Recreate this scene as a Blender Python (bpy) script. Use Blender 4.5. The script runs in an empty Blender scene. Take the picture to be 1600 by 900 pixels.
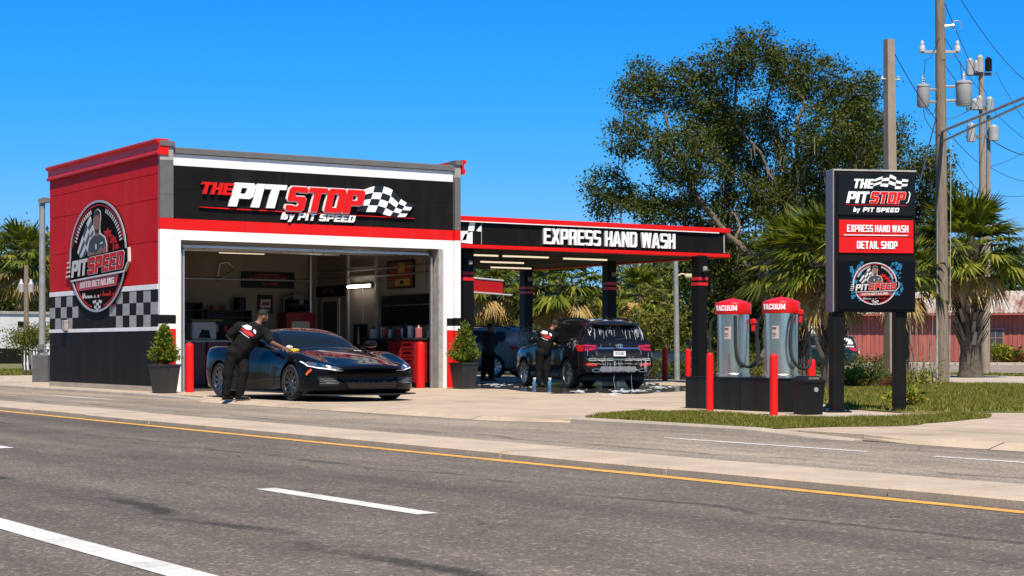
import bpy, bmesh, math, random
import numpy as np
from mathutils import Vector, Matrix, Quaternion
from mathutils.bvhtree import BVHTree
from mathutils.geometry import tessellate_polygon

random.seed(7)
RNG = np.random.default_rng(7)
SC = bpy.context.scene
COL = SC.collection
rad = math.radians

# ------------------------------------------------------------------ camera
HEAD = rad(33)
CH, SH = math.cos(HEAD), math.sin(HEAD)
FPX, HOR = 2750.0, 544.0          # focal length and horizon of the photograph, in its pixels
cam_d = bpy.data.cameras.new('camera')
cam = bpy.data.objects.new('camera', cam_d)
COL.objects.link(cam)
cam.location = (0, 0, 1.0)
cam.rotation_euler = (rad(90), 0, -HEAD)
cam_d.sensor_width = 36
cam_d.lens = 36 * FPX / 1600
cam_d.shift_y = (HOR - 450) / 1600
cam_d.clip_start = 0.1
cam_d.clip_end = 6000
SC.camera = cam

# ------------------------------------------------------------------ sky, sun, exposure
SUN_TO = Vector((-0.40, -0.92, 0)).normalized()
ELEV = rad(56)
SUN_STRENGTH = 5.0
SKY_R, SKY_G, SKY_B = (.0083, 2.99), (.74, .90), (1.28, 1.0)
w = bpy.data.worlds.new('World')
SC.world = w
w.use_nodes = True
wn, wl = w.node_tree.nodes, w.node_tree.links
bg = wn['Background']
sky = wn.new('ShaderNodeTexSky')
sky.sky_type = 'NISHITA'
sky.sun_disc = False
sky.sun_elevation = ELEV
sky.sun_rotation = math.atan2(SUN_TO.x, SUN_TO.y)
sky.air_density = 1.0
sky.dust_density = 0.15
sky.ozone_density = 2.0
# deepen the clear blue: each channel of the sky raised to its own power
sep = wn.new('ShaderNodeSeparateColor'); comb = wn.new('ShaderNodeCombineColor')
wl.new(sky.outputs[0], sep.inputs[0])
for ch, gain, power in ((0, SKY_R[0], SKY_R[1]), (1, SKY_G[0], SKY_G[1]), (2, SKY_B[0], SKY_B[1])):
    pw = wn.new('ShaderNodeMath'); pw.operation = 'POWER'; pw.inputs[1].default_value = power
    ml = wn.new('ShaderNodeMath'); ml.operation = 'MULTIPLY'; ml.inputs[1].default_value = gain
    wl.new(sep.outputs[ch], pw.inputs[0]); wl.new(pw.outputs[0], ml.inputs[0]); 
    if ch == 0:   # no pink at the horizon
        mn = wn.new('ShaderNodeMath'); mn.operation = 'MINIMUM'; mn.inputs[1].default_value = 1.9
        wl.new(ml.outputs[0], mn.inputs[0]); wl.new(mn.outputs[0], comb.inputs[ch])
    elif ch == 2:
        mn = wn.new('ShaderNodeMath'); mn.operation = 'MINIMUM'; mn.inputs[1].default_value = 8.3
        wl.new(ml.outputs[0], mn.inputs[0]); wl.new(mn.outputs[0], comb.inputs[ch])
    else: wl.new(ml.outputs[0], comb.inputs[ch])
wl.new(comb.outputs[0], bg.inputs['Color'])
bg.inputs['Strength'].default_value = 0.084
sd = bpy.data.lights.new('sun', 'SUN')
sd.energy = SUN_STRENGTH
sd.angle = rad(0.5)
sd.color = (1.0, 0.885, 0.72)
sun = bpy.data.objects.new('sun', sd)
COL.objects.link(sun)
dv = Vector((SUN_TO.x * math.cos(ELEV), SUN_TO.y * math.cos(ELEV), math.sin(ELEV)))
sun.rotation_euler = dv.to_track_quat('Z', 'Y').to_euler()
sun.location = (0, -20, 40)
vs = SC.view_settings
vs.view_transform = 'Standard'
vs.look = 'None'
vs.exposure = 0.55
vs.gamma = 1
vs.use_curve_mapping = False
SC.cycles.max_bounces = 8
SC.cycles.transparent_max_bounces = 12

# ------------------------------------------------------------------ measuring helpers (the photograph's pixels to metres)
def at(px, py=None, D=None, z=0.0):
    if D is None: D = FPX * (1 - z) / (py - HOR)
    elif py is not None: z = 1 - (py - HOR) * D / FPX
    X = (px - 800) / FPX * D
    return Vector((CH * X + SH * D, -SH * X + CH * D, z))
def on_y(px, py, y):
    r = (px - 800) / FPX
    x = y * (CH * r + SH) / (CH - SH * r)
    return Vector((x, y, 1 - (py - HOR) * (SH * x + CH * y) / FPX))
def on_x(px, py, x):
    r = (px - 800) / FPX
    y = x * (CH - SH * r) / (CH * r + SH)
    return Vector((x, y, 1 - (py - HOR) * (SH * x + CH * y) / FPX))

# ------------------------------------------------------------------ materials
MATS = {}
def mat(name, col, rough=.5, metal=0., var=0., vscale=4., bump=0., bscale=60., coat=0., coat_ior=1.5, spec=.5, emit=0., stretch=None, dirt=0., rvar=0.):
    if name in MATS: return MATS[name]
    m = bpy.data.materials.new(name); MATS[name] = m
    m.use_nodes = True
    n, l = m.node_tree.nodes, m.node_tree.links
    b = n['Principled BSDF']
    b.inputs['Base Color'].default_value = (*col, 1)
    b.inputs['Roughness'].default_value = rough
    b.inputs['Metallic'].default_value = metal
    b.inputs['Specular IOR Level'].default_value = spec
    if coat:
        b.inputs['Coat Weight'].default_value = coat
        b.inputs['Coat Roughness'].default_value = .03
        b.inputs['Coat IOR'].default_value = coat_ior
    if emit:
        b.inputs['Emission Color'].default_value = (*col, 1)
        b.inputs['Emission Strength'].default_value = emit
    tc = n.new('ShaderNodeTexCoord')
    vec = tc.outputs['Object']
    if stretch:
        mp = n.new('ShaderNodeMapping'); mp.inputs['Scale'].default_value = stretch
        l.new(vec, mp.inputs['Vector']); vec = mp.outputs[0]
    colout = None
    if var:
        t = n.new('ShaderNodeTexNoise'); t.inputs['Scale'].default_value = vscale; t.inputs['Detail'].default_value = 6
        t.inputs['Roughness'].default_value = .65
        l.new(vec, t.inputs['Vector'])
        r = n.new('ShaderNodeValToRGB')
        r.color_ramp.elements[0].position = .3; r.color_ramp.elements[1].position = .7
        r.color_ramp.elements[0].color = (*[max(0, c * (1 - var)) for c in col], 1)
        r.color_ramp.elements[1].color = (*[min(1, c * (1 + var)) for c in col], 1)
        l.new(t.outputs['Fac'], r.inputs['Fac'])
        colout = r.outputs[0]
        if rvar:
            mr = n.new('ShaderNodeMapRange')
            mr.inputs['To Min'].default_value = max(0, rough - rvar); mr.inputs['To Max'].default_value = rough + rvar
            l.new(t.outputs['Fac'], mr.inputs['Value']); l.new(mr.outputs[0], b.inputs['Roughness'])
    if dirt:
        t2 = n.new('ShaderNodeTexNoise'); t2.inputs['Scale'].default_value = .7; t2.inputs['Detail'].default_value = 9
        t2.inputs['Roughness'].default_value = .7
        mp2 = n.new('ShaderNodeMapping'); mp2.inputs['Scale'].default_value = (2.2, 2.2, .5)
        l.new(tc.outputs['Object'], mp2.inputs['Vector']); l.new(mp2.outputs[0], t2.inputs['Vector'])
        r2 = n.new('ShaderNodeValToRGB')
        r2.color_ramp.elements[0].position = .48; r2.color_ramp.elements[1].position = .72
        r2.color_ramp.elements[0].color = (0, 0, 0, 1); r2.color_ramp.elements[1].color = (dirt, dirt, dirt, 1)
        l.new(t2.outputs['Fac'], r2.inputs['Fac'])
        mx = n.new('ShaderNodeMix'); mx.data_type = 'RGBA'
        mx.inputs['B'].default_value = (.19, .16, .13, 1)
        if colout: l.new(colout, mx.inputs['A'])
        else: mx.inputs['A'].default_value = (*col, 1)
        l.new(r2.outputs[0], mx.inputs['Factor'])
        colout = mx.outputs['Result']
    if colout: l.new(colout, b.inputs['Base Color'])
    if bump:
        t3 = n.new('ShaderNodeTexNoise'); t3.inputs['Scale'].default_value = bscale; t3.inputs['Detail'].default_value = 4
        l.new(vec, t3.inputs['Vector'])
        bp = n.new('ShaderNodeBump'); bp.inputs['Strength'].default_value = bump; bp.inputs['Distance'].default_value = .02
        l.new(t3.outputs['Fac'], bp.inputs['Height']); l.new(bp.outputs[0], b.inputs['Normal'])
    return m

def leaf_mat(name, cols, rough=.5, trans=.35, tcol=None):
    """foliage: every leaf its own tone out of COLS, some light through the blade"""
    if name in MATS: return MATS[name]
    m = bpy.data.materials.new(name); MATS[name] = m
    m.use_nodes = True
    n, l = m.node_tree.nodes, m.node_tree.links
    b = n['Principled BSDF']; b.inputs['Roughness'].default_value = rough
    b.inputs['Specular IOR Level'].default_value = .12
    g = n.new('ShaderNodeNewGeometry')
    r = n.new('ShaderNodeValToRGB')
    e = r.color_ramp.elements
    while len(e) < len(cols): e.new(.5)
    for i, c in enumerate(cols):
        e[i].position = i / max(1, len(cols) - 1); e[i].color = (*c, 1)
    l.new(g.outputs['Random Per Island'], r.inputs['Fac'])
    l.new(r.outputs[0], b.inputs['Base Color'])
    tr = n.new('ShaderNodeBsdfTranslucent')
    mul = n.new('ShaderNodeMix'); mul.data_type = 'RGBA'; mul.blend_type = 'MULTIPLY'; mul.inputs['Factor'].default_value = 1
    mul.inputs['B'].default_value = (*(tcol or (1.4, 1.5, .5)), 1)
    l.new(r.outputs[0], mul.inputs['A']); l.new(mul.outputs['Result'], tr.inputs['Color'])
    mx = n.new('ShaderNodeMixShader'); mx.inputs[0].default_value = trans
    l.new(b.outputs[0], mx.inputs[1]); l.new(tr.outputs[0], mx.inputs[2])
    l.new(mx.outputs[0], n['Material Output'].inputs['Surface'])
    return m

# ------------------------------------------------------------------ mesh builder
class MB:
    def __init__(self): self.v = []; self.f = []; self.m = []; self.s = []; self.cur = 0; self.smooth = False; self.M = None
    def add(self, vs, fs, smooth=None):
        o = len(self.v)
        if self.M is not None: vs = [self.M @ Vector(p) for p in vs]
        self.v.extend([tuple(p) for p in vs])
        sm = self.smooth if smooth is None else smooth
        for f in fs:
            self.f.append(tuple(i + o for i in f)); self.m.append(self.cur); self.s.append(sm)
        return self
    def box(self, x0, y0, z0, x1, y1, z1, b=0.):
        if b <= 0:
            self.add([(x0,y0,z0),(x1,y0,z0),(x1,y1,z0),(x0,y1,z0),(x0,y0,z1),(x1,y0,z1),(x1,y1,z1),(x0,y1,z1)],
                     [(0,3,2,1),(4,5,6,7),(0,1,5,4),(1,2,6,5),(2,3,7,6),(3,0,4,7)], False)
        else:
            bm = bmesh.new()
            mtx = Matrix.Translation(((x0+x1)/2,(y0+y1)/2,(z0+z1)/2)) @ Matrix.Diagonal((abs(x1-x0),abs(y1-y0),abs(z1-z0),1))
            bmesh.ops.create_cube(bm, size=1, matrix=mtx)
            bmesh.ops.bevel(bm, geom=list(bm.edges), offset=b, segments=2, profile=.5, affect='EDGES')
            self.bm(bm)
        return self
    def bm(self, bm, smooth=None):
        bm.verts.index_update()
        self.add([v.co.copy() for v in bm.verts], [[v.index for v in f.verts] for f in bm.faces], smooth)
        bm.free(); return self
    def prism(self, pts, axis, a, b):
        """polygon PTS (2D) extruded along AXIS ('x','y','z') from a to b"""
        def P(p, t): return {'x': (t, p[0], p[1]), 'y': (p[0], t, p[1]), 'z': (p[0], p[1], t)}[axis]
        n = len(pts)
        tri = tessellate_polygon([[Vector((*p, 0)) for p in pts]])
        self.add([P(p, a) for p in pts] + [P(p, b) for p in pts],
                 [tuple(t) for t in tri] + [tuple(i + n for i in t[::-1]) for t in tri] + [(i, (i+1) % n, n+(i+1) % n, n+i) for i in range(n)], False)
        return self
    def tube(self, pts, r, n=8, caps=True, smooth=True):
        pts = [Vector(p) for p in pts]
        rs = r if isinstance(r, (list, tuple)) else [r] * len(pts)
        vs, fs = [], []
        up = None
        for i, p in enumerate(pts):
            d = (pts[min(i+1, len(pts)-1)] - pts[max(i-1, 0)])
            d = d.normalized() if d.length > 1e-9 else Vector((0, 0, 1))
            if up is None: up = d.orthogonal().normalized()
            else:
                up = (up - d * up.dot(d)); up = up.normalized() if up.length > 1e-6 else d.orthogonal().normalized()
            s = d.cross(up)
            for k in range(n):
                a = 2 * math.pi * k / n
                vs.append(p + (up * math.cos(a) + s * math.sin(a)) * rs[i])
        for i in range(len(pts) - 1):
            for k in range(n):
                fs.append((i*n+k, i*n+(k+1) % n, (i+1)*n+(k+1) % n, (i+1)*n+k))
        self.add(vs, fs, smooth)
        if caps:
            self.add(vs[:n], [tuple(range(n))[::-1]], False); self.add(vs[-n:], [tuple(range(n))], False)
        return self
    def lathe(self, prof, c=(0, 0, 0), n=24, axis='z', smooth=True):
        """PROF: (radius, height) pairs turned round AXIS through c"""
        vs, fs = [], []
        for r, h in prof:
            for k in range(n):
                a = 2 * math.pi * k / n
                x, y = r * math.cos(a), r * math.sin(a)
                p = {'z': (x, y, h), 'x': (h, x, y), 'y': (y, h, x)}[axis]
                vs.append((p[0]+c[0], p[1]+c[1], p[2]+c[2]))
        for i in range(len(prof) - 1):
            for k in range(n):
                fs.append((i*n+k, i*n+(k+1) % n, (i+1)*n+(k+1) % n, (i+1)*n+k))
        return self.add(vs, fs, smooth)
    def quad(self, a, b, c, d): return self.add([a, b, c, d], [(0, 1, 2, 3)], False)
    def build(self, name, mats, parent=None, loc=None):
        me = bpy.data.meshes.new(name)
        me.from_pydata(self.v, [], self.f)
        mats = mats if isinstance(mats, (list, tuple)) else [mats]
        for m in mats: me.materials.append(m)
        me.polygons.foreach_set('material_index', self.m)
        me.polygons.foreach_set('use_smooth', self.s)
        if any(self.s): me.set_sharp_from_angle(angle=rad(42))
        me.update()
        return link(name, me, parent, loc)

def link(name, me, parent=None, loc=None):
    o = bpy.data.objects.new(name, me); COL.objects.link(o)
    if parent is not None: o.parent = parent
    if loc is not None: o.location = loc
    return o
def tag(o, label=None, cat=None, group=None, kind=None):
    if label: o['label'] = label
    if cat: o['category'] = cat
    if group: o['group'] = group
    if kind: o['kind'] = kind
    return o
def thing(name, label, cat, loc=(0, 0, 0), rz=0., group=None):
    o = bpy.data.objects.new(name, None); COL.objects.link(o)
    o.location = loc; o.rotation_euler = (0, 0, rz); o.empty_display_size = .2
    return tag(o, label, cat, group)
def copy_tree(o, parent=None):
    c = o.copy(); COL.objects.link(c)
    if parent is not None:
        c.parent = parent; c.matrix_parent_inverse = o.matrix_parent_inverse
    for ch in list(o.children): copy_tree(ch, c)
    return c
def structure(o): o['kind'] = 'structure'; return o

def numpy_mesh(name, verts, faces, mats, parent=None, loc=None, smooth=False):
    """big meshes: verts (n,3), faces (m,k) with one k"""
    me = bpy.data.meshes.new(name)
    verts = np.ascontiguousarray(verts, dtype=np.float32); faces = np.ascontiguousarray(faces, dtype=np.int32)
    k = faces.shape[1]
    me.vertices.add(len(verts)); me.vertices.foreach_set('co', verts.ravel())
    me.loops.add(faces.size); me.loops.foreach_set('vertex_index', faces.ravel())
    me.polygons.add(len(faces)); me.polygons.foreach_set('loop_start', np.arange(0, faces.size, k, dtype=np.int32))
    if smooth: me.polygons.foreach_set('use_smooth', np.ones(len(faces), dtype=bool))
    me.update(calc_edges=True); me.validate()
    for m in (mats if isinstance(mats, (list, tuple)) else [mats]): me.materials.append(m)
    return link(name, me, parent, loc)

# ------------------------------------------------------------------ block lettering
def glyph(ch, w, t, s, c):
    """outlines of a heavy block letter in a cell w wide and 1 tall; first loop outside, others holes"""
    m = .5
    G = {
     'I': (t, [[(0,0),(t,0),(t,1),(0,1)]]),
     'E': (w*.92, [[(0,0),(w*.92,0),(w*.92,s),(t,s),(t,m-s/2),(w*.84,m-s/2),(w*.84,m+s/2),(t,m+s/2),(t,1-s),(w*.92,1-s),(w*.92,1),(0,1)]]),
     'L': (w*.88, [[(0,0),(w*.88,0),(w*.88,s),(t,s),(t,1),(0,1)]]),
     'T': (w, [[(w/2-t/2,0),(w/2+t/2,0),(w/2+t/2,1-s),(w,1-s),(w,1),(0,1),(0,1-s),(w/2-t/2,1-s)]]),
     'H': (w, [[(0,0),(t,0),(t,m-s/2),(w-t,m-s/2),(w-t,0),(w,0),(w,1),(w-t,1),(w-t,m+s/2),(t,m+s/2),(t,1),(0,1)]]),
     'P': (w, [[(0,0),(t,0),(t,.34),(w-c,.34),(w,.34+c),(w,1-c),(w-c,1),(0,1)], [(t,.34+s),(t,1-s),(w-t,1-s),(w-t,.34+s)]]),
     'R': (w, [[(0,0),(t,0),(t,.38),(w-t-.03,.38),(w-t,0),(w,0),(w-.02,.40),(w-.05,.46),(w,.52),(w,1-c),(w-c,1),(0,1)], [(t,.38+s),(t,1-s),(w-t,1-s),(w-t,.38+s)]]),
     'S': (w, [[(0,c),(c,0),(w-c,0),(w,c),(w,m+s/2-c),(w-c,m+s/2),(t,m+s/2),(t,1-s),(w-t,1-s),(w-t,1-s-.03),(w,1-s-.03),(w,1-c),(w-c,1),(c,1),(0,1-c),(0,m-s/2+c),(c,m-s/2),(w-t,m-s/2),(w-t,s),(t,s),(t,s+.03),(0,s+.03)]]),
     'O': (w, [[(0,c),(c,0),(w-c,0),(w,c),(w,1-c),(w-c,1),(c,1),(0,1-c)], [(t,s),(t,1-s),(w-t,1-s),(w-t,s)]]),
     'D': (w, [[(0,0),(w-c*1.4,0),(w,c*1.4),(w,1-c*1.4),(w-c*1.4,1),(0,1)], [(t,s),(t,1-s),(w-t-c*.3,1-s),(w-t,1-s-c*.5),(w-t,s+c*.5),(w-t-c*.3,s)]]),
     'A': (w*1.06, [[(0,0),(t,0),(w*.53-t*.5+.0,0+.2*0+.0),] ]),
     'N': (w, [[(0,0),(t,0),(t,.56),(w-t,0),(w,0),(w,1),(w-t,1),(w-t,.44),(t,1),(0,1)]]),
     'U': (w, [[(0,c),(c,0),(w-c,0),(w,c),(w,1),(w-t,1),(w-t,s),(t,s),(t,1),(0,1)]]),
     'C': (w, [[(0,c),(c,0),(w-c,0),(w,c),(w,.36),(w-t,.36),(w-t,s),(t,s),(t,1-s),(w-t,1-s),(w-t,.64),(w,.64),(w,1-c),(w-c,1),(c,1),(0,1-c)]]),
     'G': (w, [[(0,c),(c,0),(w-c,0),(w,c),(w,.54),(w*.5,.54),(w*.5,.54-s),(w-t,.54-s),(w-t,s),(t,s),(t,1-s),(w-t,1-s),(w-t,.7),(w,.7),(w,1-c),(w-c,1),(c,1),(0,1-c)]]),
     'V': (w*1.05, [[(w*.525-t*.6,0),(w*.525+t*.6,0),(w*1.05,1),(w*1.05-t*1.05,1),(w*.525,.3),(t*1.05,1),(0,1)]]),
     'Y': (w, [[(w/2-t/2,0),(w/2+t/2,0),(w/2+t/2,.4),(w,1),(w-t*1.1,1),(w/2,.62),(t*1.1,1),(0,1),(w/2-t/2,.4)]]),
     'X': (w*1.05, [[(0,0),(t*1.15,0),(w*.525,.33),(w*1.05-t*1.15,0),(w*1.05,0),(w*.525+t*.62,.5),(w*1.05,1),(w*1.05-t*1.15,1),(w*.525,.67),(t*1.15,1),(0,1),(w*.525-t*.62,.5)]]),
     'W': (w*1.45, [[(0,1),(w*.22,0),(w*.22+t,0),(w*.725,.58),(w*1.23-t,0),(w*1.23,0),(w*1.45,1),(w*1.45-t,1),(w*1.23-t*.5,.34),(w*.725+t*.52,1),(w*.725-t*.52,1),(w*.22+t*.5,.34),(t,1)]]),
     'M': (w*1.25, [[(0,0),(t,0),(t,.6),(w*.625-t*.4,.1),(w*.625+t*.4,.1),(w*1.25-t,.6),(w*1.25-t,0),(w*1.25,0),(w*1.25,1),(w*1.25-t,1),(w*.625,.42),(t,1),(0,1)]]),
     'b': (w*.9, [[(0,0),(w*.9-c,0),(w*.9,c),(w*.9,.68-c),(w*.9-c,.68),(t,.68),(t,1),(0,1)], [(t,s*.9),(t,.68-s*.9),(w*.9-t,.68-s*.9),(w*.9-t,s*.9)]]),
     'y': (w*.9, [[(w*.12,-.28),(w*.12+t,-.28),(w*.9,.68),(w*.9-t,.68),(w*.45+t*.15,.27),(t,.68),(0,.68),(w*.45-t*.42,.1)]]),
    }
    if ch == 'A':
        W = w * 1.06; a = t * .55
        zb, zt = .2, .2 + s
        # the inner edges run from (t,0) to the apex
        ix = lambda z: t + (W/2 - t) * z / .86
        return W, [[(0,0),(t,0),(ix(zb),zb),(W-ix(zb),zb),(W-t,0),(W,0),(W/2+a,1),(W/2-a,1)], [(ix(zt),zt),(W/2,.80),(W-ix(zt),zt)]]
    return G[ch]
def lettering(txt, h, w=.7, t=.26, s=.22, c=.1, shear=0., gap=.12, space=.35, fit=None):
    """loops of a line of text, baseline at 0: a list of glyphs, each a list of loops; fit = total width to scale to"""
    x, out = 0., []
    for ch in txt:
        if ch == ' ': x += space; continue
        adv, loops = glyph(ch, w, t, s, c)
        out.append([[(x + px + shear * py, py) for px, py in lp] for lp in loops])
        x += adv + gap
    k = h
    kx = h if fit is None else fit / max(px for g in out for lp in g for px, _ in lp)
    return [[[(px * kx, py * k) for px, py in lp] for lp in g] for g in out]
def area2(lp): return sum(lp[i][0]*lp[(i+1) % len(lp)][1] - lp[(i+1) % len(lp)][0]*lp[i][1] for i in range(len(lp)))
def grow(lp, d, hole=False):
    n = len(lp); sgn = 1 if area2(lp) > 0 else -1
    if hole: sgn = -sgn
    out = []
    for i in range(n):
        p, a, b = Vector(lp[i]), Vector(lp[i-1]), Vector(lp[(i+1) % n])
        e1, e2 = (p - a).normalized(), (b - p).normalized()
        n1, n2 = Vector((e1.y, -e1.x)) * sgn, Vector((e2.y, -e2.x)) * sgn
        m = (n1 + n2); m = m.normalized() if m.length > 1e-4 else n1
        k = min(1.8, 1 / max(.3, m.dot(n1)))
        out.append(tuple(p + m * d * k))
    return out
def solid(mb, loops, to3, d0, d1):
    """loops (outer + holes) to a solid: front at distance d1, back edge at d0; to3(a, b, d) gives the 3D point"""
    vs2 = [p for lp in loops for p in lp]
    tri = tessellate_polygon([[Vector((*p, 0)) for p in lp] for lp in loops])
    n = len(vs2)
    V = [to3(p[0], p[1], d1) for p in vs2] + [to3(p[0], p[1], d0) for p in vs2]
    # orient the front faces towards growing d
    want = (Vector(to3(0, 0, 1)) - Vector(to3(0, 0, 0)))
    F = []
    for t in tri:
        A, B, C_ = (Vector(V[i]) for i in t)
        F.append(tuple(t) if (B-A).cross(C_-A).dot(want) > 0 else tuple(t[::-1]))
    o = 0
    for lp in loops:
        k = len(lp)
        for i in range(k): F.append((o+i, o+(i+1) % k, n+o+(i+1) % k, n+o+i))
        o += k
    mb.add(V, F, False)

# ------------------------------------------------------------------ signed-distance bodies (people): one continuous skin
def surface_nets(f, org, h):
    s = f < 0
    nx, ny, nz = (d - 1 for d in f.shape)
    cnt = np.zeros((nx, ny, nz), np.int8)
    for a in (0, 1):
        for b in (0, 1):
            for c in (0, 1): cnt += s[a:a+nx, b:b+ny, c:c+nz]
    act = (cnt > 0) & (cnt < 8)
    idx = -np.ones(act.shape, np.int64); idx[act] = np.arange(act.sum())
    P = np.zeros((*act.shape, 3)); N = np.zeros(act.shape)
    for ax in range(3):
        oth = [i for i in range(3) if i != ax]
        for a in (0, 1):
            for b in (0, 1):
                o0 = [0, 0, 0]; o0[oth[0]] = a; o0[oth[1]] = b
                o1 = list(o0); o1[ax] = 1
                f0 = f[o0[0]:o0[0]+nx, o0[1]:o0[1]+ny, o0[2]:o0[2]+nz]; f1 = f[o1[0]:o1[0]+nx, o1[1]:o1[1]+ny, o1[2]:o1[2]+nz]
                cr = (f0 < 0) != (f1 < 0)
                t = np.where(cr, f0 / np.where(cr, f0 - f1, 1), 0)
                for k in range(3): P[..., k] += cr * ((t if k == ax else o0[k]))
                N += cr
    ii = np.argwhere(act)
    V = (ii + P[act] / N[act][:, None]) * h + org
    F = []
    for ax in range(3):
        sl = [slice(None)] * 3; sl[ax] = slice(0, -1); sh = [slice(None)] * 3; sh[ax] = slice(1, None)
        e = s[tuple(sl)] != s[tuple(sh)]
        q = np.argwhere(e)
        o = [i for i in range(3) if i != ax]
        q = q[(q[:, o[0]] > 0) & (q[:, o[1]] > 0) & (q[:, o[0]] < act.shape[o[0]]) & (q[:, o[1]] < act.shape[o[1]])]
        if not len(q): continue
        def cell(d0, d1):
            c = q.copy(); c[:, o[0]] += d0; c[:, o[1]] += d1
            return idx[c[:, 0], c[:, 1], c[:, 2]]
        quad = np.stack([cell(-1, -1), cell(0, -1), cell(0, 0), cell(-1, 0)], 1)
        flip = s[q[:, 0], q[:, 1], q[:, 2]]
        if ax == 1: flip = ~flip
        quad[~flip] = quad[~flip][:, ::-1]
        F.append(quad)
    return V, np.concatenate(F)
def sdf_parts(prims, h=.016, k=.03):
    """prims: ('c', a, b, ra, rb) tapered capsule or ('e', centre, (rx,ry,rz), rotation Matrix or None)"""
    los, his = [], []
    for p in prims:
        if p[0] == 'c':
            r = max(p[3], p[4]); a, b = np.array(p[1]), np.array(p[2])
            los.append(np.minimum(a, b) - r); his.append(np.maximum(a, b) + r)
        else:
            r = max(p[2]); los.append(np.array(p[1]) - r); his.append(np.array(p[1]) + r)
    lo, hi = np.min(los, 0) - 3*h - k, np.max(his, 0) + 3*h + k
    n = np.ceil((hi - lo) / h).astype(int) + 1
    g = np.stack(np.meshgrid(*[lo[i] + h*np.arange(n[i]) for i in range(3)], indexing='ij'), -1)
    f = np.full(g.shape[:3], 9.)
    for p in prims:
        if p[0] == 'c':
            a, b = np.array(p[1]), np.array(p[2]); ba = b - a
            t = np.clip(((g - a) @ ba) / max(1e-9, ba @ ba), 0, 1)
            d = np.linalg.norm(g - a - t[..., None]*ba, axis=-1) - (p[3] + (p[4]-p[3])*t)
        else:
            q = g - np.array(p[1])
            if len(p) > 3 and p[3] is not None: q = q @ np.array(p[3])
            r = np.array(p[2]); kk = np.linalg.norm(q / r, axis=-1)
            k2 = np.linalg.norm(q / r**2, axis=-1)
            d = kk * (kk - 1) / np.maximum(k2, 1e-6)
        hh = np.clip(.5 + .5*(d - f)/k, 0, 1)   # smooth union
        f = d + (f - d)*hh - k*hh*(1-hh)
    return surface_nets(f, lo, h)
# ------------------------------------------------------------------ node materials of the ground
def nodes_mat(name):
    m = bpy.data.materials.new(name); MATS[name] = m; m.use_nodes = True
    return m, m.node_tree.nodes, m.node_tree.links
def ramp(n, stops, interp='LINEAR'):
    r = n.new('ShaderNodeValToRGB'); r.color_ramp.interpolation = interp
    e = r.color_ramp.elements
    while len(e) < len(stops): e.new(.5)
    for i, (p, c) in enumerate(stops):
        e[i].position = p; e[i].color = (*c, 1) if len(c) == 3 else c
    return r
def noise(n, l, vec, scale, detail=6, rough=.6, dist=0):
    t = n.new('ShaderNodeTexNoise'); t.inputs['Scale'].default_value = scale; t.inputs['Detail'].default_value = detail
    t.inputs['Roughness'].default_value = rough; t.inputs['Distortion'].default_value = dist
    l.new(vec, t.inputs['Vector']); return t.outputs['Fac']
def mixc(n, l, fac, a, b, mode='MIX'):
    m = n.new('ShaderNodeMix'); m.data_type = 'RGBA'; m.blend_type = mode
    for key, val in (('Factor', fac), ('A', a), ('B', b)):
        if hasattr(val, 'links'): l.new(val, m.inputs[key])
        elif key == 'Factor': m.inputs[key].default_value = val
        else: m.inputs[key].default_value = (*val, 1)
    return m.outputs['Result']
def math_n(n, l, op, a, b=None):
    m = n.new('ShaderNodeMath'); m.operation = op
    for i, val in enumerate((a, b)):
        if val is None: continue
        if hasattr(val, 'links'): l.new(val, m.inputs[i])
        else: m.inputs[i].default_value = val
    return m.outputs[0]

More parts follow.
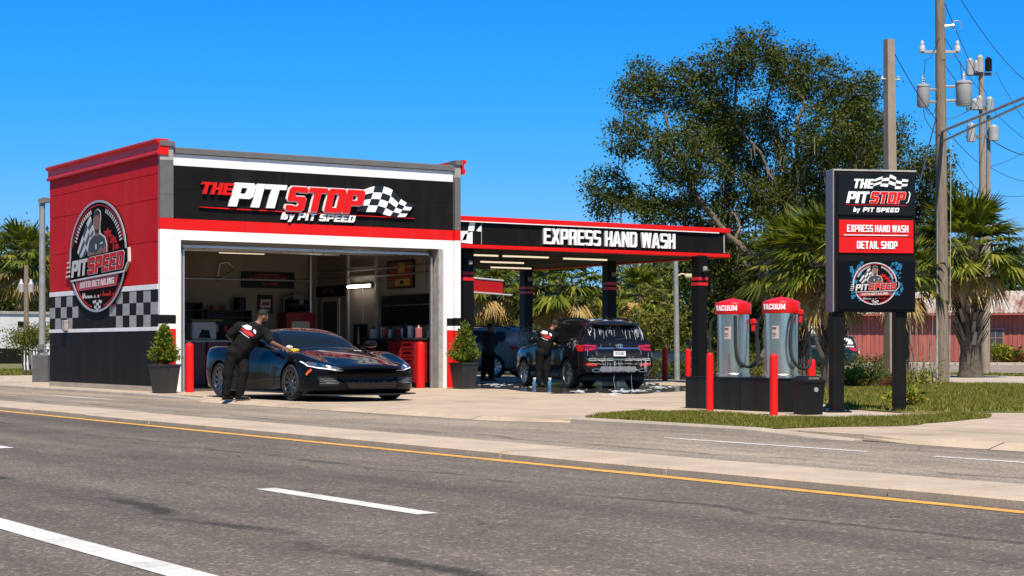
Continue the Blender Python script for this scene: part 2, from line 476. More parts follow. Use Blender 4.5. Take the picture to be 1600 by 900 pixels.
def asphalt(name, dark, light, rough=.85):
    m, n, l = nodes_mat(name)
    b = n['Principled BSDF']; b.inputs['Roughness'].default_value = rough
    b.inputs['Specular IOR Level'].default_value = .35
    tc = n.new('ShaderNodeTexCoord'); v = tc.outputs['Object']
    # chippings: fine grains and coarser pale stones
    vo = n.new('ShaderNodeTexVoronoi'); vo.inputs['Scale'].default_value = 80; l.new(v, vo.inputs['Vector'])
    grain = ramp(n, [(0, dark), (.45, tuple((a+b_)/2 for a, b_ in zip(dark, light))), (1, light)])
    l.new(vo.outputs['Color'], grain.inputs['Fac'])
    stones = n.new('ShaderNodeTexVoronoi'); stones.inputs['Scale'].default_value = 42; l.new(v, stones.inputs['Vector'])
    sr = ramp(n, [(.74, (0, 0, 0)), (.86, (1, 1, 1))]); l.new(stones.outputs['Color'], sr.inputs['Fac'])
    c = mixc(n, l, math_n(n, l, 'MULTIPLY', sr.outputs[0], .5), grain.outputs[0], tuple(x*2.1 for x in light))
    # broad patches and wheel tracks that run with the road
    mp = n.new('ShaderNodeMapping'); mp.inputs['Scale'].default_value = (1.0, .1, 1); l.new(v, mp.inputs['Vector'])
    tr = ramp(n, [(.3, (.60, .60, .60)), (.7, (1.24, 1.23, 1.21))]); l.new(noise(n, l, mp.outputs[0], 1.1, 5, .6), tr.inputs['Fac'])
    c = mixc(n, l, 1., c, tr.outputs[0], 'MULTIPLY')
    pt = ramp(n, [(.35, (.86, .86, .86)), (.65, (1.1, 1.1, 1.1))]); l.new(noise(n, l, v, .8, 8, .65), pt.inputs['Fac'])
    c = mixc(n, l, 1., c, pt.outputs[0], 'MULTIPLY')
    # a tarry seam and oil drips that wander along the lanes
    sx0 = n.new('ShaderNodeSeparateXYZ'); l.new(v, sx0.inputs[0])
    mps = n.new('ShaderNodeMapping'); mps.inputs['Scale'].default_value = (.0, .45, 1); l.new(v, mps.inputs['Vector'])
    wob = math_n(n, l, 'MULTIPLY', math_n(n, l, 'SUBTRACT', noise(n, l, mps.outputs[0], 1., 6, .6), .5), 1.3)
    for x0, wd, dk in ((4.35, .045, .42), (7.55, .03, .55), (11.4, .035, .6)):
        dd_ = math_n(n, l, 'ABSOLUTE', math_n(n, l, 'SUBTRACT', math_n(n, l, 'ADD', sx0.outputs['X'], wob), x0))
        sm_ = ramp(n, [(.0, (dk,)*3), (min(.9, wd), (dk,)*3), (min(.95, wd*2.6), (1, 1, 1))]); l.new(dd_, sm_.inputs['Fac'])
        gt = ramp(n, [(.44, (0, 0, 0)), (.56, (1, 1, 1))]); l.new(noise(n, l, v, .5 + x0*.03, 4), gt.inputs['Fac'])
        c = mixc(n, l, gt.outputs[0], c, mixc(n, l, 1., c, sm_.outputs[0], 'MULTIPLY'))
    spot = ramp(n, [(.70, (1, 1, 1)), (.78, (.55, .55, .55))]); l.new(noise(n, l, v, 1.9, 3, .5), spot.inputs['Fac'])
    c = mixc(n, l, 1., c, spot.outputs[0], 'MULTIPLY')
    # hair cracks
    cr = n.new('ShaderNodeTexVoronoi'); cr.feature = 'DISTANCE_TO_EDGE'; cr.inputs['Scale'].default_value = .33
    wv = n.new('ShaderNodeVectorMath'); wv.operation = 'ADD'
    nz = n.new('ShaderNodeTexNoise'); nz.inputs['Scale'].default_value = 1.6; nz.inputs['Detail'].default_value = 7
    l.new(v, nz.inputs['Vector']); l.new(v, wv.inputs[0]); l.new(nz.outputs['Color'], wv.inputs[1]); l.new(wv.outputs[0], cr.inputs['Vector'])
    ck = ramp(n, [(.0, (.45, .45, .45)), (.006, (1, 1, 1))]); l.new(cr.outputs['Distance'], ck.inputs['Fac'])
    gate = ramp(n, [(.5, (0, 0, 0)), (.6, (1, 1, 1))]); l.new(noise(n, l, v, .25, 3), gate.inputs['Fac'])
    c = mixc(n, l, gate.outputs[0], c, mixc(n, l, 1., c, ck.outputs[0], 'MULTIPLY'))
    l.new(c, b.inputs['Base Color'])
    bp = n.new('ShaderNodeBump'); bp.inputs['Strength'].default_value = .7; bp.inputs['Distance'].default_value = .006
    l.new(vo.outputs['Distance'], bp.inputs['Height']); l.new(bp.outputs[0], b.inputs['Normal'])
    return m
def concrete(name, col, joint=0., wet=False, dirt=.5):
    m, n, l = nodes_mat(name)
    b = n['Principled BSDF']; b.inputs['Roughness'].default_value = .8
    tc = n.new('ShaderNodeTexCoord'); v = tc.outputs['Object']
    lo, hi = tuple(x*.78 for x in col), tuple(min(1, x*1.14) for x in col)
    r = ramp(n, [(.3, lo), (.7, hi)]); l.new(noise(n, l, v, 1.3, 9, .7), r.inputs['Fac'])
    c = r.outputs[0]
    fine = ramp(n, [(.3, (.86, .86, .86)), (.7, (1.1, 1.1, 1.1))]); l.new(noise(n, l, v, 55, 3), fine.inputs['Fac'])
    c = mixc(n, l, 1., c, fine.outputs[0], 'MULTIPLY')
    st = ramp(n, [(.52, (0, 0, 0)), (.75, (dirt,)*3)]); l.new(noise(n, l, v, .45, 8, .62, .6), st.inputs['Fac'])
    c = mixc(n, l, st.outputs[0], c, (.16, .135, .105))
    if joint:
        sx = n.new('ShaderNodeSeparateXYZ'); l.new(v, sx.inputs[0])
        mask = None
        for k in ('X', 'Y'):
            fr = math_n(n, l, 'FRACT', math_n(n, l, 'DIVIDE', sx.outputs[k], joint))
            q = math_n(n, l, 'LESS_THAN', fr, .03 / joint)
            mask = q if mask is None else math_n(n, l, 'MAXIMUM', mask, q)
        c = mixc(n, l, math_n(n, l, 'MULTIPLY', mask, .9), c, (.06, .05, .045))
    l.new(c, b.inputs['Base Color'])
    bp = n.new('ShaderNodeBump'); bp.inputs['Strength'].default_value = .25; bp.inputs['Distance'].default_value = .01
    l.new(noise(n, l, v, 30, 5), bp.inputs['Height']); l.new(bp.outputs[0], b.inputs['Normal'])
    return m
M_ASPH = asphalt('asphalt', (.068, .056, .044), (.168, .140, .110))
M_ASPH2 = asphalt('far_asphalt', (.17, .138, .102), (.30, .248, .19))
M_CONC = concrete('concrete', (.45, .355, .25), 3.2, dirt=.55)
M_KERB = concrete('kerb_concrete', (.40, .335, .26), dirt=.65)
M_MED = concrete('median_concrete', (.45, .36, .262), 0, dirt=.4)
M_WALK = concrete('walk_concrete', (.44, .375, .295), 1.6, dirt=.3)
M_WHITEP = mat('road_paint_white', (.60, .59, .55), .7, var=.25, vscale=14, dirt=.5)
M_YELLOWP = mat('road_paint_yellow', (.62, .33, .05), .7, var=.28, vscale=12, dirt=.5)
def soil_mat():
    m, n, l = nodes_mat('turf_soil')
    b = n['Principled BSDF']; b.inputs['Roughness'].default_value = .95
    tc = n.new('ShaderNodeTexCoord'); v = tc.outputs['Object']
    r = ramp(n, [(.3, (.07, .08, .016)), (.5, (.13, .125, .03)), (.68, (.22, .175, .075))]); l.new(noise(n, l, v, .6, 9, .7), r.inputs['Fac'])
    f = ramp(n, [(.3, (.7, .7, .7)), (.7, (1.2, 1.2, 1.2))]); l.new(noise(n, l, v, 25, 4), f.inputs['Fac'])
    l.new(mixc(n, l, 1., r.outputs[0], f.outputs[0], 'MULTIPLY'), b.inputs['Base Color'])
    return m
M_SOIL = soil_mat()

ZR = -0.07
def sheet(name, pts, z, m):
    mb = MB()
    tri = tessellate_polygon([[Vector((p[0], p[1], 0)) for p in pts]])
    F = []
    for t in tri:
        a, b, c = (Vector((*pts[i][:2], 0)) for i in t)
        F.append(tuple(t) if (b-a).cross(c-a).z > 0 else tuple(t[::-1]))
    mb.add([(p[0], p[1], z) for p in pts], F, False)
    return structure(mb.build(name, m))
def slab(name, pts, z0, z1, m):
    mb = MB(); n = len(pts)
    if area2(pts) < 0: pts = pts[::-1]
    mb.prism(pts, 'z', z0, z1)
    return structure(mb.build(name, m))
E_ = 2600
sheet('ground', [(-E_, -E_), (E_, -E_), (E_, E_), (-E_, E_)], -0.16, M_SOIL)
sheet('road', [(-14, -40), (9.5, -40), (9.5, 300), (-14, 300)], ZR, M_ASPH)
sheet('far_carriageway', [(9.504, -40), (14.4, -40), (14.4, 300), (9.504, 300)], ZR, M_ASPH2)
# median: raised concrete strip with a rounded nose along the kerb, poured in lengths
mb = MB()
y = -14.0
prof = [(9.22, ZR-.05), (9.22, -.02), (9.25, -.003), (9.30, .0), (10.16, .002), (10.22, -.004), (10.24, -.02), (10.24, ZR-.05)]
rr = random.Random(4)
while y < 90:
    ln = rr.choice((3.1, 3.1, 2.6, 4.6))
    dz = rr.uniform(-.006, .006); dx = rr.uniform(-.012, .012)
    vsx = [(p[0]+dx, y + .007, p[1]+dz) for p in prof] + [(p[0]+dx, y + ln - .007, p[1]+dz) for p in prof]
    k = len(prof)
    mb.add(vsx, [(i, i+1, k+i+1, k+i) for i in range(k-1)] + [tuple(range(k))[::-1], tuple(range(k, 2*k))], False)
    y += ln
structure(mb.build('median', M_MED))
# painted lines
def stripe(mb, x, y0, y1, w, z=ZR+.004):
    nseg = max(1, int((y1-y0)/1.5)); jj = random.Random(int(x*100+y0))
    pv = []
    for i in range(nseg+1):
        yy = y0 + (y1-y0)*i/nseg
        a, b = jj.uniform(-.008, .008), jj.uniform(-.008, .008)
        pv += [(x-w/2+a, yy, z), (x+w/2+b, yy, z)]
    mb.add(pv, [(2*i, 2*i+1, 2*i+3, 2*i+2) for i in range(nseg)], False)
mb = MB(); stripe(mb, 9.02, -12, 140, .15)
structure(mb.build('yellow_line', M_YELLOWP))
mb = MB(); stripe(mb, 3.23, -10, 160, .2)
structure(mb.build('edge_line', M_WHITEP))
mb = MB()
for k in range(-2, 14): stripe(mb, 5.72, 9.8 + k*8.9, 12.25 + k*8.9, .17)
structure(mb.build('lane_markings', M_WHITEP))
mb = MB()
for a, b in ((-4, 4), (8.2, 12.3), (13.2, 16.6), (35.2, 39), (45, 51), (57, 63)): stripe(mb, 12.95, a, b, .1)
for a, b in ((42, 47),): stripe(mb, 12.3, a, b, .07)
structure(mb.build('shoulder_markings', M_WHITEP))

# concrete forecourt, its sloping edge to the road, the walks
slab('pavement', [(14.55, 5), (20.6, 5), (20.6, 17.6), (34.5, 30.5), (34.5, 64), (16.0, 64), (14.55, 50)], -.15, 0., M_CONC)
def ramp_strip(name, y0, y1, x0, x1, xm=None):
    mb = MB()
    n = max(2, int((y1-y0)/.8))
    vs_, fs_ = [], []
    jj = random.Random(3)
    for i in range(n+1):
        yy = y0 + (y1-y0)*i/n
        e = x0 + jj.uniform(-.02, .02)
        tp_ = max(0, 1 - (yy - y0)/1.3, 1 - (y1 - yy)/1.3)      # the wings run back into the kerb
        xa, xb = e + (x1 - .02 - e)*tp_, (xm or (x0+x1)/2) + (x1 - .01 - (xm or (x0+x1)/2))*tp_
        vs_ += [(xa, yy, ZR+.003), (xb, yy, -.012 if xm else -.034), (x1, yy, .0)]
    mb.add(vs_, [(3*i+q, 3*i+q+1, 3*i+q+4, 3*i+q+3) for i in range(n) for q in (0, 1)], False)
    return structure(mb.build(name, M_CONC))
ramp_strip('driveway', 20.45, 34.2, 13.82, 14.55, 14.02)
ramp_strip('driveway_apron', 3, 14.9, 14.3, 14.55)
def kerb(name, y0, y1, h0=.0, h1=.0, drop0=0, drop1=0):
    """kerb stones along the road edge, the ends sinking over one length where asked"""
    mb = MB(); y = y0; rk = random.Random(int(y0*10))
    top = .012
    while y < y1 - .05:
        ln = min(rk.choice((1.8, 2.0, 2.2)), y1 - y)
        def hz(yy):
            z = top
            if drop0: z -= max(0, 1 - (yy-y0)/drop0) * .07
            if drop1: z -= max(0, 1 - (y1-yy)/drop1) * .07
            return z
        a, b = y + .006, y + ln - .006
        P = lambda yy: [(14.36, yy, ZR-.04), (14.37, yy, hz(yy)-.025), (14.395, yy, hz(yy)), (14.548, yy, hz(yy)), (14.548, yy, -.2)]
        pts = P(a) + P(b)
        mb.add(pts, [(i, i+5, i+6, i+1) for i in range(4)] + [(4, 3, 2, 1, 0), (5, 6, 7, 8, 9)], False)
        y += ln
    return structure(mb.build(name, M_KERB))
kerb('kerb', 33.4, 49.4, drop0=3.0, drop1=0)
kerb('island_kerb', 14.9, 20.6, drop0=1.4)
slab('kerb_end', [(14.36, 49.4), (15.9, 50.6), (15.9, 51.2), (14.36, 50.2)], -.15, .012, M_KERB)
g2 = lambda px, py, z=0.: tuple(at(px, py, z=z)[:2])
slab('footpath', [g2(1268, 600), g2(1330, 596), g2(1600, 600), g2(1760, 604), g2(1760, 592), g2(1600, 588), g2(1400, 584), g2(1268, 588)], -.15, -.002, M_WALK)
slab('sign_footing', [g2(1240, 649), g2(1290, 654), g2(1400, 650.5), g2(1345, 643), g2(1280, 640), g2(1240, 641)], -.15, .004, M_WALK)
# the cross street that shows behind the palm and beside the building
sheet('cross_street', [g2(1290, 580, -.13), g2(1900, 586, -.13), g2(1900, 568.5, -.13), g2(1290, 566.5, -.13)], -.13, M_ASPH2)
slab('cross_street_kerb', [g2(1290, 566.6), g2(1900, 568.4), g2(1900, 567.2), g2(1290, 565.6)], -.15, .0, M_WALK)
sheet('side_street', [g2(-300, 604, -.1), g2(25, 602, -.1), g2(76, 600, -.1), g2(78, 592, -.1), g2(-300, 592, -.1)], -.1, M_ASPH2)
slab('side_street_kerb', [g2(-300, 591.5), g2(76, 591.0), g2(76, 589.2), g2(-300, 589.2)], -.15, .02, M_WALK)

# ------------------------------------------------------------------ turf: blades over soil
M_GRASS = leaf_mat('grass_blade', [(.08, .10, .012), (.13, .15, .02), (.20, .19, .035), (.34, .26, .08)], .6, .3)
def in_poly(x, y, poly):
    c = np.zeros(len(x), bool); j = len(poly) - 1
    for i in range(len(poly)):
        xi, yi = poly[i]; xj, yj = poly[j]
        t = ((yi > y) != (yj > y)) & (x < (xj-xi)*(y-yi)/((yj-yi) or 1e-9) + xi)
        c ^= t; j = i
    return c
def turf(poly, n, hmin, hmax, seed, z=0., wid=.012, patchy=.35):
    R_ = np.random.default_rng(seed)
    P = np.array(poly); lo, hi = P.min(0), P.max(0)
    xs, ys = [], []
    tot = 0
    while tot < n:
        q = R_.uniform(lo, hi, (n, 2)); q = q[in_poly(q[:, 0], q[:, 1], poly)]
        # thin and bare patches
        s = np.sin(q[:, 0]*2.1+seed)*np.sin(q[:, 1]*1.7+seed*2) + .6*np.sin(q[:, 0]*5.3+1)*np.sin(q[:, 1]*4.6)
        q = q[R_.random(len(q)) > patchy*(s < -.35)]
        xs.append(q); tot += len(q)
    q = np.concatenate(xs)[:n]
    s = np.sin(q[:, 0]*1.9+seed)*np.sin(q[:, 1]*2.3-seed) + .5*np.sin(q[:, 0]*6.1)*np.sin(q[:, 1]*5.2)
    h = R_.uniform(hmin, hmax, n) * (1 + .35*s)
    a = R_.uniform(0, 2*np.pi, n); lean = R_.uniform(.1, .8, n)*h
    b = R_.uniform(0, 2*np.pi, n)
    wv = np.stack([np.cos(a), np.sin(a)], 1) * (wid * R_.uniform(.6, 1.5, n))[:, None]
    base = np.concatenate([q, np.full((n, 1), z)], 1)
    V = np.zeros((n, 3, 3))
    V[:, 0] = base; V[:, 0, :2] -= wv
    V[:, 1] = base; V[:, 1, :2] += wv
    V[:, 2] = base; V[:, 2, 0] += np.cos(b)*lean; V[:, 2, 1] += np.sin(b)*lean; V[:, 2, 2] += h
    o = numpy_mesh('grass', V.reshape(-1, 3), np.arange(3*n).reshape(-1, 3), M_GRASS)
    return o
def wobble(poly, step=.5, amp=.07, seed=1):
    out = []; rw = random.Random(seed)
    for i in range(len(poly)):
        a, b = Vector(poly[i]), Vector(poly[(i+1) % len(poly)])
        k = max(1, int((b-a).length/step))
        for j in range(k):
            p = a + (b-a)*j/k
            out.append((p.x + rw.uniform(-amp, amp), p.y + rw.uniform(-amp, amp)))
    return out
strip_poly = [(14.56, 20.55), (15.4, 21.4), (16.85, 22.2), (17.05, 20.3), (17.15, 19.1)] + [g2(1300, 655), g2(1390, 652), g2(1480, 648.5), g2(1555, 651), g2(1500, 658), g2(1400, 666.5), g2(1310, 667)] + [(14.57, 16.4)]
strip_poly = [(max(14.56, a), b) for a, b in strip_poly]
lawn_poly = [g2(1292, 637), g2(1345, 641), g2(1400, 645.5), g2(1600, 645), g2(1740, 648), g2(1740, 607), g2(1600, 602), g2(1480, 600), g2(1330, 599.5), g2(1278, 604), g2(1275, 622)]
bed_poly = [g2(1320, 665.5), g2(1405, 667.5), g2(1440, 672), g2(1380, 675), g2(1330, 672)]
sw, lw_, bw = wobble(strip_poly, seed=2), wobble(lawn_poly, .8, .1, 3), wobble(bed_poly, .25, .04, 5)
sw = [(max(14.56, a), b) for a, b in sw]
sheet('turf_strip', sw, .008, M_SOIL)
slab('turf_bank', lw_, -.15, .022, M_SOIL)
tag(turf(sw, 42000, .018, .06, 11, .006, .007, .6), 'short grass strip along the kerb in front of the vacuums', 'grass', kind='stuff')
tag(turf(lw_, 64000, .025, .085, 12, .02, .010, .6), 'rough green lawn around the sign and utility poles', 'grass', kind='stuff')
far_lawn = [g2(1290, 586), g2(1700, 589), g2(1700, 582), g2(1290, 580)]
tag(turf(far_lawn, 9000, .06, .16, 13, -.15, .05, .2), 'strip of verge grass by the cross street behind the palms', 'grass', kind='stuff')
left_lawn = [g2(-80, 588), g2(74, 588), g2(74, 574), g2(-80, 574)]
tag(turf(left_lawn, 12000, .05, .12, 14, -.15, .06, .2), 'sunny lawn in front of the white fence at left', 'grass', kind='stuff')

# ------------------------------------------------------------------ water and suds on the wash floor
def wet_mat():
    m, n, l = nodes_mat('wet_film')
    b = n['Principled BSDF']; b.inputs['Base Color'].default_value = (.055, .05, .045, 1); b.inputs['Roughness'].default_value = .06
    tc = n.new('ShaderNodeTexCoord')
    r = ramp(n, [(.3, (.03, .03, .03)), (.7, (.2, .2, .2))]); l.new(noise(n, l, tc.outputs['Object'], 1.2, 6), r.inputs['Fac'])
    l.new(r.outputs[0], b.inputs['Roughness'])
    bp = n.new('ShaderNodeBump'); bp.inputs['Strength'].default_value = .08; bp.inputs['Distance'].default_value = .01
    l.new(noise(n, l, tc.outputs['Object'], 6, 3), bp.inputs['Height']); l.new(bp.outputs[0], b.inputs['Normal'])
    return m
M_WET = wet_mat()
def blob(cx, cy, rx, ry, rot, seed, n=40, rough=.25):
    rb = random.Random(seed); ph = [rb.uniform(0, 6.28) for _ in range(6)]
    out = []
    for i in range(n):
        a = 2*math.pi*i/n
        k = 1 + rough*sum(math.sin((j+2)*a+ph[j])/(j+1.5) for j in range(6))
        x, y = rx*k*math.cos(a), ry*k*math.sin(a)
        out.append((cx + x*math.cos(rot) - y*math.sin(rot), cy + x*math.sin(rot) + y*math.cos(rot)))
    return out
for i, (px, py, rx, ry, rot, sd_) in enumerate(((905, 604, 5.4, 3.4, 1.0, 3), (985, 610.5, 2.4, 1.1, .9, 8), (790, 601, 2.4, 1.6, 1.0, 11), (900, 613.5, 1.0, .45, .7, 12), (1045, 606, 1.6, .7, .7, 14))):
    c = at(px, py)
    p = blob(c.x, c.y, rx, ry, rot, sd_)
    sheet('puddle', p, .004 + .0006*i, M_WET)
M_SUDS = mat('suds', (.78, .80, .81), .35, var=.1, vscale=12, bump=.5, bscale=90)
M_SUDS.node_tree.nodes['Principled BSDF'].inputs['Alpha'].default_value = .72
mb = MB()
rs = random.Random(9)
for (px, py, sx, n_) in ((985, 611, 34, 26), (1035, 605, 22, 14), (960, 616, 20, 10), (775, 601, 20, 14), (830, 604, 16, 8), (905, 611, 16, 8), (1000, 600, 22, 10)):
    for k in range(n_*2):
        c = at(px + rs.gauss(0, sx*.55), py + rs.gauss(0, 1.3))
        r_ = rs.uniform(.008, .05)
        bl = blob(c.x, c.y, r_*rs.uniform(1.3, 3.2), r_, rs.uniform(.2, .9), rs.randint(0, 999), 12, .3)
        z = .009 + rs.uniform(0, .004)
        k0 = len(bl)
        mb.add([(x_, y_, .006) for x_, y_ in bl] + [(c.x+(x_-c.x)*.8, c.y+(y_-c.y)*.8, z) for x_, y_ in bl], [(i, (i+1) % k0, k0+(i+1) % k0, k0+i) for i in range(k0)] + [tuple(range(k0, 2*k0))], True)
tag(mb.build('soap_foam', M_SUDS), 'white soap suds spread over the wet floor around the black car', 'foam', kind='stuff')
# ------------------------------------------------------------------ wash-and-detail building
BX0, BX1, BY0, BY1, BH = 15.13, 23.16, 38.04, 45.8, 5.70
M_RED = mat('red_panel', (.52, .009, .009), .6, spec=.10, var=.10, vscale=1.2, bump=.02, bscale=25, dirt=.10)
M_REDB = mat('red_gloss', (.64, .010, .008), .4, spec=.2, var=.05, vscale=2, dirt=.06)
M_BLACKP = mat('black_panel', (.0085, .008, .0075), .5, spec=.10, var=.22, vscale=1.5, dirt=.05)
M_CHAR = mat('charcoal_panel', (.0125, .0115, .0105), .65, spec=.08, var=.15, vscale=1.3, bump=.03, bscale=30, dirt=.05)
M_WHITE = mat('white_panel', (.80, .79, .77), .5, var=.04, vscale=1.5, dirt=.14)
M_WHITEL = mat('letter_white', (.86, .86, .85), .35, var=.03, vscale=3)
M_GREYM = mat('grey_metal', (.13, .125, .12), .55, .1, var=.12, vscale=3, dirt=.1)
M_GREYL = mat('light_grey_paint', (.33, .315, .30), .6, var=.25, vscale=5, dirt=.3)
M_STEEL = mat('galvanised', (.55, .55, .55), .4, .8, var=.12, vscale=6)
M_SEAM = mat('joint_dark', (.03, .012, .012), .8)
M_INT = mat('interior_plaster', (.27, .22, .165), .85, var=.08, vscale=1.0, dirt=.3)
M_CEIL = mat('interior_ceiling', (.055, .05, .045), .9, var=.2)
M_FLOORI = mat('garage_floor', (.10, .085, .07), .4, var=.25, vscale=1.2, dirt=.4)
M_BLK = mat('black_plastic', (.008, .008, .008), .45, spec=.2, var=.15, vscale=8)
M_BLKM = mat('black_metal', (.008, .0075, .007), .42, spec=.15, var=.2, vscale=5)
M_TUBEL = mat('lamp_tube', (1.0, .84, .58), .4, emit=.6)

bld = thing('car_wash_building', 'flat roofed red, black and white building with a wide open garage door', 'building', (BX0, BY0, 0))
W, L = BX1 - BX0, BY1 - BY0
# local frame: x along the front, y into the building, the side wall on x = 0
# side wall: backing and clad panels; chequered band between white rails over charcoal
mb = MB()
mb.cur = 0
mb.box(.03, .13, 0, .18, L, BH - .02)
def panel(mb, y0, y1, z0, z1, x1=0., th=.03, g=.006, b=.004):
    mb.box(x1, y0 + g, z0 + g, x1 + th, y1 - g, z1 - g, b)
mb.cur = 1
rows = [(2.47, 3.45), (3.45, 4.42), (4.42, 5.0)]
for z0, z1 in rows:
    for y0, y1 in ((.13, 2.15), (2.15, 4.3), (4.3, 6.4), (6.4, L)): panel(mb, y0, y1, z0, z1)
ys = [.13 + (L-.13)*i/8 for i in range(9)]
for a, b in zip(ys, ys[1:]): panel(mb, a, b, 5.0, 5.42)
mb.cur = 2
for y0, y1 in ((.13, L/2), (L/2, L)):
    panel(mb, y0, y1, 2.35, 2.47, -.008, .038, .001); panel(mb, y0, y1, 1.40, 1.49, -.008, .038, .001)
nC = 17; cs = (L - .13) / nC; rz = (2.35 - 1.49) / 3
for i in range(nC):
    for j in range(3):
        y0 = .13 + i*cs
        mb.cur = 3 if (i + j) % 2 == 0 or 2.9 < y0 < 5.3 else 4
        panel(mb, y0, y0 + cs, 1.49 + j*rz, 1.49 + (j+1)*rz, 0, .03, .002, 0)
mb.cur = 3
for y0, y1 in ((.13, 2.6), (2.6, 5.2), (5.2, L)): panel(mb, y0, y1, .12, 1.40)
mb.cur = 5
mb.box(-.015, .13, 0, .03, L, .12)
mb.build('wall', [M_SEAM, M_RED, M_WHITE, M_CHAR, M_GREYL, M_KERB], bld)
# cornice of the side wall: two stepped mouldings
mb = MB()
prof = [(.0, 5.42), (-.06, 5.42), (-.07, 5.45), (-.07, 5.49), (-.03, 5.52), (-.03, 5.68), (-.09, 5.71), (-.10, 5.74), (-.10, 5.78), (.2, 5.78), (.2, 5.42)]
mb.prism([(x, z) for x, z in prof], 'y', -.03, L + .05)
mb.build('cornice', M_REDB, bld)
# front: painted bands on panels set back behind the corner piers
def bands(mb, x0, x1, y0, y1, lst, joints=()):
    xs = [x0, *joints, x1]
    for z0, z1, k in lst:
        mb.cur = k
        for a, b in zip(xs, xs[1:]): mb.box(a + .003, y0, z0 + .002, b - .003, y1, z1 - .002, .003)
FM = [M_WHITE, M_BLACKP, M_REDB, M_GREYM, M_GREYL, M_SEAM]
DX0, DX1, DZ = .48, 7.44, 3.49       # door opening
mb = MB()
bands(mb, .33, W - .17, .10, .16, [(5.20, 5.47, 0), (4.66, 5.20, 1), (3.98, 4.66, 1), (3.72, 3.98, 2), (DZ, 3.72, 0)], (2.15, 3.86, 5.6))
bands(mb, .33, .43, .10, .16, [(1.76, DZ, 0), (1.56, 1.76, 1), (1.44, 1.56, 0), (0, 1.44, 2)])
bands(mb, .43, DX0, .10, .16, [(0, DZ, 0)])
bands(mb, DX1 + .22, W - .17, .10, .16, [(1.75, DZ, 0), (1.56, 1.75, 1), (1.45, 1.56, 0), (0, 1.45, 2)])
mb.cur = 5
mb.box(.33, .15, DZ+.01, W - .17, .26, 5.47); mb.box(.33, .15, 0, DX0 - .01, .26, DZ); mb.box(DX1 + .22, .15, 0, W - .17, .26, DZ)
mb.build('facade', FM, bld)
# parapet cap along the front
mb = MB()
mb.prism([(.04, 5.48), (.04, 5.60), (.07, 5.62), (.30, 5.62), (.30, 5.48)], 'x', .33, W - .17)
mb.build('parapet_cap', M_GREYM, bld)
def pier(x0, x1, y1):
    mb = MB()
    bands(mb, x0, x1, 0., .12, [(5.30, 5.62, 4), (4.52, 5.30, 3), (3.98, 4.52, 3), (3.72, 3.98, 2), (2.6, 3.72, 0), (1.76, 2.6, 0), (1.56, 1.76, 1), (1.44, 1.56, 0), (1.30, 1.44, 2), (0, 1.30, 2)])
    mb.cur = 5; mb.box(x0 + .04, .115, 0, x1 - .01, y1, 5.6)
    mb.cur = 3; mb.box(x0 - .012, -.05, 5.62, x1 + .02, y1, 5.74, .008)
    return mb.build('pier', FM, bld)
M_PIERB = M_BLACKP
pier(.0, .33, .3); pier(W - .17, W + .0, .3)
mb = MB(); mb.prism([(0, 5.40), (.08, 5.40), (.10, 5.50), (.06, 5.54), (.06, 5.64), (.12, 5.68), (.12, 5.76), (0, 5.76)], 'y', -.04, L)
o = mb.build('cornice', M_REDB, bld, (W + .02, 0, 0))
# door opening: side jambs, head, tracks
mb = MB()
mb.box(DX0, .08, 0, DX0 + .06, .30, DZ, .006)
mb.box(DX1 + .12, .06, 0, DX1 + .215, .30, DZ, .006)
mb.build('door_frame', M_WHITE, bld)
mb = MB()
mb.box(DX1, .10, 0, DX1 + .115, .42, DZ, .006); mb.build('door_jamb', M_GREYL, bld)
mb = MB(); mb.box(DX0 + .11, .28, 0, DX0 + .16, .40, DZ); mb.build('door_jamb', M_GREYL, bld)
for x in (DX0 + .2, DX1 - .1):
    dt = MB(); dt.box(x, .32, 0, x + .05, .38, DZ - .2)
    dt.tube([(x + .02, .35, DZ - .2), (x + .02, .5, DZ - .05), (x + .02, .8, DZ), (x + .02, 3.6, DZ + .06)], .03, 6)
    dt.build('door_track', M_STEEL, bld)
# the raised sectional door hangs under the ceiling
dr = MB()
for i in range(5):
    y0 = .46 + i*.58
    dr.box(DX0 + .22, y0, DZ - .03 + i*.012, DX1 - .1, y0 + .56, DZ + .02 + i*.012, .008)
dr.build('garage_door', mat('door_slat', (.34, .32, .29), .5, .3, var=.1), bld)
dr = MB()
for y0, z in ((.42, DZ - .10), (1.3, DZ - .05), (2.2, DZ - .04)):
    dr.box(DX0 + .2, y0, z - .045, DX1 - .08, y0 + .05, z + .02, .006)
    for x in (1.6, 2.9, 4.1, 5.3, 6.5): dr.box(x, y0 - .012, z - .06, x + .04, y0 + .06, z + .03)
dr.build('door_strut', M_STEEL, bld)
# other walls, roof, floor, ceiling
mb = MB(); mb.cur = 0
mb.box(.2, L - .16, 0, W - .2, L, 5.4); mb.build('wall', [M_INT], bld)
mb = MB()
for y0, y1 in ((.3, 2.6), (2.6, 4.9), (4.9, L)): panel(mb, y0, y1, 0, 5.42, W - .17, .15)
mb.build('wall', [M_CHAR], bld)
mb = MB(); mb.box(.185, .3, 0, .21, L - .16, 5.0); mb.build('lining', M_INT, bld)
mb = MB(); mb.box(W - .21, .3, 0, W - .185, L - .165, 5.0); mb.build('lining', M_INT, bld)
mb = MB(); mb.box(.2, .28, 5.02, W - .2, L - .02, 5.25); mb.build('roof', M_GREYM, bld)
mb = MB(); mb.box(.212, .27, 3.98, W - .212, L - .17, 4.02)
for i in range(7): mb.box(.212, 1.0 + i*1.0, 3.86, W - .212, 1.1 + i*1.0, 3.98)
mb.build('ceiling', M_CEIL, bld)
mb = MB(); mb.box(.21, .10, .0, W - .21, L - .16, .006); mb.build('floor', M_FLOORI, bld)
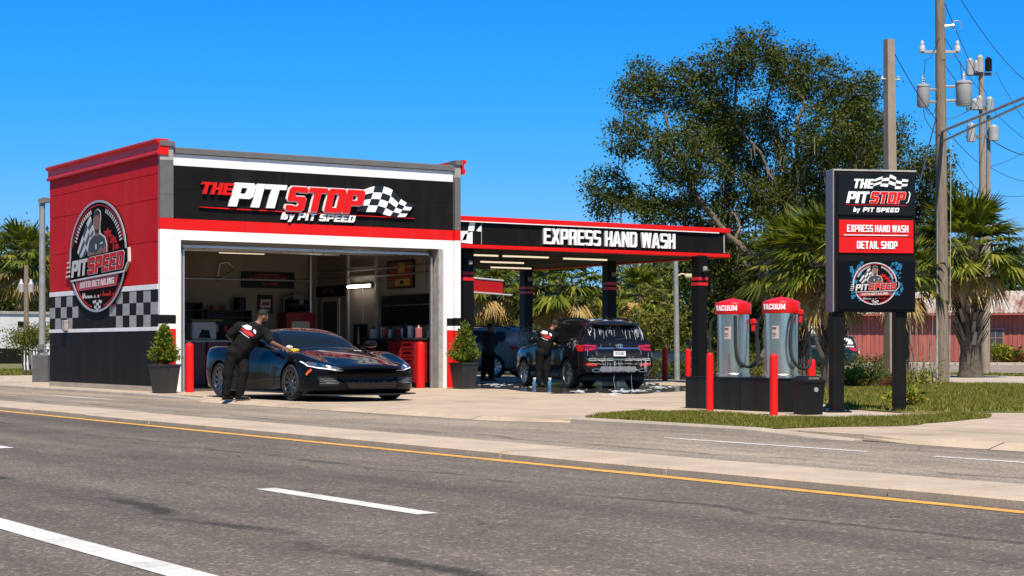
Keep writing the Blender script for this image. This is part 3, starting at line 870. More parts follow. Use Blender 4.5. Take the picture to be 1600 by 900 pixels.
# interior piers, conduits and a door in the right wall
wx = W - .21
for y in (3.95, 5.6):
    mb = MB(); mb.box(wx - .07, y, 0, wx, y + .10, 3.98, .004)
    mb.build('wall_post', mat('post_paint', (.36, .34, .31), .6, .1, var=.1), bld)
mb = MB()
for z in (2.95, 3.15): mb.tube([(wx - .05, .6, z), (wx - .05, L - .3, z)], .022, 6)
mb.tube([(.3, L - .22, 2.93), (W - .4, L - .22, 2.93)], .03, 6)
mb.tube([(.3, 5.9, 3.62), (W - .4, 5.9, 3.62)], .045, 6); mb.tube([(.3, 3.9, 3.66), (W - .4, 3.9, 3.66)], .04, 6)
mb.tube([(W - .5, L - .3, 0), (W - .5, L - .3, 3.9)], .05, 8)
mb.tube([(wx - .05, 4.75, 1.7), (wx - .05, 4.75, 2.65)], .012, 6); mb.tube([(wx - .05, 1.35, 2.6), (wx - .05, 1.35, 3.6)], .016, 6)
mb.tube([(4.7, L - .22, 3.0), (4.75, L - .24, 3.35), (5.0, L - .24, 3.4), (5.2, L - .24, 3.2), (4.9, L - .24, 3.0), (4.7, L - .22, 2.85)], .02, 6)
mb.build('conduit', M_STEEL, bld)
mb = MB(); mb.box(wx - .03, 6.2, 0, wx, 7.3, 2.42); mb.cur = 1; mb.box(wx - .045, 6.32, .02, wx - .03, 7.18, 2.32)
mb.build('door', [mat('door_trim', (.5, .46, .4), .6), mat('door_leaf', (.035, .045, .06), .35)], bld)
mb = MB(); mb.box(-.11, 6.25, 1.45, -.008, 6.5, 1.72, .015); mb.box(-.06, 6.34, 1.40, -.02, 6.41, 1.45)
mb.build('meter_box', M_GREYL, bld)

# ------------------------------------------------------------------ ceiling lamps of the garage
def lamp(name, p0, p1, label, group, hang=.0, parent=None, lit=True):
    p0, p1 = Vector(p0), Vector(p1)
    c = (p0 + p1) / 2
    t = thing(name, label, 'light', c, math.atan2((p1-p0).y, (p1-p0).x), group)
    h = (p1 - p0).length / 2
    mb = MB(); mb.prism([(-.07, .02), (.07, .02), (.05, .07), (-.05, .07)], 'x', -h, h)
    if hang:
        for x in (-h*.7, h*.7): mb.tube([(x, 0, .06), (x, 0, .06 + hang)], .008, 5)
    mb.build('housing', M_GREYM, t)
    mb = MB(); mb.tube([(-h + .03, 0, -.005), (h - .03, 0, -.005)], .024, 8)
    mb.build('tube', M_TUBEL, t)
    return t
B = lambda x, y, z: (BX0 + x, BY0 + y, z)
lamp('strip_light', B(3.6, 4.6, 3.70), B(5.0, 4.6, 3.70), 'lit strip light under the garage ceiling, left of three above the car', 'garage strip lights', .1)
lamp('strip_light', B(5.6, 4.4, 3.70), B(7.0, 4.4, 3.70), 'lit strip light under the garage ceiling towards the right wall', 'garage strip lights', .1)
lamp('strip_light', B(4.3, 6.6, 3.62), B(5.7, 6.6, 3.62), 'lit strip light far back under the garage ceiling above the red banner', 'garage strip lights', .2)
lw = thing('wall_light', 'bright white tube light mounted on the right inner garage wall', 'light', B(wx - .12, 4.80, 2.70))
mb = MB(); mb.box(0, -.66, -.04, .11, .66, .06, .01); mb.build('housing', M_GREYM, lw)
mb = MB(); mb.tube([(-.03, -.62, 0), (-.03, .62, 0)], .04, 10); mb.build('tube', mat('lamp_tube_bright', (1, .95, .85), .4, emit=9.), lw)

# ------------------------------------------------------------------ roof-line sign: THE PIT STOP by PIT SPEED
sg = thing('wall_sign', 'raised red and white shop lettering with chequered flag on the black facade', 'sign', (BX0, BY0 + .095, 0))
F3 = lambda ox, oz: (lambda a, b, d: (ox + a, -d, oz + b))
def sign_text(txt, ox, oz, h, m, parent, name='lettering', d0=.0, d1=.06, border=0., **kw):
    mb = MB()
    for g in lettering(txt, h, **kw):
        if border: g = [grow(lp, border, i > 0) for i, lp in enumerate(g)]
        solid(mb, g, F3(ox, oz), d0, d1)
    return mb.build(name, m, parent)
HV = dict(w=.86, t=.31, s=.205, c=.10, shear=.26, gap=.05, space=.3)
M_LBACK = mat('letter_return', (.02, .02, .022), .5)
sign_text('THE', .98, 4.575, .275, M_REDB, sg, d0=.02, d1=.085, **dict(HV, w=.92, gap=.10), fit=.86)
sign_text('THE', .98, 4.575, .275, M_LBACK, sg, 'letter_backing', 0, .02, .012, **dict(HV, w=.92, gap=.10), fit=.86)
sign_text('PIT', 1.70, 4.315, .56, M_WHITEL, sg, d0=.02, d1=.10, **HV, fit=1.50)
sign_text('PIT', 1.70, 4.315, .56, M_LBACK, sg, 'letter_backing', 0, .02, .016, **HV, fit=1.50)
sign_text('STOP', 3.13, 4.275, .58, M_REDB, sg, d0=.09, d1=.125, **HV, fit=2.16)
sign_text('STOP', 3.13, 4.275, .58, M_WHITEL, sg, 'letter_outline', .02, .09, .02, **HV, fit=2.16)
sign_text('by', 3.06, 4.065, .19, M_WHITEL, sg, d0=.0, d1=.05, w=.75, t=.27, s=.22, c=.1, shear=.22, gap=.10, fit=.37)
sign_text('PIT SPEED', 3.50, 4.065, .18, M_WHITEL, sg, d0=.0, d1=.05, w=.80, t=.25, s=.21, c=.10, shear=.22, gap=.14, space=.36, fit=1.56)
mb = MB(); mb.prism([(.98, 4.262), (1.02, 4.275), (6.70, 4.235), (6.72, 4.222), (1.6, 4.245)], 'y', -.05, .0); mb.build('underline', M_REDB, sg)
def flag_cells(top, bot, rows, to3, d0, d1, sub=3):
    """a chequered flag between two curves: (white MB, black MB)"""
    wb = (MB(), MB())
    n = len(top) - 1
    def cr(P, t):
        i = min(int(t), len(P) - 2); f = t - i
        p0, p1, p2, p3 = P[max(i-1, 0)], P[i], P[i+1], P[min(i+2, len(P)-1)]
        return tuple(.5*(2*p1[k] + (p2[k]-p0[k])*f + (2*p0[k]-5*p1[k]+4*p2[k]-p3[k])*f*f + (3*p1[k]-p0[k]-3*p2[k]+p3[k])*f**3) for k in (0, 1))
    def S(u, v):
        a, b = cr(top, u), cr(bot, u)
        bow = .06*math.sin(math.pi*v)*(a[1]-b[1])
        return (a[0] + (b[0]-a[0])*v + bow*.5, a[1] + (b[1]-a[1])*v)
    for i in range(n):
        for j in range(rows):
            mb = wb[(i + j) % 2]
            lp = [S(i + k/sub, j/rows) for k in range(sub)] + [S(i+1, (j + k/sub)/rows) for k in range(sub)] + [S(i+1 - k/sub, (j+1)/rows) for k in range(sub)] + [S(i, (j+1 - k/sub)/rows) for k in range(sub)]
            solid(mb, [lp], to3, d0, d1 + (.0015 if mb is wb[0] else 0))
    return wb
def fxy(X, Y):
    p = on_y(480 + X/8.89, 270 + Y/8.89, BY0); return (p.x - BX0, p.z)
TOP = [(795, 240), (945, 185), (1072, 190), (1195, 240), (1310, 362), (1390, 412), (1490, 436)]
BOT = [(690, 530), (825, 540), (952, 545), (1058, 572), (1160, 600), (1258, 612), (1368, 612)]
wm, km = flag_cells([fxy(*p) for p in TOP], [fxy(*p) for p in BOT], 4, F3(0, 0), .0, .07)
M_FLAGK = mat('flag_black', (.012, .012, .013), .4)
wm.build('flag_check', M_WHITEL, sg); km.build('flag_field', M_FLAGK, sg)

# ------------------------------------------------------------------ round emblem (on the side wall and on the road sign's screen)
def emblem(parent, to3, sx, sz, rim=True, scale_d=1.):
    """parts of the round workshop emblem, drawn in a frame where the disc is the unit circle"""
    M_PRBK = mat('print_black', (.006, .0055, .0055), .9, spec=.05)
    M_WHITEL = mat('print_white_shaded', (.52, .51, .50), .6, spec=.2, var=.12, vscale=6)  # greyed white: the shading on the emblem is put into the colour
    M_REDB = mat('print_red_deep', (.46, .012, .012), .6, spec=.15, var=.1)  # deeper and less glossy than the red of the shop lettering
    def T(a, b, d): return to3(a*sx, b*sz, d*scale_d)
    def circ(r, n=56, a0=0, a1=2*math.pi): return [(r*math.cos(a0+(a1-a0)*i/n), r*math.sin(a0+(a1-a0)*i/n)) for i in range(n)]
    def ringp(r0, r1, a0, a1, n=24):
        return [(r1*math.cos(a0+(a1-a0)*i/n), r1*math.sin(a0+(a1-a0)*i/n)) for i in range(n+1)] + [(r0*math.cos(a1+(a0-a1)*i/n), r0*math.sin(a1+(a0-a1)*i/n)) for i in range(n+1)]
    def part(name, loops_list, d0, d1, m):
        mb = MB()
        for lps in loops_list: solid(mb, lps, T, d0, d1)
        return mb.build(name, m, parent)
    if rim:
        part('disc', [[circ(1.0)]], 0, .05, M_PRBK)
        part('rim', [[circ(1.0), circ(.962)[::-1]]], .05, .075, mat('rim_grey', (.40, .40, .40), .4, .3))
    else:
        part('rim', [[circ(1.0), circ(.955)[::-1]]], 0, .01, M_WHITEL)
    z1 = .056 if rim else .008
    part('red_ring', [[ringp(.905, .93, .25, 2.9)], [ringp(.905, .93, 3.75, 4.5)], [ringp(.905, .93, 4.95, 5.7)]], .0, z1, M_REDB)
    # ring of small raised letters: short slanting dashes too small to read
    def tick(a, r0=.80, r1=.875, w_=.016):
        ca, sa = math.cos(a), math.sin(a)
        return [(r0*ca - w_*sa, r0*sa + w_*ca), (r1*ca - w_*sa, r1*sa + w_*ca), (r1*ca + w_*sa, r1*sa - w_*ca), (r0*ca + w_*sa, r0*sa - w_*ca)]
    part('ring_lettering', [[tick(a)] for a in [.30 + .075*i for i in range(13)] + [1.85 + .075*i for i in range(13)]], 0, z1, M_WHITEL)
    # chequered flag at left
    wm, km = flag_cells([(-.72, .12), (-.52, .42), (-.38, .62), (-.25, .74)], [(-.55, -.06), (-.36, .10), (-.22, .30), (-.10, .40)], 4, T, 0, z1 + .002, 2)
    wm.build('flag_check', M_WHITEL, parent); km.build('flag_field', mat('flag_grey', (.05, .05, .055), .5), parent)
    # red palms at right
    pl = []
    for cx, cz, s in ((.36, .36, 1.0), (.55, .24, .8), (.66, .12, .6)):
        pl.append([[(cx-.02*s, -.02), (cx+.02*s, -.02), (cx+.012*s, cz), (cx-.012*s, cz)]])
        for k in range(5):
            a = -.3 + k*.93
            e = (cx + .17*s*math.cos(a), cz + .12*s*math.sin(a))
            nx, nz = -.04*s*math.sin(a), .04*s*math.cos(a)
            pl.append([[(cx, cz), ((cx+e[0])/2+nx, (cz+e[1])/2+nz), e, ((cx+e[0])/2-nx, (cz+e[1])/2-nz)]])
    part('palm_motif', pl, 0, z1, M_REDB)
    # a man in a black shirt, arms folded, half length
    M_SK = mat('print_skin', (.22, .105, .06), .6); M_SH = mat('print_shirt', (.035, .036, .04), .6); M_HR = mat('print_hair', (.02, .015, .012), .7)
    part('figure_outline', [[[(-.32, -.06), (-.34, .16), (-.28, .32), (-.13, .40), (-.12, .50), (-.14, .68), (-.08, .82), (.02, .85), (.11, .80), (.13, .66), (.10, .50), (.11, .41), (.28, .33), (.34, .18), (.34, -.06)]]], 0, z1 + .003, mat('print_line', (.5, .5, .5), .6))
    part('figure_shirt', [[[(-.30, -.06), (-.32, .15), (-.26, .30), (-.11, .385), (.0, .36), (.10, .385), (.26, .31), (.32, .17), (.32, -.06)]]], 0, z1 + .006, M_SH)
    part('figure_face', [[[(-.07, .37), (.07, .37), (.085, .50), (.115, .62), (.10, .74), (.0, .79), (-.10, .74), (-.115, .62), (-.09, .48)]]], 0, z1 + .008, M_SK)
    part('figure_hair', [[[(-.12, .62), (-.125, .72), (-.06, .82), (.03, .835), (.105, .78), (.12, .66), (.09, .72), (.0, .745), (-.08, .73)]], [[(-.095, .52), (-.05, .41), (.05, .41), (.095, .52), (.05, .49), (0, .47), (-.05, .49)]]], 0, z1 + .010, M_HR)
    part('figure_arm', [[[(-.30, -.04), (-.27, .10), (-.05, .05), (.14, .16), (.22, .12), (.05, -.05), (-.15, -.05)]], [[(.10, .02), (.29, .20), (.31, .02), (.24, -.05)]]], 0, z1 + .010, M_SK)
    part('figure_shirt_mark', [[[(-.06, .13), (-.02, .13), (-.02, .22), (-.06, .22)]], [[(.12, .20), (.20, .22), (.20, .25), (.12, .235)]]], 0, z1 + .012, M_WHITEL)
    # name board across the disc, tilted up to the right
    tl = .045
    def R2(a, b): return (a*math.cos(tl) - b*math.sin(tl), a*math.sin(tl) + b*math.cos(tl))
    part('name_board', [[[R2(*p) for p in [(-.99, -.345), (.90, -.345), (1.05, -.2), (1.05, .035), (-.93, .035)]]]], 0, z1 + .03, M_PRBK)
    part('name_board_edge', [[[R2(*p) for p in lp]] for lp in ([(-.96, -.375), (.92, -.375), (1.08, -.205), (1.08, .04), (1.05, .04), (1.05, -.195), (.905, -.345), (-.96, -.345)],)], 0, z1 + .032, M_WHITEL)
    part('speed_stripe', [[[R2(*p) for p in [(-1.16 + k*.02, -.28 + k*.085), (-1.0, -.28 + k*.085), (-1.0, -.25 + k*.085), (-1.13 + k*.02, -.25 + k*.085)]]] for k in range(4)], 0, z1 + .028, M_WHITEL)
    for txt, x0, wd, m in (('PIT', -.93, .62, M_WHITEL), ('SPEED', -.33, 1.28, M_REDB)):
        gl = [[[R2(px + x0, py - .30) for px, py in lp] for lp in g] for g in lettering(txt, .30, w=.80, t=.28, s=.22, c=.1, shear=.22, gap=.07, fit=wd)]
        if txt == 'SPEED': part('letter_outline', [[grow(lp, .012, i > 0) for i, lp in enumerate(g)] for g in gl], 0, z1 + .034, M_WHITEL)
        part('lettering', gl, 0, z1 + .040, m)
    part('banner', [[[(-.80, -.40), (.74, -.34), (.66, -.55), (-.70, -.60)]]], 0, z1 + .004, mat('banner_red', (.42, .03, .03), .5))
    part('lettering', [[[(px - .62, py - .555 + px*.035) for px, py in lp] for lp in g] for g in lettering('AUTO DETAILING', .115, w=.62, t=.2, s=.2, c=.08, gap=.14, space=.3, fit=1.2)], 0, z1 + .012, M_WHITEL)
    # hand-written line: looping strokes
    def scrawl(x0, x1, zc, seed):
        rs_ = random.Random(seed); out = []; x = x0
        while x < x1:
            w_ = rs_.uniform(.03, .06); h_ = rs_.choice((.05, .05, .10))
            if rs_.random() < .16: x += .05; continue
            out.append([[(x, zc), (x+.016, zc), (x+w_*.7+.016, zc+h_), (x+w_*.7, zc+h_)]]); out.append([[(x+w_*.7, zc+h_*.9), (x+w_*.7+.014, zc+h_*.9), (x+w_+.014, zc), (x+w_, zc)]])
            x += w_ + .012
        return out
    part('script_line', scrawl(-.55, .0, -.74, 5), 0, z1 + .002, M_WHITEL)
    part('script_line', scrawl(.06, .60, -.72, 6), 0, z1 + .002, M_REDB)
    wm, km = flag_cells([(-.16, -.80), (-.05, -.78), (.06, -.78), (.17, -.80)], [(-.07, -.98), (-.02, -.985), (.03, -.985), (.08, -.98)], 4, T, 0, z1 + .003, 2)
    wm.build('shield_check', M_WHITEL, parent); km.build('shield_field', mat('flag_black2', (.015, .015, .016), .5), parent)
    part('red_star', [[[(sx_, -.84), (sx_+.035, -.87), (sx_+.02, -.91), (sx_-.02, -.91), (sx_-.035, -.87)]] for sx_ in (-.46, -.34, .36, .48)], 0, z1, M_REDB)
em = thing('emblem_sign', 'large round workshop emblem with a man and chequered flag on the red side wall', 'sign', (BX0 - .004, 42.05, 3.27))
emblem(em, lambda a, b, d: (-d, -a, b), 2.02, 1.38, scale_d=.7)
# ------------------------------------------------------------------ wash canopy
CY0, CY1, CX0, CX1 = 39.2, 50.2, 23.55, 32.9
cn = thing('wash_canopy', 'flat black wash canopy with red edges on square black columns beside the building', 'canopy', (CX0, CY0, 0))
cw, cl = CX1 - CX0, CY1 - CY0
M_CRED = mat('canopy_red', (.66, .010, .008), .4, spec=.2, var=.05, dirt=.05)
mb = MB()
for x0, x1 in ((.0, 2.6), (2.6, 5.4), (5.4, cw - .10)): mb.box(x0 + .002, .0, 3.72, x1 - .002, .08, 4.30, .004)
mb.build('fascia', M_BLACKP, cn)
mb = MB(); mb.box(cw - .18, .10, 3.72, cw - .10, cl, 4.30); mb.box(0, cl - .08, 3.72, cw - .2, cl, 4.30); mb.build('fascia', M_BLACKP, cn)
mb = MB()
mb.box(-.0, -.07, 4.32, cw + .03, .25, 4.45, .01); mb.box(cw - .25, .26, 4.32, cw + .03, cl, 4.45, .01)
mb.build('top_edge', M_CRED, cn)
mb = MB(); mb.box(0, -.075, 4.295, cw - .4, -.01, 4.318); mb.build('white_trim', M_WHITEL, cn)
mb = MB()
mb.box(-.0, -.06, 3.61, cw + .02, .2, 3.71, .01); mb.box(cw - .22, .21, 3.61, cw + .02, cl, 3.71, .01)
mb.build('bottom_edge', M_CRED, cn)
mb = MB(); mb.box(.02, .1, 4.12, cw - .2, cl - .1, 4.28)
mb.build('roof', M_GREYM, cn)
mb = MB()
mb.box(.02, .21, 3.66, cw - .23, cl - .1, 3.70)
for i in range(14): mb.box(.03, .5 + i*.75, 3.635, cw - .24, .54 + i*.75, 3.66)
mb.build('soffit', mat('soffit_dark', (.035, .033, .03), .55, var=.3, vscale=2), cn)
mb = MB(); mb.box(cw - .19, -.02, 3.74, cw - .15, -.005, 4.28); mb.build('corner_trim', M_GREYL, cn)
# chequered flag patch at the left end of the fascia
for (x0, x1, z0, z1, k) in ((.30, .62, 3.73, 3.98, 0), (.62, .9, 3.98, 4.2, 0), (.9, 1.28, 4.08, 4.22, 0), (.30, .62, 3.98, 4.22, 1), (.62, 1.25, 3.73, 3.98, 1)): pass
p = []
mb = MB()
q = lambda px, py: (lambda v: (v.x - CX0, v.z))(on_y(px, py, CY0))
for lp in ([(700, 361), (731, 361), (728, 375), (700, 378)], [(734, 344), (743, 344), (740, 361), (731, 361)], [(744, 361), (751.5, 351), (751.5, 362)], [(721, 377), (726, 366), (738, 362), (738, 381), (720, 379)]):
    solid(mb, [[q(*t) for t in lp]], lambda a, b, d: (a, -d, b), 0, .012)
mb.build('flag_check', M_WHITEL, cn)
mb = MB()
for lp in ([(751.6, 344), (752.4, 344), (752.4, 382), (751.6, 382)],): solid(mb, [[q(*t) for t in lp]], lambda a, b, d: (a, -d, b), 0, .016)
mb.build('panel_joint', M_GREYL, cn)
# columns
M_BAND = mat('band_red', (.60, .015, .015), .35)
cols = []
for px, xx in ((727.5, None), (822, 31.84), (952, 31.84), (1093, 31.84)):
    if xx is None: v = on_y(px, 500, 39.75)
    else: v = on_x(px, 500, xx)
    cols.append((v.x, v.y))
cols.append((24.1, 45.0)); 
for (x, y) in cols:
    lx, ly = x - CX0, y - CY0
    hw = .16
    mb = MB(); mb.box(lx - hw, ly - hw, 0, lx + hw, ly + hw, 3.64, .012)
    c = mb.build('column', M_BLKM, cn)
    mb = MB(); mb.box(lx - hw - .012, ly - hw - .012, 2.78, lx + hw + .012, ly + hw + .012, 2.87, .004); mb.box(lx - hw - .012, ly - hw - .012, 2.93, lx + hw + .012, ly + hw + .012, 3.02, .004)
    mb.build('band', M_BAND, c)
    mb = MB(); mb.box(lx - hw - .2*0 - .03, ly - hw - .03, .0, lx + hw + .03, ly + hw + .03, .035, .006)
    mb.build('base_plate', M_BLKM, c)
    mb = MB(); mb.tube([(lx, ly - hw, 3.2), (lx - .05, ly - hw - .12, 3.24)], .03, 6); mb.lathe([(.02, -.06), (.07, -.03), (.075, .06), (.02, .08)], (lx - .06, ly - hw - .16, 3.24), 10)
    mb.build('floodlight', M_GREYL, c)
for i, (x0, y0, x1, y1) in enumerate(((1.2, 2.2, 2.9, 2.2), (3.0, 2.2, 4.6, 2.2), (5.2, 2.4, 6.8, 2.4), (1.4, 5.2, 3.0, 5.2), (4.2, 5.3, 5.8, 5.3), (2.6, 8.4, 4.2, 8.4), (6.4, 8.2, 8.0, 8.2))):
    nm = ['second from the left in its front row', 'third along in its front row', 'nearest the right in its front row', 'left one of its middle row', 'right one of its middle row', 'left one of its back row', 'right one of its back row'][i]
    lamp('canopy_light', (CX0 + x0, CY0 + y0, 3.58), (CX0 + x1, CY0 + y1, 3.58), 'strip light under the wash canopy, ' + nm, 'canopy strip lights')
ws = thing('canopy_sign', 'raised white block letters spelling express hand wash on the canopy fascia', 'sign', (0, CY0 - .002, 0))
sign_text('EXPRESS HAND WASH', 26.44, 3.80, .42, M_WHITEL, ws, d0=0, d1=.07, w=.50, t=.15, s=.15, c=.07, gap=.075, space=.24, fit=4.47)

# ------------------------------------------------------------------ small red canopy further back
v0, v1 = at(715, 440, 62), at(786, 440, 66)
rc = thing('red_canopy', 'low red vacuum canopy on one post behind the wash bay', 'canopy', (v0.x, v0.y, 0), math.atan2(v1.y - v0.y, v1.x - v0.x))
ln = math.hypot(v1.x - v0.x, v1.y - v0.y)
mb = MB(); mb.box(0, 0, 3.05, ln, 1.6, 3.50, .02); mb.build('fascia', M_CRED, rc)
mb = MB(); mb.box(-.02, -.02, 3.50, ln + .05, 1.62, 3.56, .01); mb.tube([(ln, .3, 3.52), (ln + .4, .3, 3.5), (ln + .6, .3, 3.35), (ln + .62, .3, 3.2)], .03, 6); mb.box(1.2, -.02, 3.0, ln + .9, .2, 3.045)
mb.build('trim', M_WHITE, rc)
mb = MB(); mb.tube([(ln*.75, .8, 0), (ln*.75, .8, 3.05)], .07, 10); mb.build('post', M_BLKM, rc)
mb = MB(); mb.box(ln*.75 - .4, .74, 2.55, ln*.75 - .1, .8, 2.95, .01); mb.build('notice_plate', M_WHITE, rc)

# ------------------------------------------------------------------ road sign on two posts
SA = rad(10) - HEAD
s0 = at(1303, None, 27.2)
rsn = thing('road_sign', 'tall black two post road sign with red panel and dark screen', 'sign', (s0.x, s0.y, 0), SA)
SW = 1.335
mb = MB(); mb.box(0, .0, 1.56, SW, .30, 3.74, .012); mb.build('cabinet', M_BLKM, rsn)
mb = MB(); mb.box(-.022, -.012, 1.56, -.001, .31, 3.765, .004); mb.build('side_plate', mat('sign_side', (.22, .215, .21), .5, var=.1), rsn)
mb = MB(); mb.box(-.02, -.012, 3.742, SW + .01, .31, 3.77, .004); mb.build('top_cap', M_GREYL, rsn)
mb = MB()
for x0, x1, y1 in ((.0, .19, .2), (1.04, 1.21, .2)):
    mb = MB(); mb.box(x0, .06, 0, x1, .24, 1.56, .008); p_ = mb.build('post', M_BLKM, rsn)
    mb = MB(); mb.box(x0 - .09, -.03, 0, x1 + .09, .33, .03, .006)
    for bx, by in ((x0 - .05, .02), (x1 + .05, .02), (x0 - .05, .28), (x1 + .05, .28)): mb.lathe([(.0, .06), (.02, .06), (.02, .03)], (bx, by, 0), 6)
    mb.build('base_plate', M_BLKM, p_)
def spanel(z0, z1, x0, x1, m, name, d=.025):
    mb = MB(); mb.box(x0, -d, z0, x1, -.001, z1, .006); return mb.build(name, m, rsn)
M_SBK = mat('sign_face', (.007, .008, .010), .35, spec=.2, var=.1)
spanel(3.06, 3.71, .06, SW - .03, M_SBK, 'top_panel')
M_SRED = mat('sign_red', (.60, .009, .010), .45, spec=.2, var=.04)
spanel(2.73, 2.985, .075, SW - .045, M_SRED, 'red_panel'); spanel(2.475, 2.722, .075, SW - .045, M_SRED, 'red_panel')
spanel(1.60, 2.36, .06, SW - .02, mat('screen_glass', (.004, .004, .005), .25, spec=.15), 'screen')
S3 = lambda ox, oz: (lambda a, b, d: (ox + a, -.026 - d, oz + b))
def stext(txt, ox, oz, h, m, name='lettering', d0=0, d1=.010, border=0, **kw):
    mb = MB()
    for g in lettering(txt, h, **kw):
        if border: g = [grow(lp, border, i > 0) for i, lp in enumerate(g)]
        solid(mb, g, S3(ox, oz), d0, d1)
    return mb.build(name, m, rsn)
stext('THE', .29, 3.475, .145, M_WHITEL, fit=.36, **dict(HV, w=.84, gap=.09))
stext('PIT', .185, 3.245, .18, M_WHITEL, fit=.385, **HV)
stext('STOP', .565, 3.245, .18, M_REDB, d1=.012, fit=.60, **HV)
stext('STOP', .565, 3.245, .18, M_WHITEL, 'letter_outline', 0, .008, .0055, fit=.60, **HV)
stext('by', .30, 3.11, .075, M_WHITEL, w=.75, t=.25, s=.22, c=.1, shear=.22, gap=.12, fit=.115)
stext('PIT SPEED', .455, 3.11, .07, M_WHITEL, w=.80, t=.25, s=.21, c=.10, shear=.22, gap=.16, space=.36, fit=.60)
mb = MB(); mb.prism([(.18, 3.215), (1.17, 3.215), (1.18, 3.222), (.18, 3.222)], 'y', -.034, -.025); mb.build('underline', M_REDB, rsn)
T2 = [(.66, 3.62), (.78, 3.665), (.90, 3.695), (1.0, 3.655), (1.10, 3.63), (1.20, 3.62)]
B2 = [(.61, 3.475), (.74, 3.51), (.86, 3.50), (.98, 3.475), (1.08, 3.475), (1.17, 3.49)]
wm, km = flag_cells(T2, B2, 4, S3(0, 0), 0, .008)
wm.build('flag_check', M_WHITEL, rsn); km.build('flag_field', M_FLAGK, rsn)
mb = MB(); mb.prism([(1.205, 3.43), (1.225, 3.40), (1.195, 3.28), (1.165, 3.25), (1.175, 3.25), (1.21, 3.28), (1.24, 3.40), (1.22, 3.435)], 'y', -.034, -.025); mb.build('bracket_mark', M_WHITEL, rsn)
stext('EXPRESS HAND WASH', .20, 2.80, .108, M_WHITEL, d1=.014, w=.50, t=.165, s=.15, c=.07, gap=.075, space=.24, fit=1.0)
stext('DETAIL SHOP', .36, 2.54, .118, M_WHITEL, d1=.014, w=.52, t=.17, s=.155, c=.07, gap=.08, space=.24, fit=.66)
mb = MB(); mb.box(.15, -.034, 2.745, SW - .14, -.0262, 2.757); mb.build('rule', M_WHITEL, rsn)
# what the screen shows: the emblem over streaks of blue
mb = MB(); rk = random.Random(21)
for k in range(90):
    side = rk.choice((0, 1)); x = rk.uniform(.24, .44) if side == 0 else rk.uniform(.88, 1.10)
    z = rk.uniform(1.72, 2.33); a = rk.uniform(.008, .045); b = rk.uniform(.008, .085)
    mb.prism([(x, z), (x + a, z + rk.uniform(-.01, .01)), (x + a + rk.uniform(-.02, .03), min(2.34, z + b)), (x - .006, min(2.34, z + b*.8))], 'y', -.0266 - .0001*k, -.0255)
mb.build('screen_glow', mat('screen_blue', (.01, .11, .22), .4, emit=.35), rsn)
o = len(rsn.children)
emblem(rsn, lambda a, b, d: (.655 + a, -.034 - d*.5, 2.0 + b), .36, .33, rim=False)

# ------------------------------------------------------------------ bollards
M_BOL = mat('bollard_red', (.66, .009, .008), .45, spec=.25, var=.06, vscale=5, bump=.03, bscale=20, dirt=.06)
def bollard(x, y, r, h, label, group):
    mb = MB()
    prof = [(r, 0), (r, h - r*.9)] + [(r*math.cos(a), h - r*.9 + r*.9*math.sin(a)) for a in [i*math.pi/12 for i in range(1, 7)]]
    mb.lathe(prof[:-1] + [(.0005, h)], n=20)
    o = mb.build('bollard', M_BOL, None, (x, y, 0))
    return tag(o, label, 'bollard', group)
p = at(296, 613); bollard(p.x, p.y, .098, 1.13, 'stout red bollard left of the black sports car by the garage door', 'bollards at the garage door')
p = at(657, 606.5); bollard(p.x, p.y, .105, 1.17, 'stout red bollard right of the black sports car by the garage door', 'bollards at the garage door')
p = at(1109, 642); bollard(p.x, p.y, .058, .93, 'slim red bollard in front of the left vacuum', 'bollards around the vacuums')
p = at(1209, 649); bollard(p.x, p.y, .062, .92, 'slim red bollard in front of the right vacuum', 'bollards around the vacuums')
p = at(1268, 626); bollard(p.x, p.y, .075, .80, 'short red bollard behind the black litter bin', 'bollards around the vacuums')
p = at(1039, 594.5); bollard(p.x, p.y, .09, 1.02, 'sunlit red bollard right behind the soapy black car', 'bollards behind the wash bay')
p = at(1075, 592.5); bollard(p.x, p.y, .09, .98, 'shaded red bollard next to the right canopy column', 'bollards behind the wash bay')

# ------------------------------------------------------------------ vacuum island
v = at(1180, 643.5)
isl = thing('vacuum_island', 'low black metal plinth that carries the two vacuums', 'plinth', (18.42, 20.6, 0))
M_PL = mat('plinth_black', (.009, .009, .009), .3, spec=.25, var=.3, vscale=2, dirt=.08)
mb = MB(); mb.prism([(0, .16), (0, 1.05), (.66, 1.05), (.66, 0), (.16, 0)], 'z', 0, .50); mb.build('plinth_body', M_PL, isl)
mb = MB(); mb.prism([(0, 1.065), (0, 2.45), (.66, 2.45), (.66, 1.065)], 'z', 0, .505); mb.build('plinth_body', M_PL, isl)
mb = MB(); mb.prism([(-.012, .16), (-.012, 2.46), (.67, 2.46), (.67, -.012), (.155, -.012)], 'z', .507, .53); mb.build('plinth_top', M_BLKM, isl)
M_INOX = mat('brushed_steel', (.84, .76, .66), .30, 1., var=.25, vscale=3, stretch=(14, 14, .3), rvar=.1)
def anisotropic(m, rough, an):
    n, l = m.node_tree.nodes, m.node_tree.links
    b = n['Principled BSDF']
    for k in list(b.inputs['Roughness'].links): l.remove(k)
    b.inputs['Roughness'].default_value = rough; b.inputs['Anisotropic'].default_value = an
    t = n.new('ShaderNodeTangent'); t.direction_type = 'RADIAL'; t.axis = 'Z'
    l.new(t.outputs[0], b.inputs['Tangent'])
anisotropic(M_INOX, .26, .72)
M_VRED = mat('vacuum_red', (.60, .008, .008), .35, spec=.3, var=.05, dirt=.08)
M_HOSE = mat('hose_black', (.016, .016, .017), .55, bump=.4, bscale=40)
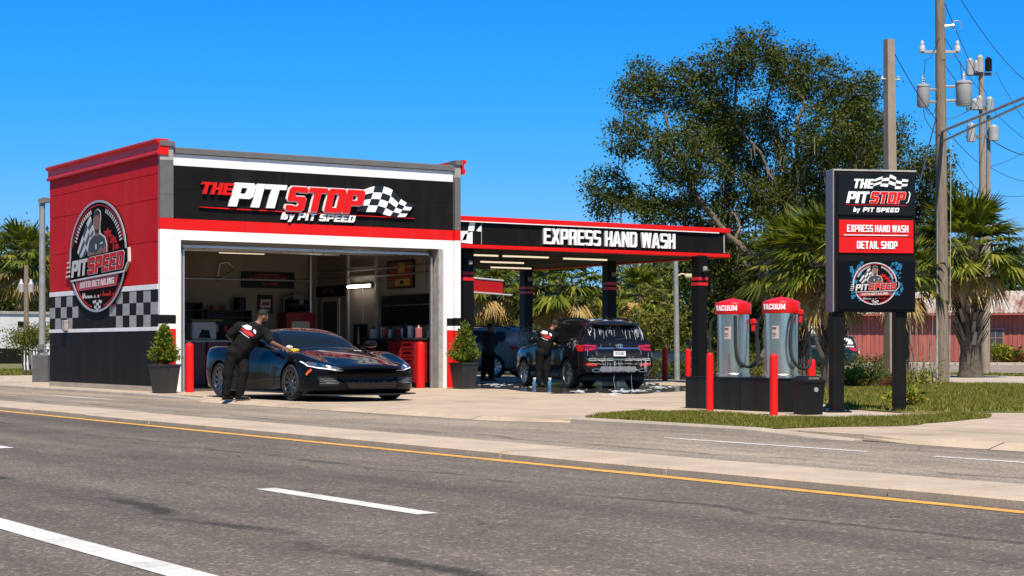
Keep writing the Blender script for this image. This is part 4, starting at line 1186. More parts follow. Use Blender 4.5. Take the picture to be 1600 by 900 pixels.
def vacuum(x, y, label, hose_kind, r=.262, side=0):
    t = thing('vacuum', label, 'vacuum', (x, y, .531), 0, 'coin vacuums on the island')
    mb = MB(); mb.lathe([(r + .02, 0), (r + .02, .05), (r, .06), (r, 1.06)], n=40); mb.build('drum', M_INOX, t)
    mb = MB(); mb.lathe([(r + .033, 1.02), (r + .038, 1.03), (r + .038, 1.185), (r + .028, 1.205), (r*.6, 1.252), (r*.2, 1.276), (.001, 1.28)], n=40)
    mb.lathe([(.001, 1.305), (.012, 1.30), (.014, 1.27)], n=8)
    cp = mb.build('cap', M_VRED, t)
    # lettering wraps the cap
    mb = MB(); R_ = r + .040
    u = Vector((-x, -y)).normalized(); a0 = math.atan2(u.y, u.x) - 1.12
    for g in lettering('VACUUM', .088, w=.62, t=.2, s=.18, c=.08, gap=.12, fit=.40):
        solid(mb, g, lambda a, b, d: ((R_ + d)*math.cos(a0 + a/R_), (R_ + d)*math.sin(a0 + a/R_), 1.078 + b), 0, .006)
    mb.build('lettering', M_WHITEL, cp)
    def on(ang, z, d=0.): aa = math.atan2(u.y, u.x) + ang; return Vector(((r + d)*math.cos(aa), (r + d)*math.sin(aa), z))
    # notice
    mb = MB()
    for k in range(6):
        a = -.55 + k*.07
        mb.add([on(a, .62, .004), on(a + .07, .62, .004), on(a + .07, .82, .004), on(a, .82, .004)], [(0, 1, 2, 3)], True)
    nt = mb.build('notice', mat('notice_paper', (.38, .37, .35), .6, var=.1), t)
    mb = MB()
    for z0, z1, a0_, a1_ in ((.765, .80, -.53, -.28), (.70, .712, -.52, -.30), (.68, .69, -.52, -.26), (.655, .665, -.52, -.34)):
        mb.add([on(a0_, z0, .008), on(a1_, z0, .008), on(a1_, z1, .008), on(a0_, z1, .008)], [(0, 1, 2, 3)], False)
    mb.build('notice_print', mat('notice_ink', (.25, .03, .03), .6), nt)
    mb = MB()
    if hose_kind == 0:
        a1 = .12
        pts = [on(a1, 1.0, .03), on(a1, .8, .04), on(a1 + .02, .5, .05), on(a1 + .15, .28, .07), on(a1 + .5, .17, .1), on(a1 + .95, .20, .13), on(a1 + 1.2, .35, .16), on(a1 + 1.3, .6, .14), on(a1 + 1.32, .85, .07)]
    else:
        a1 = .62
        pts = [on(a1 + .1, .99, .05), on(a1 - .1, .85, .07), on(a1 - .22, .6, .09), on(a1 - .18, .35, .11), on(a1 + .1, .18, .14), on(a1 + .55, .15, .17), on(a1 + .95, .28, .2), on(a1 + 1.0, .55, .18), on(a1 + .75, .85, .12), on(a1 + .55, .98, .06)]
    sm = []
    for i in range(len(pts) - 1):
        p0, p1, p2, p3 = pts[max(i-1, 0)], pts[i], pts[i+1], pts[min(i+2, len(pts)-1)]
        for k in range(5):
            f = k/5; sm.append(.5*(2*p1 + (p2-p0)*f + (2*p0-5*p1+4*p2-p3)*f*f + (3*p1-p0-3*p2+p3)*f**3))
    sm.append(pts[-1])
    mb.tube(sm, .026, 8); mb.build('hose', M_HOSE, t)
    mb = MB(); e = sm[-1]; mb.tube([e + Vector((0, 0, -.1)), e + Vector((0, 0, .08))], .034, 8); mb.lathe([(.02, -.02), (.055, 0), (.055, .05), (.02, .07)], e + Vector((0, 0, .03)), 10)
    mb.build('nozzle_holder', M_VRED, t)
    mb = MB(); pts = [on(-1.5, .98, .03), on(-1.6, .9, .10), on(-1.62, .6, .12), on(-1.6, .2, .1)]
    mb.tube(pts, .024, 8); mb.build('hose', M_HOSE, t)
    return t
vacuum(18.76, 22.23, 'left steel vacuum with red cap, hose looped low across its front', 0)
vacuum(18.76, 21.06, 'right steel vacuum with red cap, hose hung on its right side', 1)
# litter bin
bp_ = at(1262, 646.5)
bn = thing('litter_bin', 'square black litter bin with sloped lid at the end of the vacuum island', 'bin', (18.12, 19.74, 0), rad(-12))
mb = MB()
def frustum(mb, w0, w1, z0, z1):
    mb.add([(-w0, -w0, z0), (w0, -w0, z0), (w0, w0, z0), (-w0, w0, z0), (-w1, -w1, z1), (w1, -w1, z1), (w1, w1, z1), (-w1, w1, z1)], [(0,3,2,1), (4,5,6,7), (0,1,5,4), (1,2,6,5), (2,3,7,6), (3,0,4,7)], False)
frustum(mb, .155, .18, 0, .48); mb.build('bin_body', M_BLK, bn)
mb = MB(); frustum(mb, .195, .195, .482, .515); frustum(mb, .19, .12, .516, .585); mb.build('lid', M_BLK, bn)
mb = MB(); mb.box(-.09, -.17, .53, .09, -.15, .565); mb.build('flap', M_GREYM, bn)
mb = MB(); mb.lathe([(.0, -.19), (.035, -.19), (.035, -.17)], (.03, 0, .38), 12, 'y'); mb.build('badge', M_GREYL, bn)

# ------------------------------------------------------------------ planters with clipped shrubs
def planter(x, y, label, seed):
    t = thing('planter', label, 'planter', (x, y, 0), rad(8), 'black planters beside the garage door')
    mb = MB(); frustum(mb, .19, .255, 0, .62); mb.build('pot', mat('planter_black', (.018, .018, .018), .45, var=.2, dirt=.1), t)
    mb = MB(); frustum(mb, .27, .27, .60, .645); mb.build('pot_rim', MATS['planter_black'], t)
    mb = MB(); mb.box(-.23, -.23, .57, .23, .23, .648); mb.build('soil', mat('potting_soil', (.05, .035, .022), .95), t)
    return t
M_SHRUB = leaf_mat('shrub_leaf', [(.035, .075, .008), (.075, .13, .012), (.14, .18, .02), (.26, .26, .035)], .4, .3)
M_TWIG = mat('twig_bark', (.07, .05, .035), .9)
def leaf_cards(P, size, seed, droop=.0, aspect=.45, D=None):
    """folded leaf blades, one island each: verts (n*4), faces"""
    R_ = np.random.default_rng(seed); n = len(P)
    d = R_.normal(size=(n, 3)); d[:, 2] -= droop
    if D is not None: d = d*.6 + D
    d /= np.linalg.norm(d, axis=1)[:, None]
    u = R_.normal(size=(n, 3)); u -= d*(u*d).sum(1)[:, None]; u /= np.linalg.norm(u, axis=1)[:, None]
    nrm = np.cross(d, u)
    s = size*R_.uniform(.6, 1.35, n)[:, None]
    V = np.zeros((n, 4, 3))
    V[:, 0] = P; V[:, 1] = P + d*s*.5 + u*s*aspect*.5 + nrm*s*.08; V[:, 2] = P + d*s; V[:, 3] = P + d*s*.5 - u*s*aspect*.5 + nrm*s*.08
    return V.reshape(-1, 3), np.arange(4*n).reshape(-1, 4)
def cone_shrub(x, y, z, h, r, label, seed):
    t = thing('conical_shrub', label, 'shrub', (x, y, z), 0, 'cone shrubs in the planters')
    R_ = np.random.default_rng(seed)
    mb = MB(); mb.tube([(0, 0, 0), (.01, .0, h*.5), (0, 0, h*.96)], [.02, .012, .004], 6)
    Ps, Ds = [], []
    for k in range(130):
        f = R_.random()**1.25; a = R_.uniform(0, 6.283)
        rr_ = r*(1 - f)**.8*R_.uniform(.75, 1.15) + .02
        tip = Vector((rr_*math.cos(a), rr_*math.sin(a), h*f*.92 + .06 + rr_*.25))
        base = Vector((0, 0, max(.02, tip.z - .12 - rr_*.3)))
        mb.tube([base, base.lerp(tip, .5) + Vector((0, 0, -.01)), tip], [.006, .004, .002], 4, False)
        m = int(24 + 26*(1-f))
        s = R_.random(m)**.6
        q = np.array(base)[None]*(1-s[:, None]) + np.array(tip)[None]*s[:, None] + R_.normal(0, .028, (m, 3))
        Ps.append(q); dd = np.array((tip - base).normalized()); Ds.append(np.repeat(dd[None], m, 0))
    V, F = leaf_cards(np.concatenate(Ps), .062, seed, 0, .42, np.concatenate(Ds)*.7)
    mb.build('stem', M_TWIG, t)
    numpy_mesh('foliage', V, F, M_SHRUB, t)
p = at(257, 614.5); planter(p.x, p.y, 'tapered black planter at the left corner of the garage front', 1)
cone_shrub(p.x, p.y, .64, .86, .34, 'cone shaped green shrub in the left planter, against red and white wall', 5)
p = at(725, 607.5); planter(p.x, p.y, 'tapered black planter right of the garage door by the canopy', 2)
cone_shrub(p.x, p.y, .64, 1.0, .38, 'taller cone shaped shrub in the right planter, beside the canopy', 6)
# ------------------------------------------------------------------ vehicles
def catmull(P, n):
    """resample rows of P (k, ...) to n rows per span with a centripetal-ish Catmull-Rom"""
    P = np.asarray(P, float); k = len(P); out = []
    for i in range(k - 1):
        p1, p2 = P[i], P[i+1]
        p0 = P[i-1] if i > 0 else 2*p1 - p2
        p3 = P[i+2] if i + 2 < k else 2*p2 - p1
        # limit tangents so that short spans do not overshoot
        t1, t2 = (p2 - p0)*.5, (p3 - p1)*.5
        d = p2 - p1
        lim = 1.5*np.abs(d) + .02*np.linalg.norm(d)
        t1 = np.clip(t1, -lim, lim); t2 = np.clip(t2, -lim, lim)
        for j in range(n):
            f = j/n
            out.append((2*f**3-3*f*f+1)*p1 + (f**3-2*f*f+f)*t1 + (-2*f**3+3*f*f)*p2 + (f**3-f*f)*t2)
    out.append(P[-1]); return np.array(out)
def loft_body(stations, warp=None, ns=6, nj=4):
    """STATIONS: (u from the nose, [(v, z[, du]) half profile, bottom centre to top centre]); x right, y forward (-u)"""
    G = np.array([[(p[0], u + (p[2] if len(p) > 2 else 0), p[1]) for p in prof] for u, prof in stations])
    G = catmull(G, ns)                              # along the length
    G = np.stack([catmull(g, nj) for g in G])       # round the section
    nu, nv, _ = G.shape
    if warp is not None: G = warp(G)
    G[:, 0, 0] = 0; G[:, -1, 0] = 0
    Rr = G.copy(); Rr[..., 1] *= -1
    Lf = Rr.copy(); Lf[..., 0] *= -1
    V = []; idxR = np.zeros((nu, nv), int); idxL = np.zeros((nu, nv), int)
    for i in range(nu):
        for j in range(nv):
            idxR[i, j] = len(V); V.append(tuple(Rr[i, j]))
            if 0 < j < nv-1: idxL[i, j] = len(V); V.append(tuple(Lf[i, j]))
            else: idxL[i, j] = idxR[i, j]
    F = []
    for i in range(nu - 1):
        for j in range(nv - 1):
            F.append((idxR[i, j], idxR[i+1, j], idxR[i+1, j+1], idxR[i, j+1]))
            F.append((idxL[i, j], idxL[i, j+1], idxL[i+1, j+1], idxL[i+1, j]))
    for i, fl in ((0, False), (nu-1, True)):
        for j in range(nv - 1):
            q = [idxR[i, j], idxR[i, j+1], idxL[i, j+1], idxL[i, j]]
            q = list(dict.fromkeys(q))
            F.append(tuple(q[::-1] if fl else q))
    mb = MB(); mb.add(V, F, True)
    return mb
def cut_arches(mb, axles, r, v_in, rad_seg=40):
    """wheel arches by boolean with cylinders; gives the finished mesh"""
    me = bpy.data.meshes.new('tmp'); me.from_pydata(mb.v, [], mb.f); me.update()
    bm = bmesh.new(); bm.from_mesh(me); bmesh.ops.recalc_face_normals(bm, faces=list(bm.faces)); bm.to_mesh(me); bm.free()
    o = bpy.data.objects.new('tmp', me); COL.objects.link(o)
    cut = MB()
    for u, z in axles:
        for s in (-1, 1):
            k = len(cut.v)
            a = [(s*v_in, -u + r*math.cos(2*math.pi*i/rad_seg), z + r*math.sin(2*math.pi*i/rad_seg)) for i in range(rad_seg)]
            b = [(s*1.6, y, zz) for _, y, zz in a]
            cut.add(a + b, [tuple(range(rad_seg)), tuple(range(rad_seg, 2*rad_seg))[::-1]] + [(i, rad_seg+i, rad_seg+(i+1) % rad_seg, (i+1) % rad_seg) for i in range(rad_seg)], False)
    cme = bpy.data.meshes.new('tmpc'); cme.from_pydata(cut.v, [], cut.f); cme.update()
    bm = bmesh.new(); bm.from_mesh(cme); bmesh.ops.recalc_face_normals(bm, faces=list(bm.faces)); bm.to_mesh(cme); bm.free()
    co = bpy.data.objects.new('tmpc', cme); COL.objects.link(co)
    md = o.modifiers.new('b', 'BOOLEAN'); md.operation = 'DIFFERENCE'; md.object = co; md.solver = 'EXACT'
    dg = bpy.context.evaluated_depsgraph_get(); dg.update()
    res = bpy.data.meshes.new_from_object(o.evaluated_get(dg))
    bpy.data.objects.remove(o); bpy.data.objects.remove(co)
    if len(res.polygons) < 50: res = me
    return res
def smooth_mesh(me, ang=38):
    me.polygons.foreach_set('use_smooth', np.ones(len(me.polygons), bool))
    try: me.set_sharp_from_angle(angle=rad(ang))
    except Exception: pass
    me.update()
def bvh_of(me): return BVHTree.FromPolygons([v.co.copy() for v in me.vertices], [tuple(p.vertices) for p in me.polygons])
def patch(mb, bvh, poly, org, ax, bx, ray, off=.004, edge=.09, inset=.0):
    """a skin laid on a body: polygon POLY in the plane (org, ax, bx), thrown along RAY onto the body and lifted by OFF"""
    bm = bmesh.new()
    vs_ = [bm.verts.new((p[0], p[1], 0)) for p in poly]
    bm.faces.new(vs_)
    bmesh.ops.triangulate(bm, faces=list(bm.faces))
    for _ in range(5):
        es = [e for e in bm.edges if e.calc_length() > edge]
        if not es: break
        bmesh.ops.subdivide_edges(bm, edges=es, cuts=1)
        bmesh.ops.triangulate(bm, faces=[f for f in bm.faces if len(f.verts) > 3])
    org, ax, bx, ray = Vector(org), Vector(ax), Vector(bx), Vector(ray).normalized()
    ok = {}; P = []
    for v in bm.verts:
        o = org + ax*v.co.x + bx*v.co.y
        hit, nrm, _, _ = bvh.ray_cast(o, ray)
        ok[v.index] = hit is not None
        if hit is not None:
            if nrm.dot(ray) > 0: nrm = -nrm
            hit = hit + nrm*off
        P.append(hit)
    bm.verts.index_update()
    idx = {v: i for i, v in enumerate(bm.verts)}
    P2 = []
    for v in bm.verts:
        p = P[idx[v]]
        P2.append(p)
    fs = []
    used = {}; V = []
    for f in bm.faces:
        ii = [idx[v] for v in f.verts]
        if any(P2[i] is None for i in ii): continue
        q = [P2[i] for i in ii]
        n = (q[1]-q[0]).cross(q[2]-q[0])
        if n.dot(ray) > 0: ii = ii[::-1]
        t = []
        for i in ii:
            if i not in used: used[i] = len(V); V.append(P2[i])
            t.append(used[i])
        fs.append(tuple(t))
    bm.free()
    if fs: mb.add(V, fs, True)
def strip_poly2(pts, w):
    """a line of points thickened to a thin polygon"""
    L_, R_ = [], []
    for i, p in enumerate(pts):
        a, b = Vector(pts[max(i-1, 0)]), Vector(pts[min(i+1, len(pts)-1)])
        d = (b - a).normalized(); n = Vector((-d.y, d.x))*w/2
        L_.append(tuple(Vector(p) + n)); R_.append(tuple(Vector(p) - n))
    return L_ + R_[::-1]

M_PAINTK = mat('black_paint', (.0045, .005, .0065), .10, coat=.7, coat_ior=1.22, spec=.05)
M_PAINTD = mat('dark_paint', (.008, .008, .010), .16, coat=.8, coat_ior=1.28, spec=.08, var=.3, vscale=2)
M_GLASS = mat('tinted_glass', (.006, .007, .008), .03, spec=.2)
M_GLASSW = mat('windscreen_glass', (.008, .011, .012), .03, spec=.25)
M_TYRE = mat('tyre_rubber', (.014, .014, .014), .8, bump=.15, bscale=60)
M_RIMD = mat('rim_dark', (.16, .155, .15), .32, .9)
M_RIMS = mat('rim_silver', (.50, .50, .51), .28, .95)
M_DISC = mat('brake_disc', (.14, .14, .145), .35, .9)
M_CALI = mat('caliper_red', (.45, .012, .012), .35)
M_TRIM = mat('satin_black', (.010, .010, .011), .4)
M_CHROME = mat('chrome', (.75, .76, .78), .12, 1.)
M_LAMPR = mat('tail_red', (.50, .008, .012), .15, coat=1.)
M_LAMPRD = mat('tail_dark', (.14, .004, .008), .12, coat=1.)
M_LAMPC = mat('lamp_clear', (.09, .10, .115), .08, .3, coat=1.)
M_LAMPW = mat('lamp_white', (.75, .78, .82), .25)
M_AMBER = mat('amber', (.65, .10, .012), .2)
M_MESHK = mat('grille_black', (.004, .004, .004), .6)

def wheel(parent, x, y, z, R_, wd, side, rim_m, n_spoke, caliper=True, twin=True):
    """one wheel: tyre, rim with spokes, disc, caliper; SIDE +1 faces +x"""
    w_ = bpy.data.objects.new('wheel', None); COL.objects.link(w_); w_.parent = parent; w_.location = (x, y, z)
    s = side
    rr = R_*.76
    mb = MB()
    prof = [(rr - .01, -wd/2 + .01), (rr + .02, -wd/2), (R_ - .025, -wd/2), (R_ - .004, -wd/2 + .03), (R_, -wd/2 + .06), (R_, wd/2 - .06), (R_ - .004, wd/2 - .03), (R_ - .025, wd/2), (rr + .02, wd/2), (rr - .01, wd/2 - .01)]
    mb.lathe([(r, h) for r, h in prof], n=44, axis='x'); mb.build('tyre', M_TYRE, w_)
    mb = MB(); o = s*wd/2
    ring = [(rr, o - s*.012), (rr - .012, o - s*.004), (rr - .028, o - s*.012), (rr - .035, o - s*.06), (rr - .03, -o)]
    mb.lathe(ring, n=44, axis='x')
    for k in range(n_spoke):
        a = 2*math.pi*k/n_spoke
        for dd in ((-.10, .10) if twin else (0,)):
            a0, a1 = a + dd*.35, a + dd
            wv0, wv1 = .017, .012
            def P(r, a_, w0, h): return (h, r*math.cos(a_) - w0*math.sin(a_), r*math.sin(a_) + w0*math.cos(a_))
            h0, h1, dp = o - s*.035, o - s*.016, s*.03
            q = [P(.045, a0, -wv0, h0), P(.045, a0, wv0, h0), P(rr - .02, a1, wv1, h1), P(rr - .02, a1, -wv1, h1)]
            q2 = [(p[0] - dp, p[1], p[2]) for p in q]
            mb.add(q + q2, [(0, 1, 2, 3), (0, 4, 5, 1), (1, 5, 6, 2), (3, 2, 6, 7), (0, 3, 7, 4)], False)
    mb.lathe([(.001, o - s*.018), (.03, o - s*.018), (.055, o - s*.03), (.06, o - s*.06)], n=20, axis='x')
    mb.build('rim', rim_m, w_)
    mb = MB(); mb.lathe([(.05, o - s*.09), (rr*.80, o - s*.09), (rr*.80, o - s*.11), (.05, o - s*.11)], n=32, axis='x')
    mb.lathe([(.001, o - s*.13), (rr, o - s*.14)], n=32, axis='x')
    mb.build('brake_disc', M_DISC, w_)
    if caliper:
        mb = MB(); a0 = 2.2 if True else 0
        pts = [(o - s*.085, rr*.70*math.cos(a0 + t), rr*.70*math.sin(a0 + t)) for t in (-.4, -.2, 0, .2, .4)]
        mb.tube(pts, .035, 6); mb.build('caliper', M_CALI, w_)
    return w_

VIEWV = Vector((SH, CH, 0)); RIGHTV = Vector((CH, -SH, 0))
# ---- the black sports car, nose towards the road's right
ZS = .925
def sp(lst): return [(p[0], p[1]*ZS, *(p[2:])) for p in lst]
CAR = [
 (.00, sp([(0,.34),(.45,.34),(.74,.34),(.80,.40),(.79,.50),(.70,.56),(.48,.585),(.34,.595),(.18,.60),(0,.605)])),
 (.05, sp([(0,.20),(.52,.20),(.85,.20),(.90,.34),(.89,.52),(.82,.60),(.50,.63),(.36,.64),(.2,.65),(0,.655)])),
 (.32, sp([(0,.14),(.6,.14),(.92,.15),(.97,.34),(.96,.58),(.87,.70),(.56,.69),(.40,.705),(.2,.72),(0,.725)])),
 (.68, sp([(0,.13),(.6,.13),(.96,.15),(.995,.38),(.985,.65),(.86,.81),(.60,.77),(.43,.79),(.2,.81),(0,.815)])),
 (1.05, sp([(0,.13),(.6,.13),(.97,.15),(1.0,.38),(.99,.69),(.86,.885),(.62,.835),(.43,.86),(.2,.88),(0,.885)])),
 (1.45, sp([(0,.13),(.6,.13),(.95,.15),(.985,.38),(.97,.70),(.86,.91),(.64,.895),(.45,.92),(.2,.94),(0,.945)])),
 (1.78, sp([(0,.13),(.6,.13),(.94,.15),(.965,.38),(.955,.70),(.87,.92),(.73,.935),(.50,.965),(.22,.99),(0,.995)])),
 (2.15, sp([(0,.13),(.6,.13),(.94,.15),(.955,.38),(.95,.70),(.87,.92),(.76,1.0),(.58,1.15),(.28,1.205),(0,1.215)])),
 (2.62, sp([(0,.13),(.6,.13),(.95,.15),(.96,.38),(.955,.70),(.88,.93),(.76,1.04),(.55,1.29),(.28,1.345),(0,1.355)])),
 (3.05, sp([(0,.13),(.6,.13),(.96,.15),(.975,.38),(.975,.72),(.89,.945),(.76,1.05),(.53,1.295),(.27,1.345),(0,1.355)])),
 (3.5, sp([(0,.14),(.6,.14),(.97,.16),(1.0,.38),(1.0,.75),(.91,.98),(.74,1.04),(.49,1.21),(.25,1.27),(0,1.28)])),
 (4.05, sp([(0,.15),(.6,.15),(.98,.17),(1.01,.40),(1.01,.78),(.92,1.0),(.70,1.03),(.47,1.09),(.24,1.13),(0,1.14)])),
 (4.5, sp([(0,.20),(.6,.20),(.95,.22),(.99,.45),(.98,.80),(.89,.98),(.67,1.0),(.45,1.02),(.22,1.035),(0,1.04)])),
 (4.70, sp([(0,.34),(.55,.34),(.85,.36),(.90,.5),(.90,.76),(.82,.90),(.6,.93),(.42,.94),(.2,.945),(0,.95)])),
]
def warp_car(G):
    u = G[..., 1].copy(); v = np.abs(G[..., 0])
    G[..., 1] = u + .42*(v)**2.6*np.clip(1 - u/1.0, 0, 1)**1.2 - .22*v**2.2*np.clip((u - 4.0)/.7, 0, 1)
    return G
car = thing('sports_car', 'low glossy black sports car with dark rims parked before the garage', 'car', (15.80, 29.07, 0), math.pi + rad(1.5))
car.scale = (1.18, 1.12, 1.12)
me = cut_arches(loft_body(CAR, warp_car, 6, 5), ((1.05, .312), (3.78, .318)), .362, .60)
smooth_mesh(me); me.materials.clear(); me.materials.append(M_PAINTK); me.name = 'body'
body = link('body', me, car)
cb = bvh_of(me)
CARB = [cb]
FR = dict(org=(0, 3, 0), ax=(1, 0, 0), bx=(0, 0, 1), ray=(0, -1, 0))     # looked at from the front
TP = dict(org=(0, 0, 4), ax=(1, 0, 0), bx=(0, -1, 0), ray=(0, 0, -1))    # from above; second coordinate is u
def SD(s): return dict(org=(s*3, 0, 0), ax=(0, -1, 0), bx=(0, 0, 1), ray=(-s, 0, 0))   # from the side: (u, z)
def mpatch(name, polys, view, m, parent, bv, off=.004, edge=.08):
    mb = MB()
    if bv is CARB[0] and abs(view['bx'][2]) > .5:      # the low car's heights follow its squash
        polys = [[(p[0], p[1]*.925/1.03) for p in q] for q in polys]
    for p in polys: patch(mb, bv, p, off=off, edge=edge, **view)
    return mb.build(name, m, parent)
# windscreen, roof seam, side glass, rear glass
mpatch('windscreen', [[(-.70, 1.86), (-.4, 1.79), (0, 1.77), (.4, 1.79), (.70, 1.86), (.60, 2.25), (.50, 2.56), (0, 2.63), (-.50, 2.56), (-.60, 2.25)]], TP, M_GLASSW, car, cb)
for s in (1, -1):
    mpatch('side_window', [[(2.02, .985), (2.3, 1.15), (2.62, 1.30), (3.0, 1.315), (3.35, 1.21), (3.42, 1.06), (3.1, 1.02)]], SD(s), M_GLASS, car, cb)
    hl = mpatch('headlight', [[(s*.90, .745), (s*.94, .70), (s*.90, .645), (s*.62, .60), (s*.50, .595), (s*.60, .65)][::s]], FR, M_LAMPC, car, cb, .004, .04)
    mpatch('light_strip', [[(p_[0]*s, p_[1]) for p_ in strip_poly2([(.945, .745), (.925, .66), (.85, .625), (.62, .588), (.49, .583)], .016)]], FR, M_LAMPW, hl, cb, .010, .03)
    mpatch('lens', [[(s*.80 + .035*math.cos(a), .672 + .03*math.sin(a)) for a in [i*.63 for i in range(10)]]], FR, M_CHROME, hl, cb, .010, .03)
    mpatch('lens', [[(s*.70 + .03*math.cos(a), .646 + .024*math.sin(a)) for a in [i*.63 for i in range(10)]]], FR, M_LAMPW, hl, cb, .010, .03)
    mpatch('side_marker', [strip_poly2([(.42, .60), (.52, .50)], .05)], SD(s), M_AMBER, car, cb)
    vent = mpatch('side_intake', [[(s*.86, .47), (s*.58, .47), (s*.50, .33), (s*.60, .30), (s*.84, .30)]], FR, M_MESHK, car, cb, .004, .05)
    mpatch('intake_slat', [[(s*.83, z), (s*.57, z), (s*.56, z + .018), (s*.83, z + .018)] for z in (.335, .375, .415)], FR, mat('slat_grey', (.10, .10, .105), .35), vent, cb, .012, .05)
    mpatch('door_line', [strip_poly2(l, .008) for l in ([(1.92, .90), (1.88, .6), (1.95, .28), (3.0, .26), (3.12, .55), (3.2, .93)],)], SD(s), M_MESHK, car, cb, .002, .06)
    mpatch('side_vent', [[(1.50, .62), (1.72, .66), (1.80, .48), (1.66, .30), (1.60, .32), (1.66, .46)]], SD(s), M_MESHK, car, cb, .004, .05)
    mpatch('rear_intake', [[(3.22, .86), (3.36, .9), (3.30, .6), (3.12, .42), (3.08, .46), (3.2, .62)]], SD(s), M_MESHK, car, cb, .004, .05)
    mb = MB(); mb.prism([(-.68, .13), (-1.5, .13), (-3.35, .13), (-3.35, .165), (-1.5, .155)], 'x', s*.90, s*1.01); mb.build('side_skirt', M_TRIM, car)
    # door mirror
    mb = MB()
    bm = bmesh.new(); bmesh.ops.create_icosphere(bm, subdivisions=3, radius=1, matrix=Matrix.Translation((s*1.06, -2.06, .965)) @ Matrix.Diagonal((.12, .07, .062, 1))); mb.bm(bm, True)
    mb.tube([(s*.86, -2.08, .885), (s*1.0, -2.06, .94)], .022, 6); mb.build('mirror', M_PAINTK, car)
mpatch('rear_window', [[(-.5, 3.2), (.5, 3.2), (.42, 3.95), (-.42, 3.95)]], TP, M_GLASS, car, cb)
gr = mpatch('grille', [[(-.48, .44), (.48, .44), (.42, .26), (.36, .24), (-.36, .24), (-.42, .26)]], FR, M_MESHK, car, cb, .004, .06)
mpatch('grille_bar', [[(-.44, z), (.44, z), (.44, z + .010), (-.44, z + .010)] for z in (.29, .33, .37)] + [[(x, .25), (x + .012, .25), (x + .012, .43), (x, .43)] for x in (-.15, .14)], FR, mat('bar_grey', (.03, .03, .032), .35), gr, cb, .010, .06)
mpatch('hood_line', [[(s*p_[0], p_[1]) for p_ in strip_poly2([(.10, .34), (.30, .62), (.40, 1.1), (.52, 1.72)], .022)] for s in (1, -1)], TP, mat('crease', (.003, .003, .004), .2), car, cb, .003, .08)
mpatch('hood_vent', [[(s*.30, 1.15), (s*.44, 1.15), (s*.46, 1.35), (s*.34, 1.35)] for s in (1, -1)], TP, M_MESHK, car, cb, .003, .08)
mpatch('nose_badge', [[(.0 + .035*math.cos(a), .595 + .018*math.sin(a)) for a in [i*.63 for i in range(10)]]], FR, M_CHROME, car, cb, .006, .03)
mb = MB()   # splitter blade
def plan(v): return -(.42*abs(v)**2.6) + .035
pts = [(v, plan(v)) for v in [-.98 + 1.96*i/24 for i in range(25)]]
mb.prism(pts + [(.94, -.75), (-.94, -.75)], 'z', .105, .128)
mb.build('splitter', M_TRIM, car)
mb = MB(); mb.box(-.85, -4.3, .12, .85, -.75, .145); mb.build('underbody', M_MESHK, car)
mb = MB()   # dashboard, wheel and seats read through the glass as a dark cabin
for (x, y, sd_) in ((.86, -1.05, 1), (-.86, -1.05, -1)): wheel(car, x, y, .312, .312, .26, sd_, M_RIMD, 10)
for (x, y, sd_) in ((.86, -3.78, 1), (-.86, -3.78, -1)): wheel(car, x, y, .318, .318, .30, sd_, M_RIMD, 10)
tl = mpatch('taillight', [[(s*.84, .86), (s*.55, .88), (s*.55, .80), (s*.82, .78)] for s in (1, -1)], dict(org=(0, -7, 0), ax=(1, 0, 0), bx=(0, 0, 1), ray=(0, 1, 0)), M_LAMPR, car, cb)

# ---- the tall wagon under suds
def suv_sections(k=1.):
    return [
 (.00, [(0,.45),(.5,.45),(.76,.45),(.80,.6),(.79,.78),(.72,.88),(.5,.915),(.36,.925),(.18,.93),(0,.935)]),
 (.10, [(0,.28),(.6,.28),(.86,.30),(.91,.52),(.90,.80),(.84,.94),(.55,.98),(.4,.99),(.2,1.0),(0,1.0)]),
 (.45, [(0,.25),(.65,.25),(.92,.28),(.97,.58),(.96,.88),(.88,1.01),(.58,1.04),(.4,1.05),(.2,1.06),(0,1.065)]),
 (.95, [(0,.25),(.65,.25),(.94,.28),(1.0,.6),(.985,.9),(.91,1.05),(.62,1.09),(.42,1.10),(.2,1.11),(0,1.115)]),
 (1.45, [(0,.25),(.65,.25),(.94,.28),(.985,.6),(.98,.9),(.93,1.08),(.76,1.14),(.5,1.17),(.25,1.19),(0,1.19)]),
 (1.90, [(0,.25),(.65,.25),(.94,.28),(.985,.6),(.98,.9),(.935,1.10),(.84,1.24),(.65,1.46),(.32,1.515),(0,1.52)]),
 (2.35, [(0,.25),(.65,.25),(.94,.28),(.985,.6),(.98,.9),(.94,1.11),(.85,1.28),(.67,1.64),(.35,1.70),(0,1.71)]),
 (3.00, [(0,.25),(.65,.25),(.94,.28),(.985,.6),(.98,.9),(.94,1.12),(.85,1.29),(.685,1.675),(.35,1.735),(0,1.745)]),
 (3.85, [(0,.26),(.65,.26),(.95,.29),(1.005,.6),(.995,.92),(.95,1.13),(.85,1.29),(.675,1.655),(.35,1.72),(0,1.73)]),
 (4.40, [(0,.30),(.65,.30),(.95,.32),(1.0,.6),(.99,.92),(.94,1.13),(.84,1.28),(.655,1.60),(.34,1.675),(0,1.69)]),
 (4.68, [(0,.34),(.6,.34),(.92,.36),(.985,.6),(.975,.9),(.93,1.12),(.825,1.26,-.03),(.63,1.55,-.12),(.33,1.64,-.15),(0,1.65,-.15)]),
 (4.86, [(0,.40),(.5,.40),(.84,.42),(.93,.56,.03),(.92,.78,.03),(.88,1.08,-.04),(.79,1.22,-.10),(.60,1.50,-.23),(.31,1.60,-.28),(0,1.61,-.28)]),
 ]
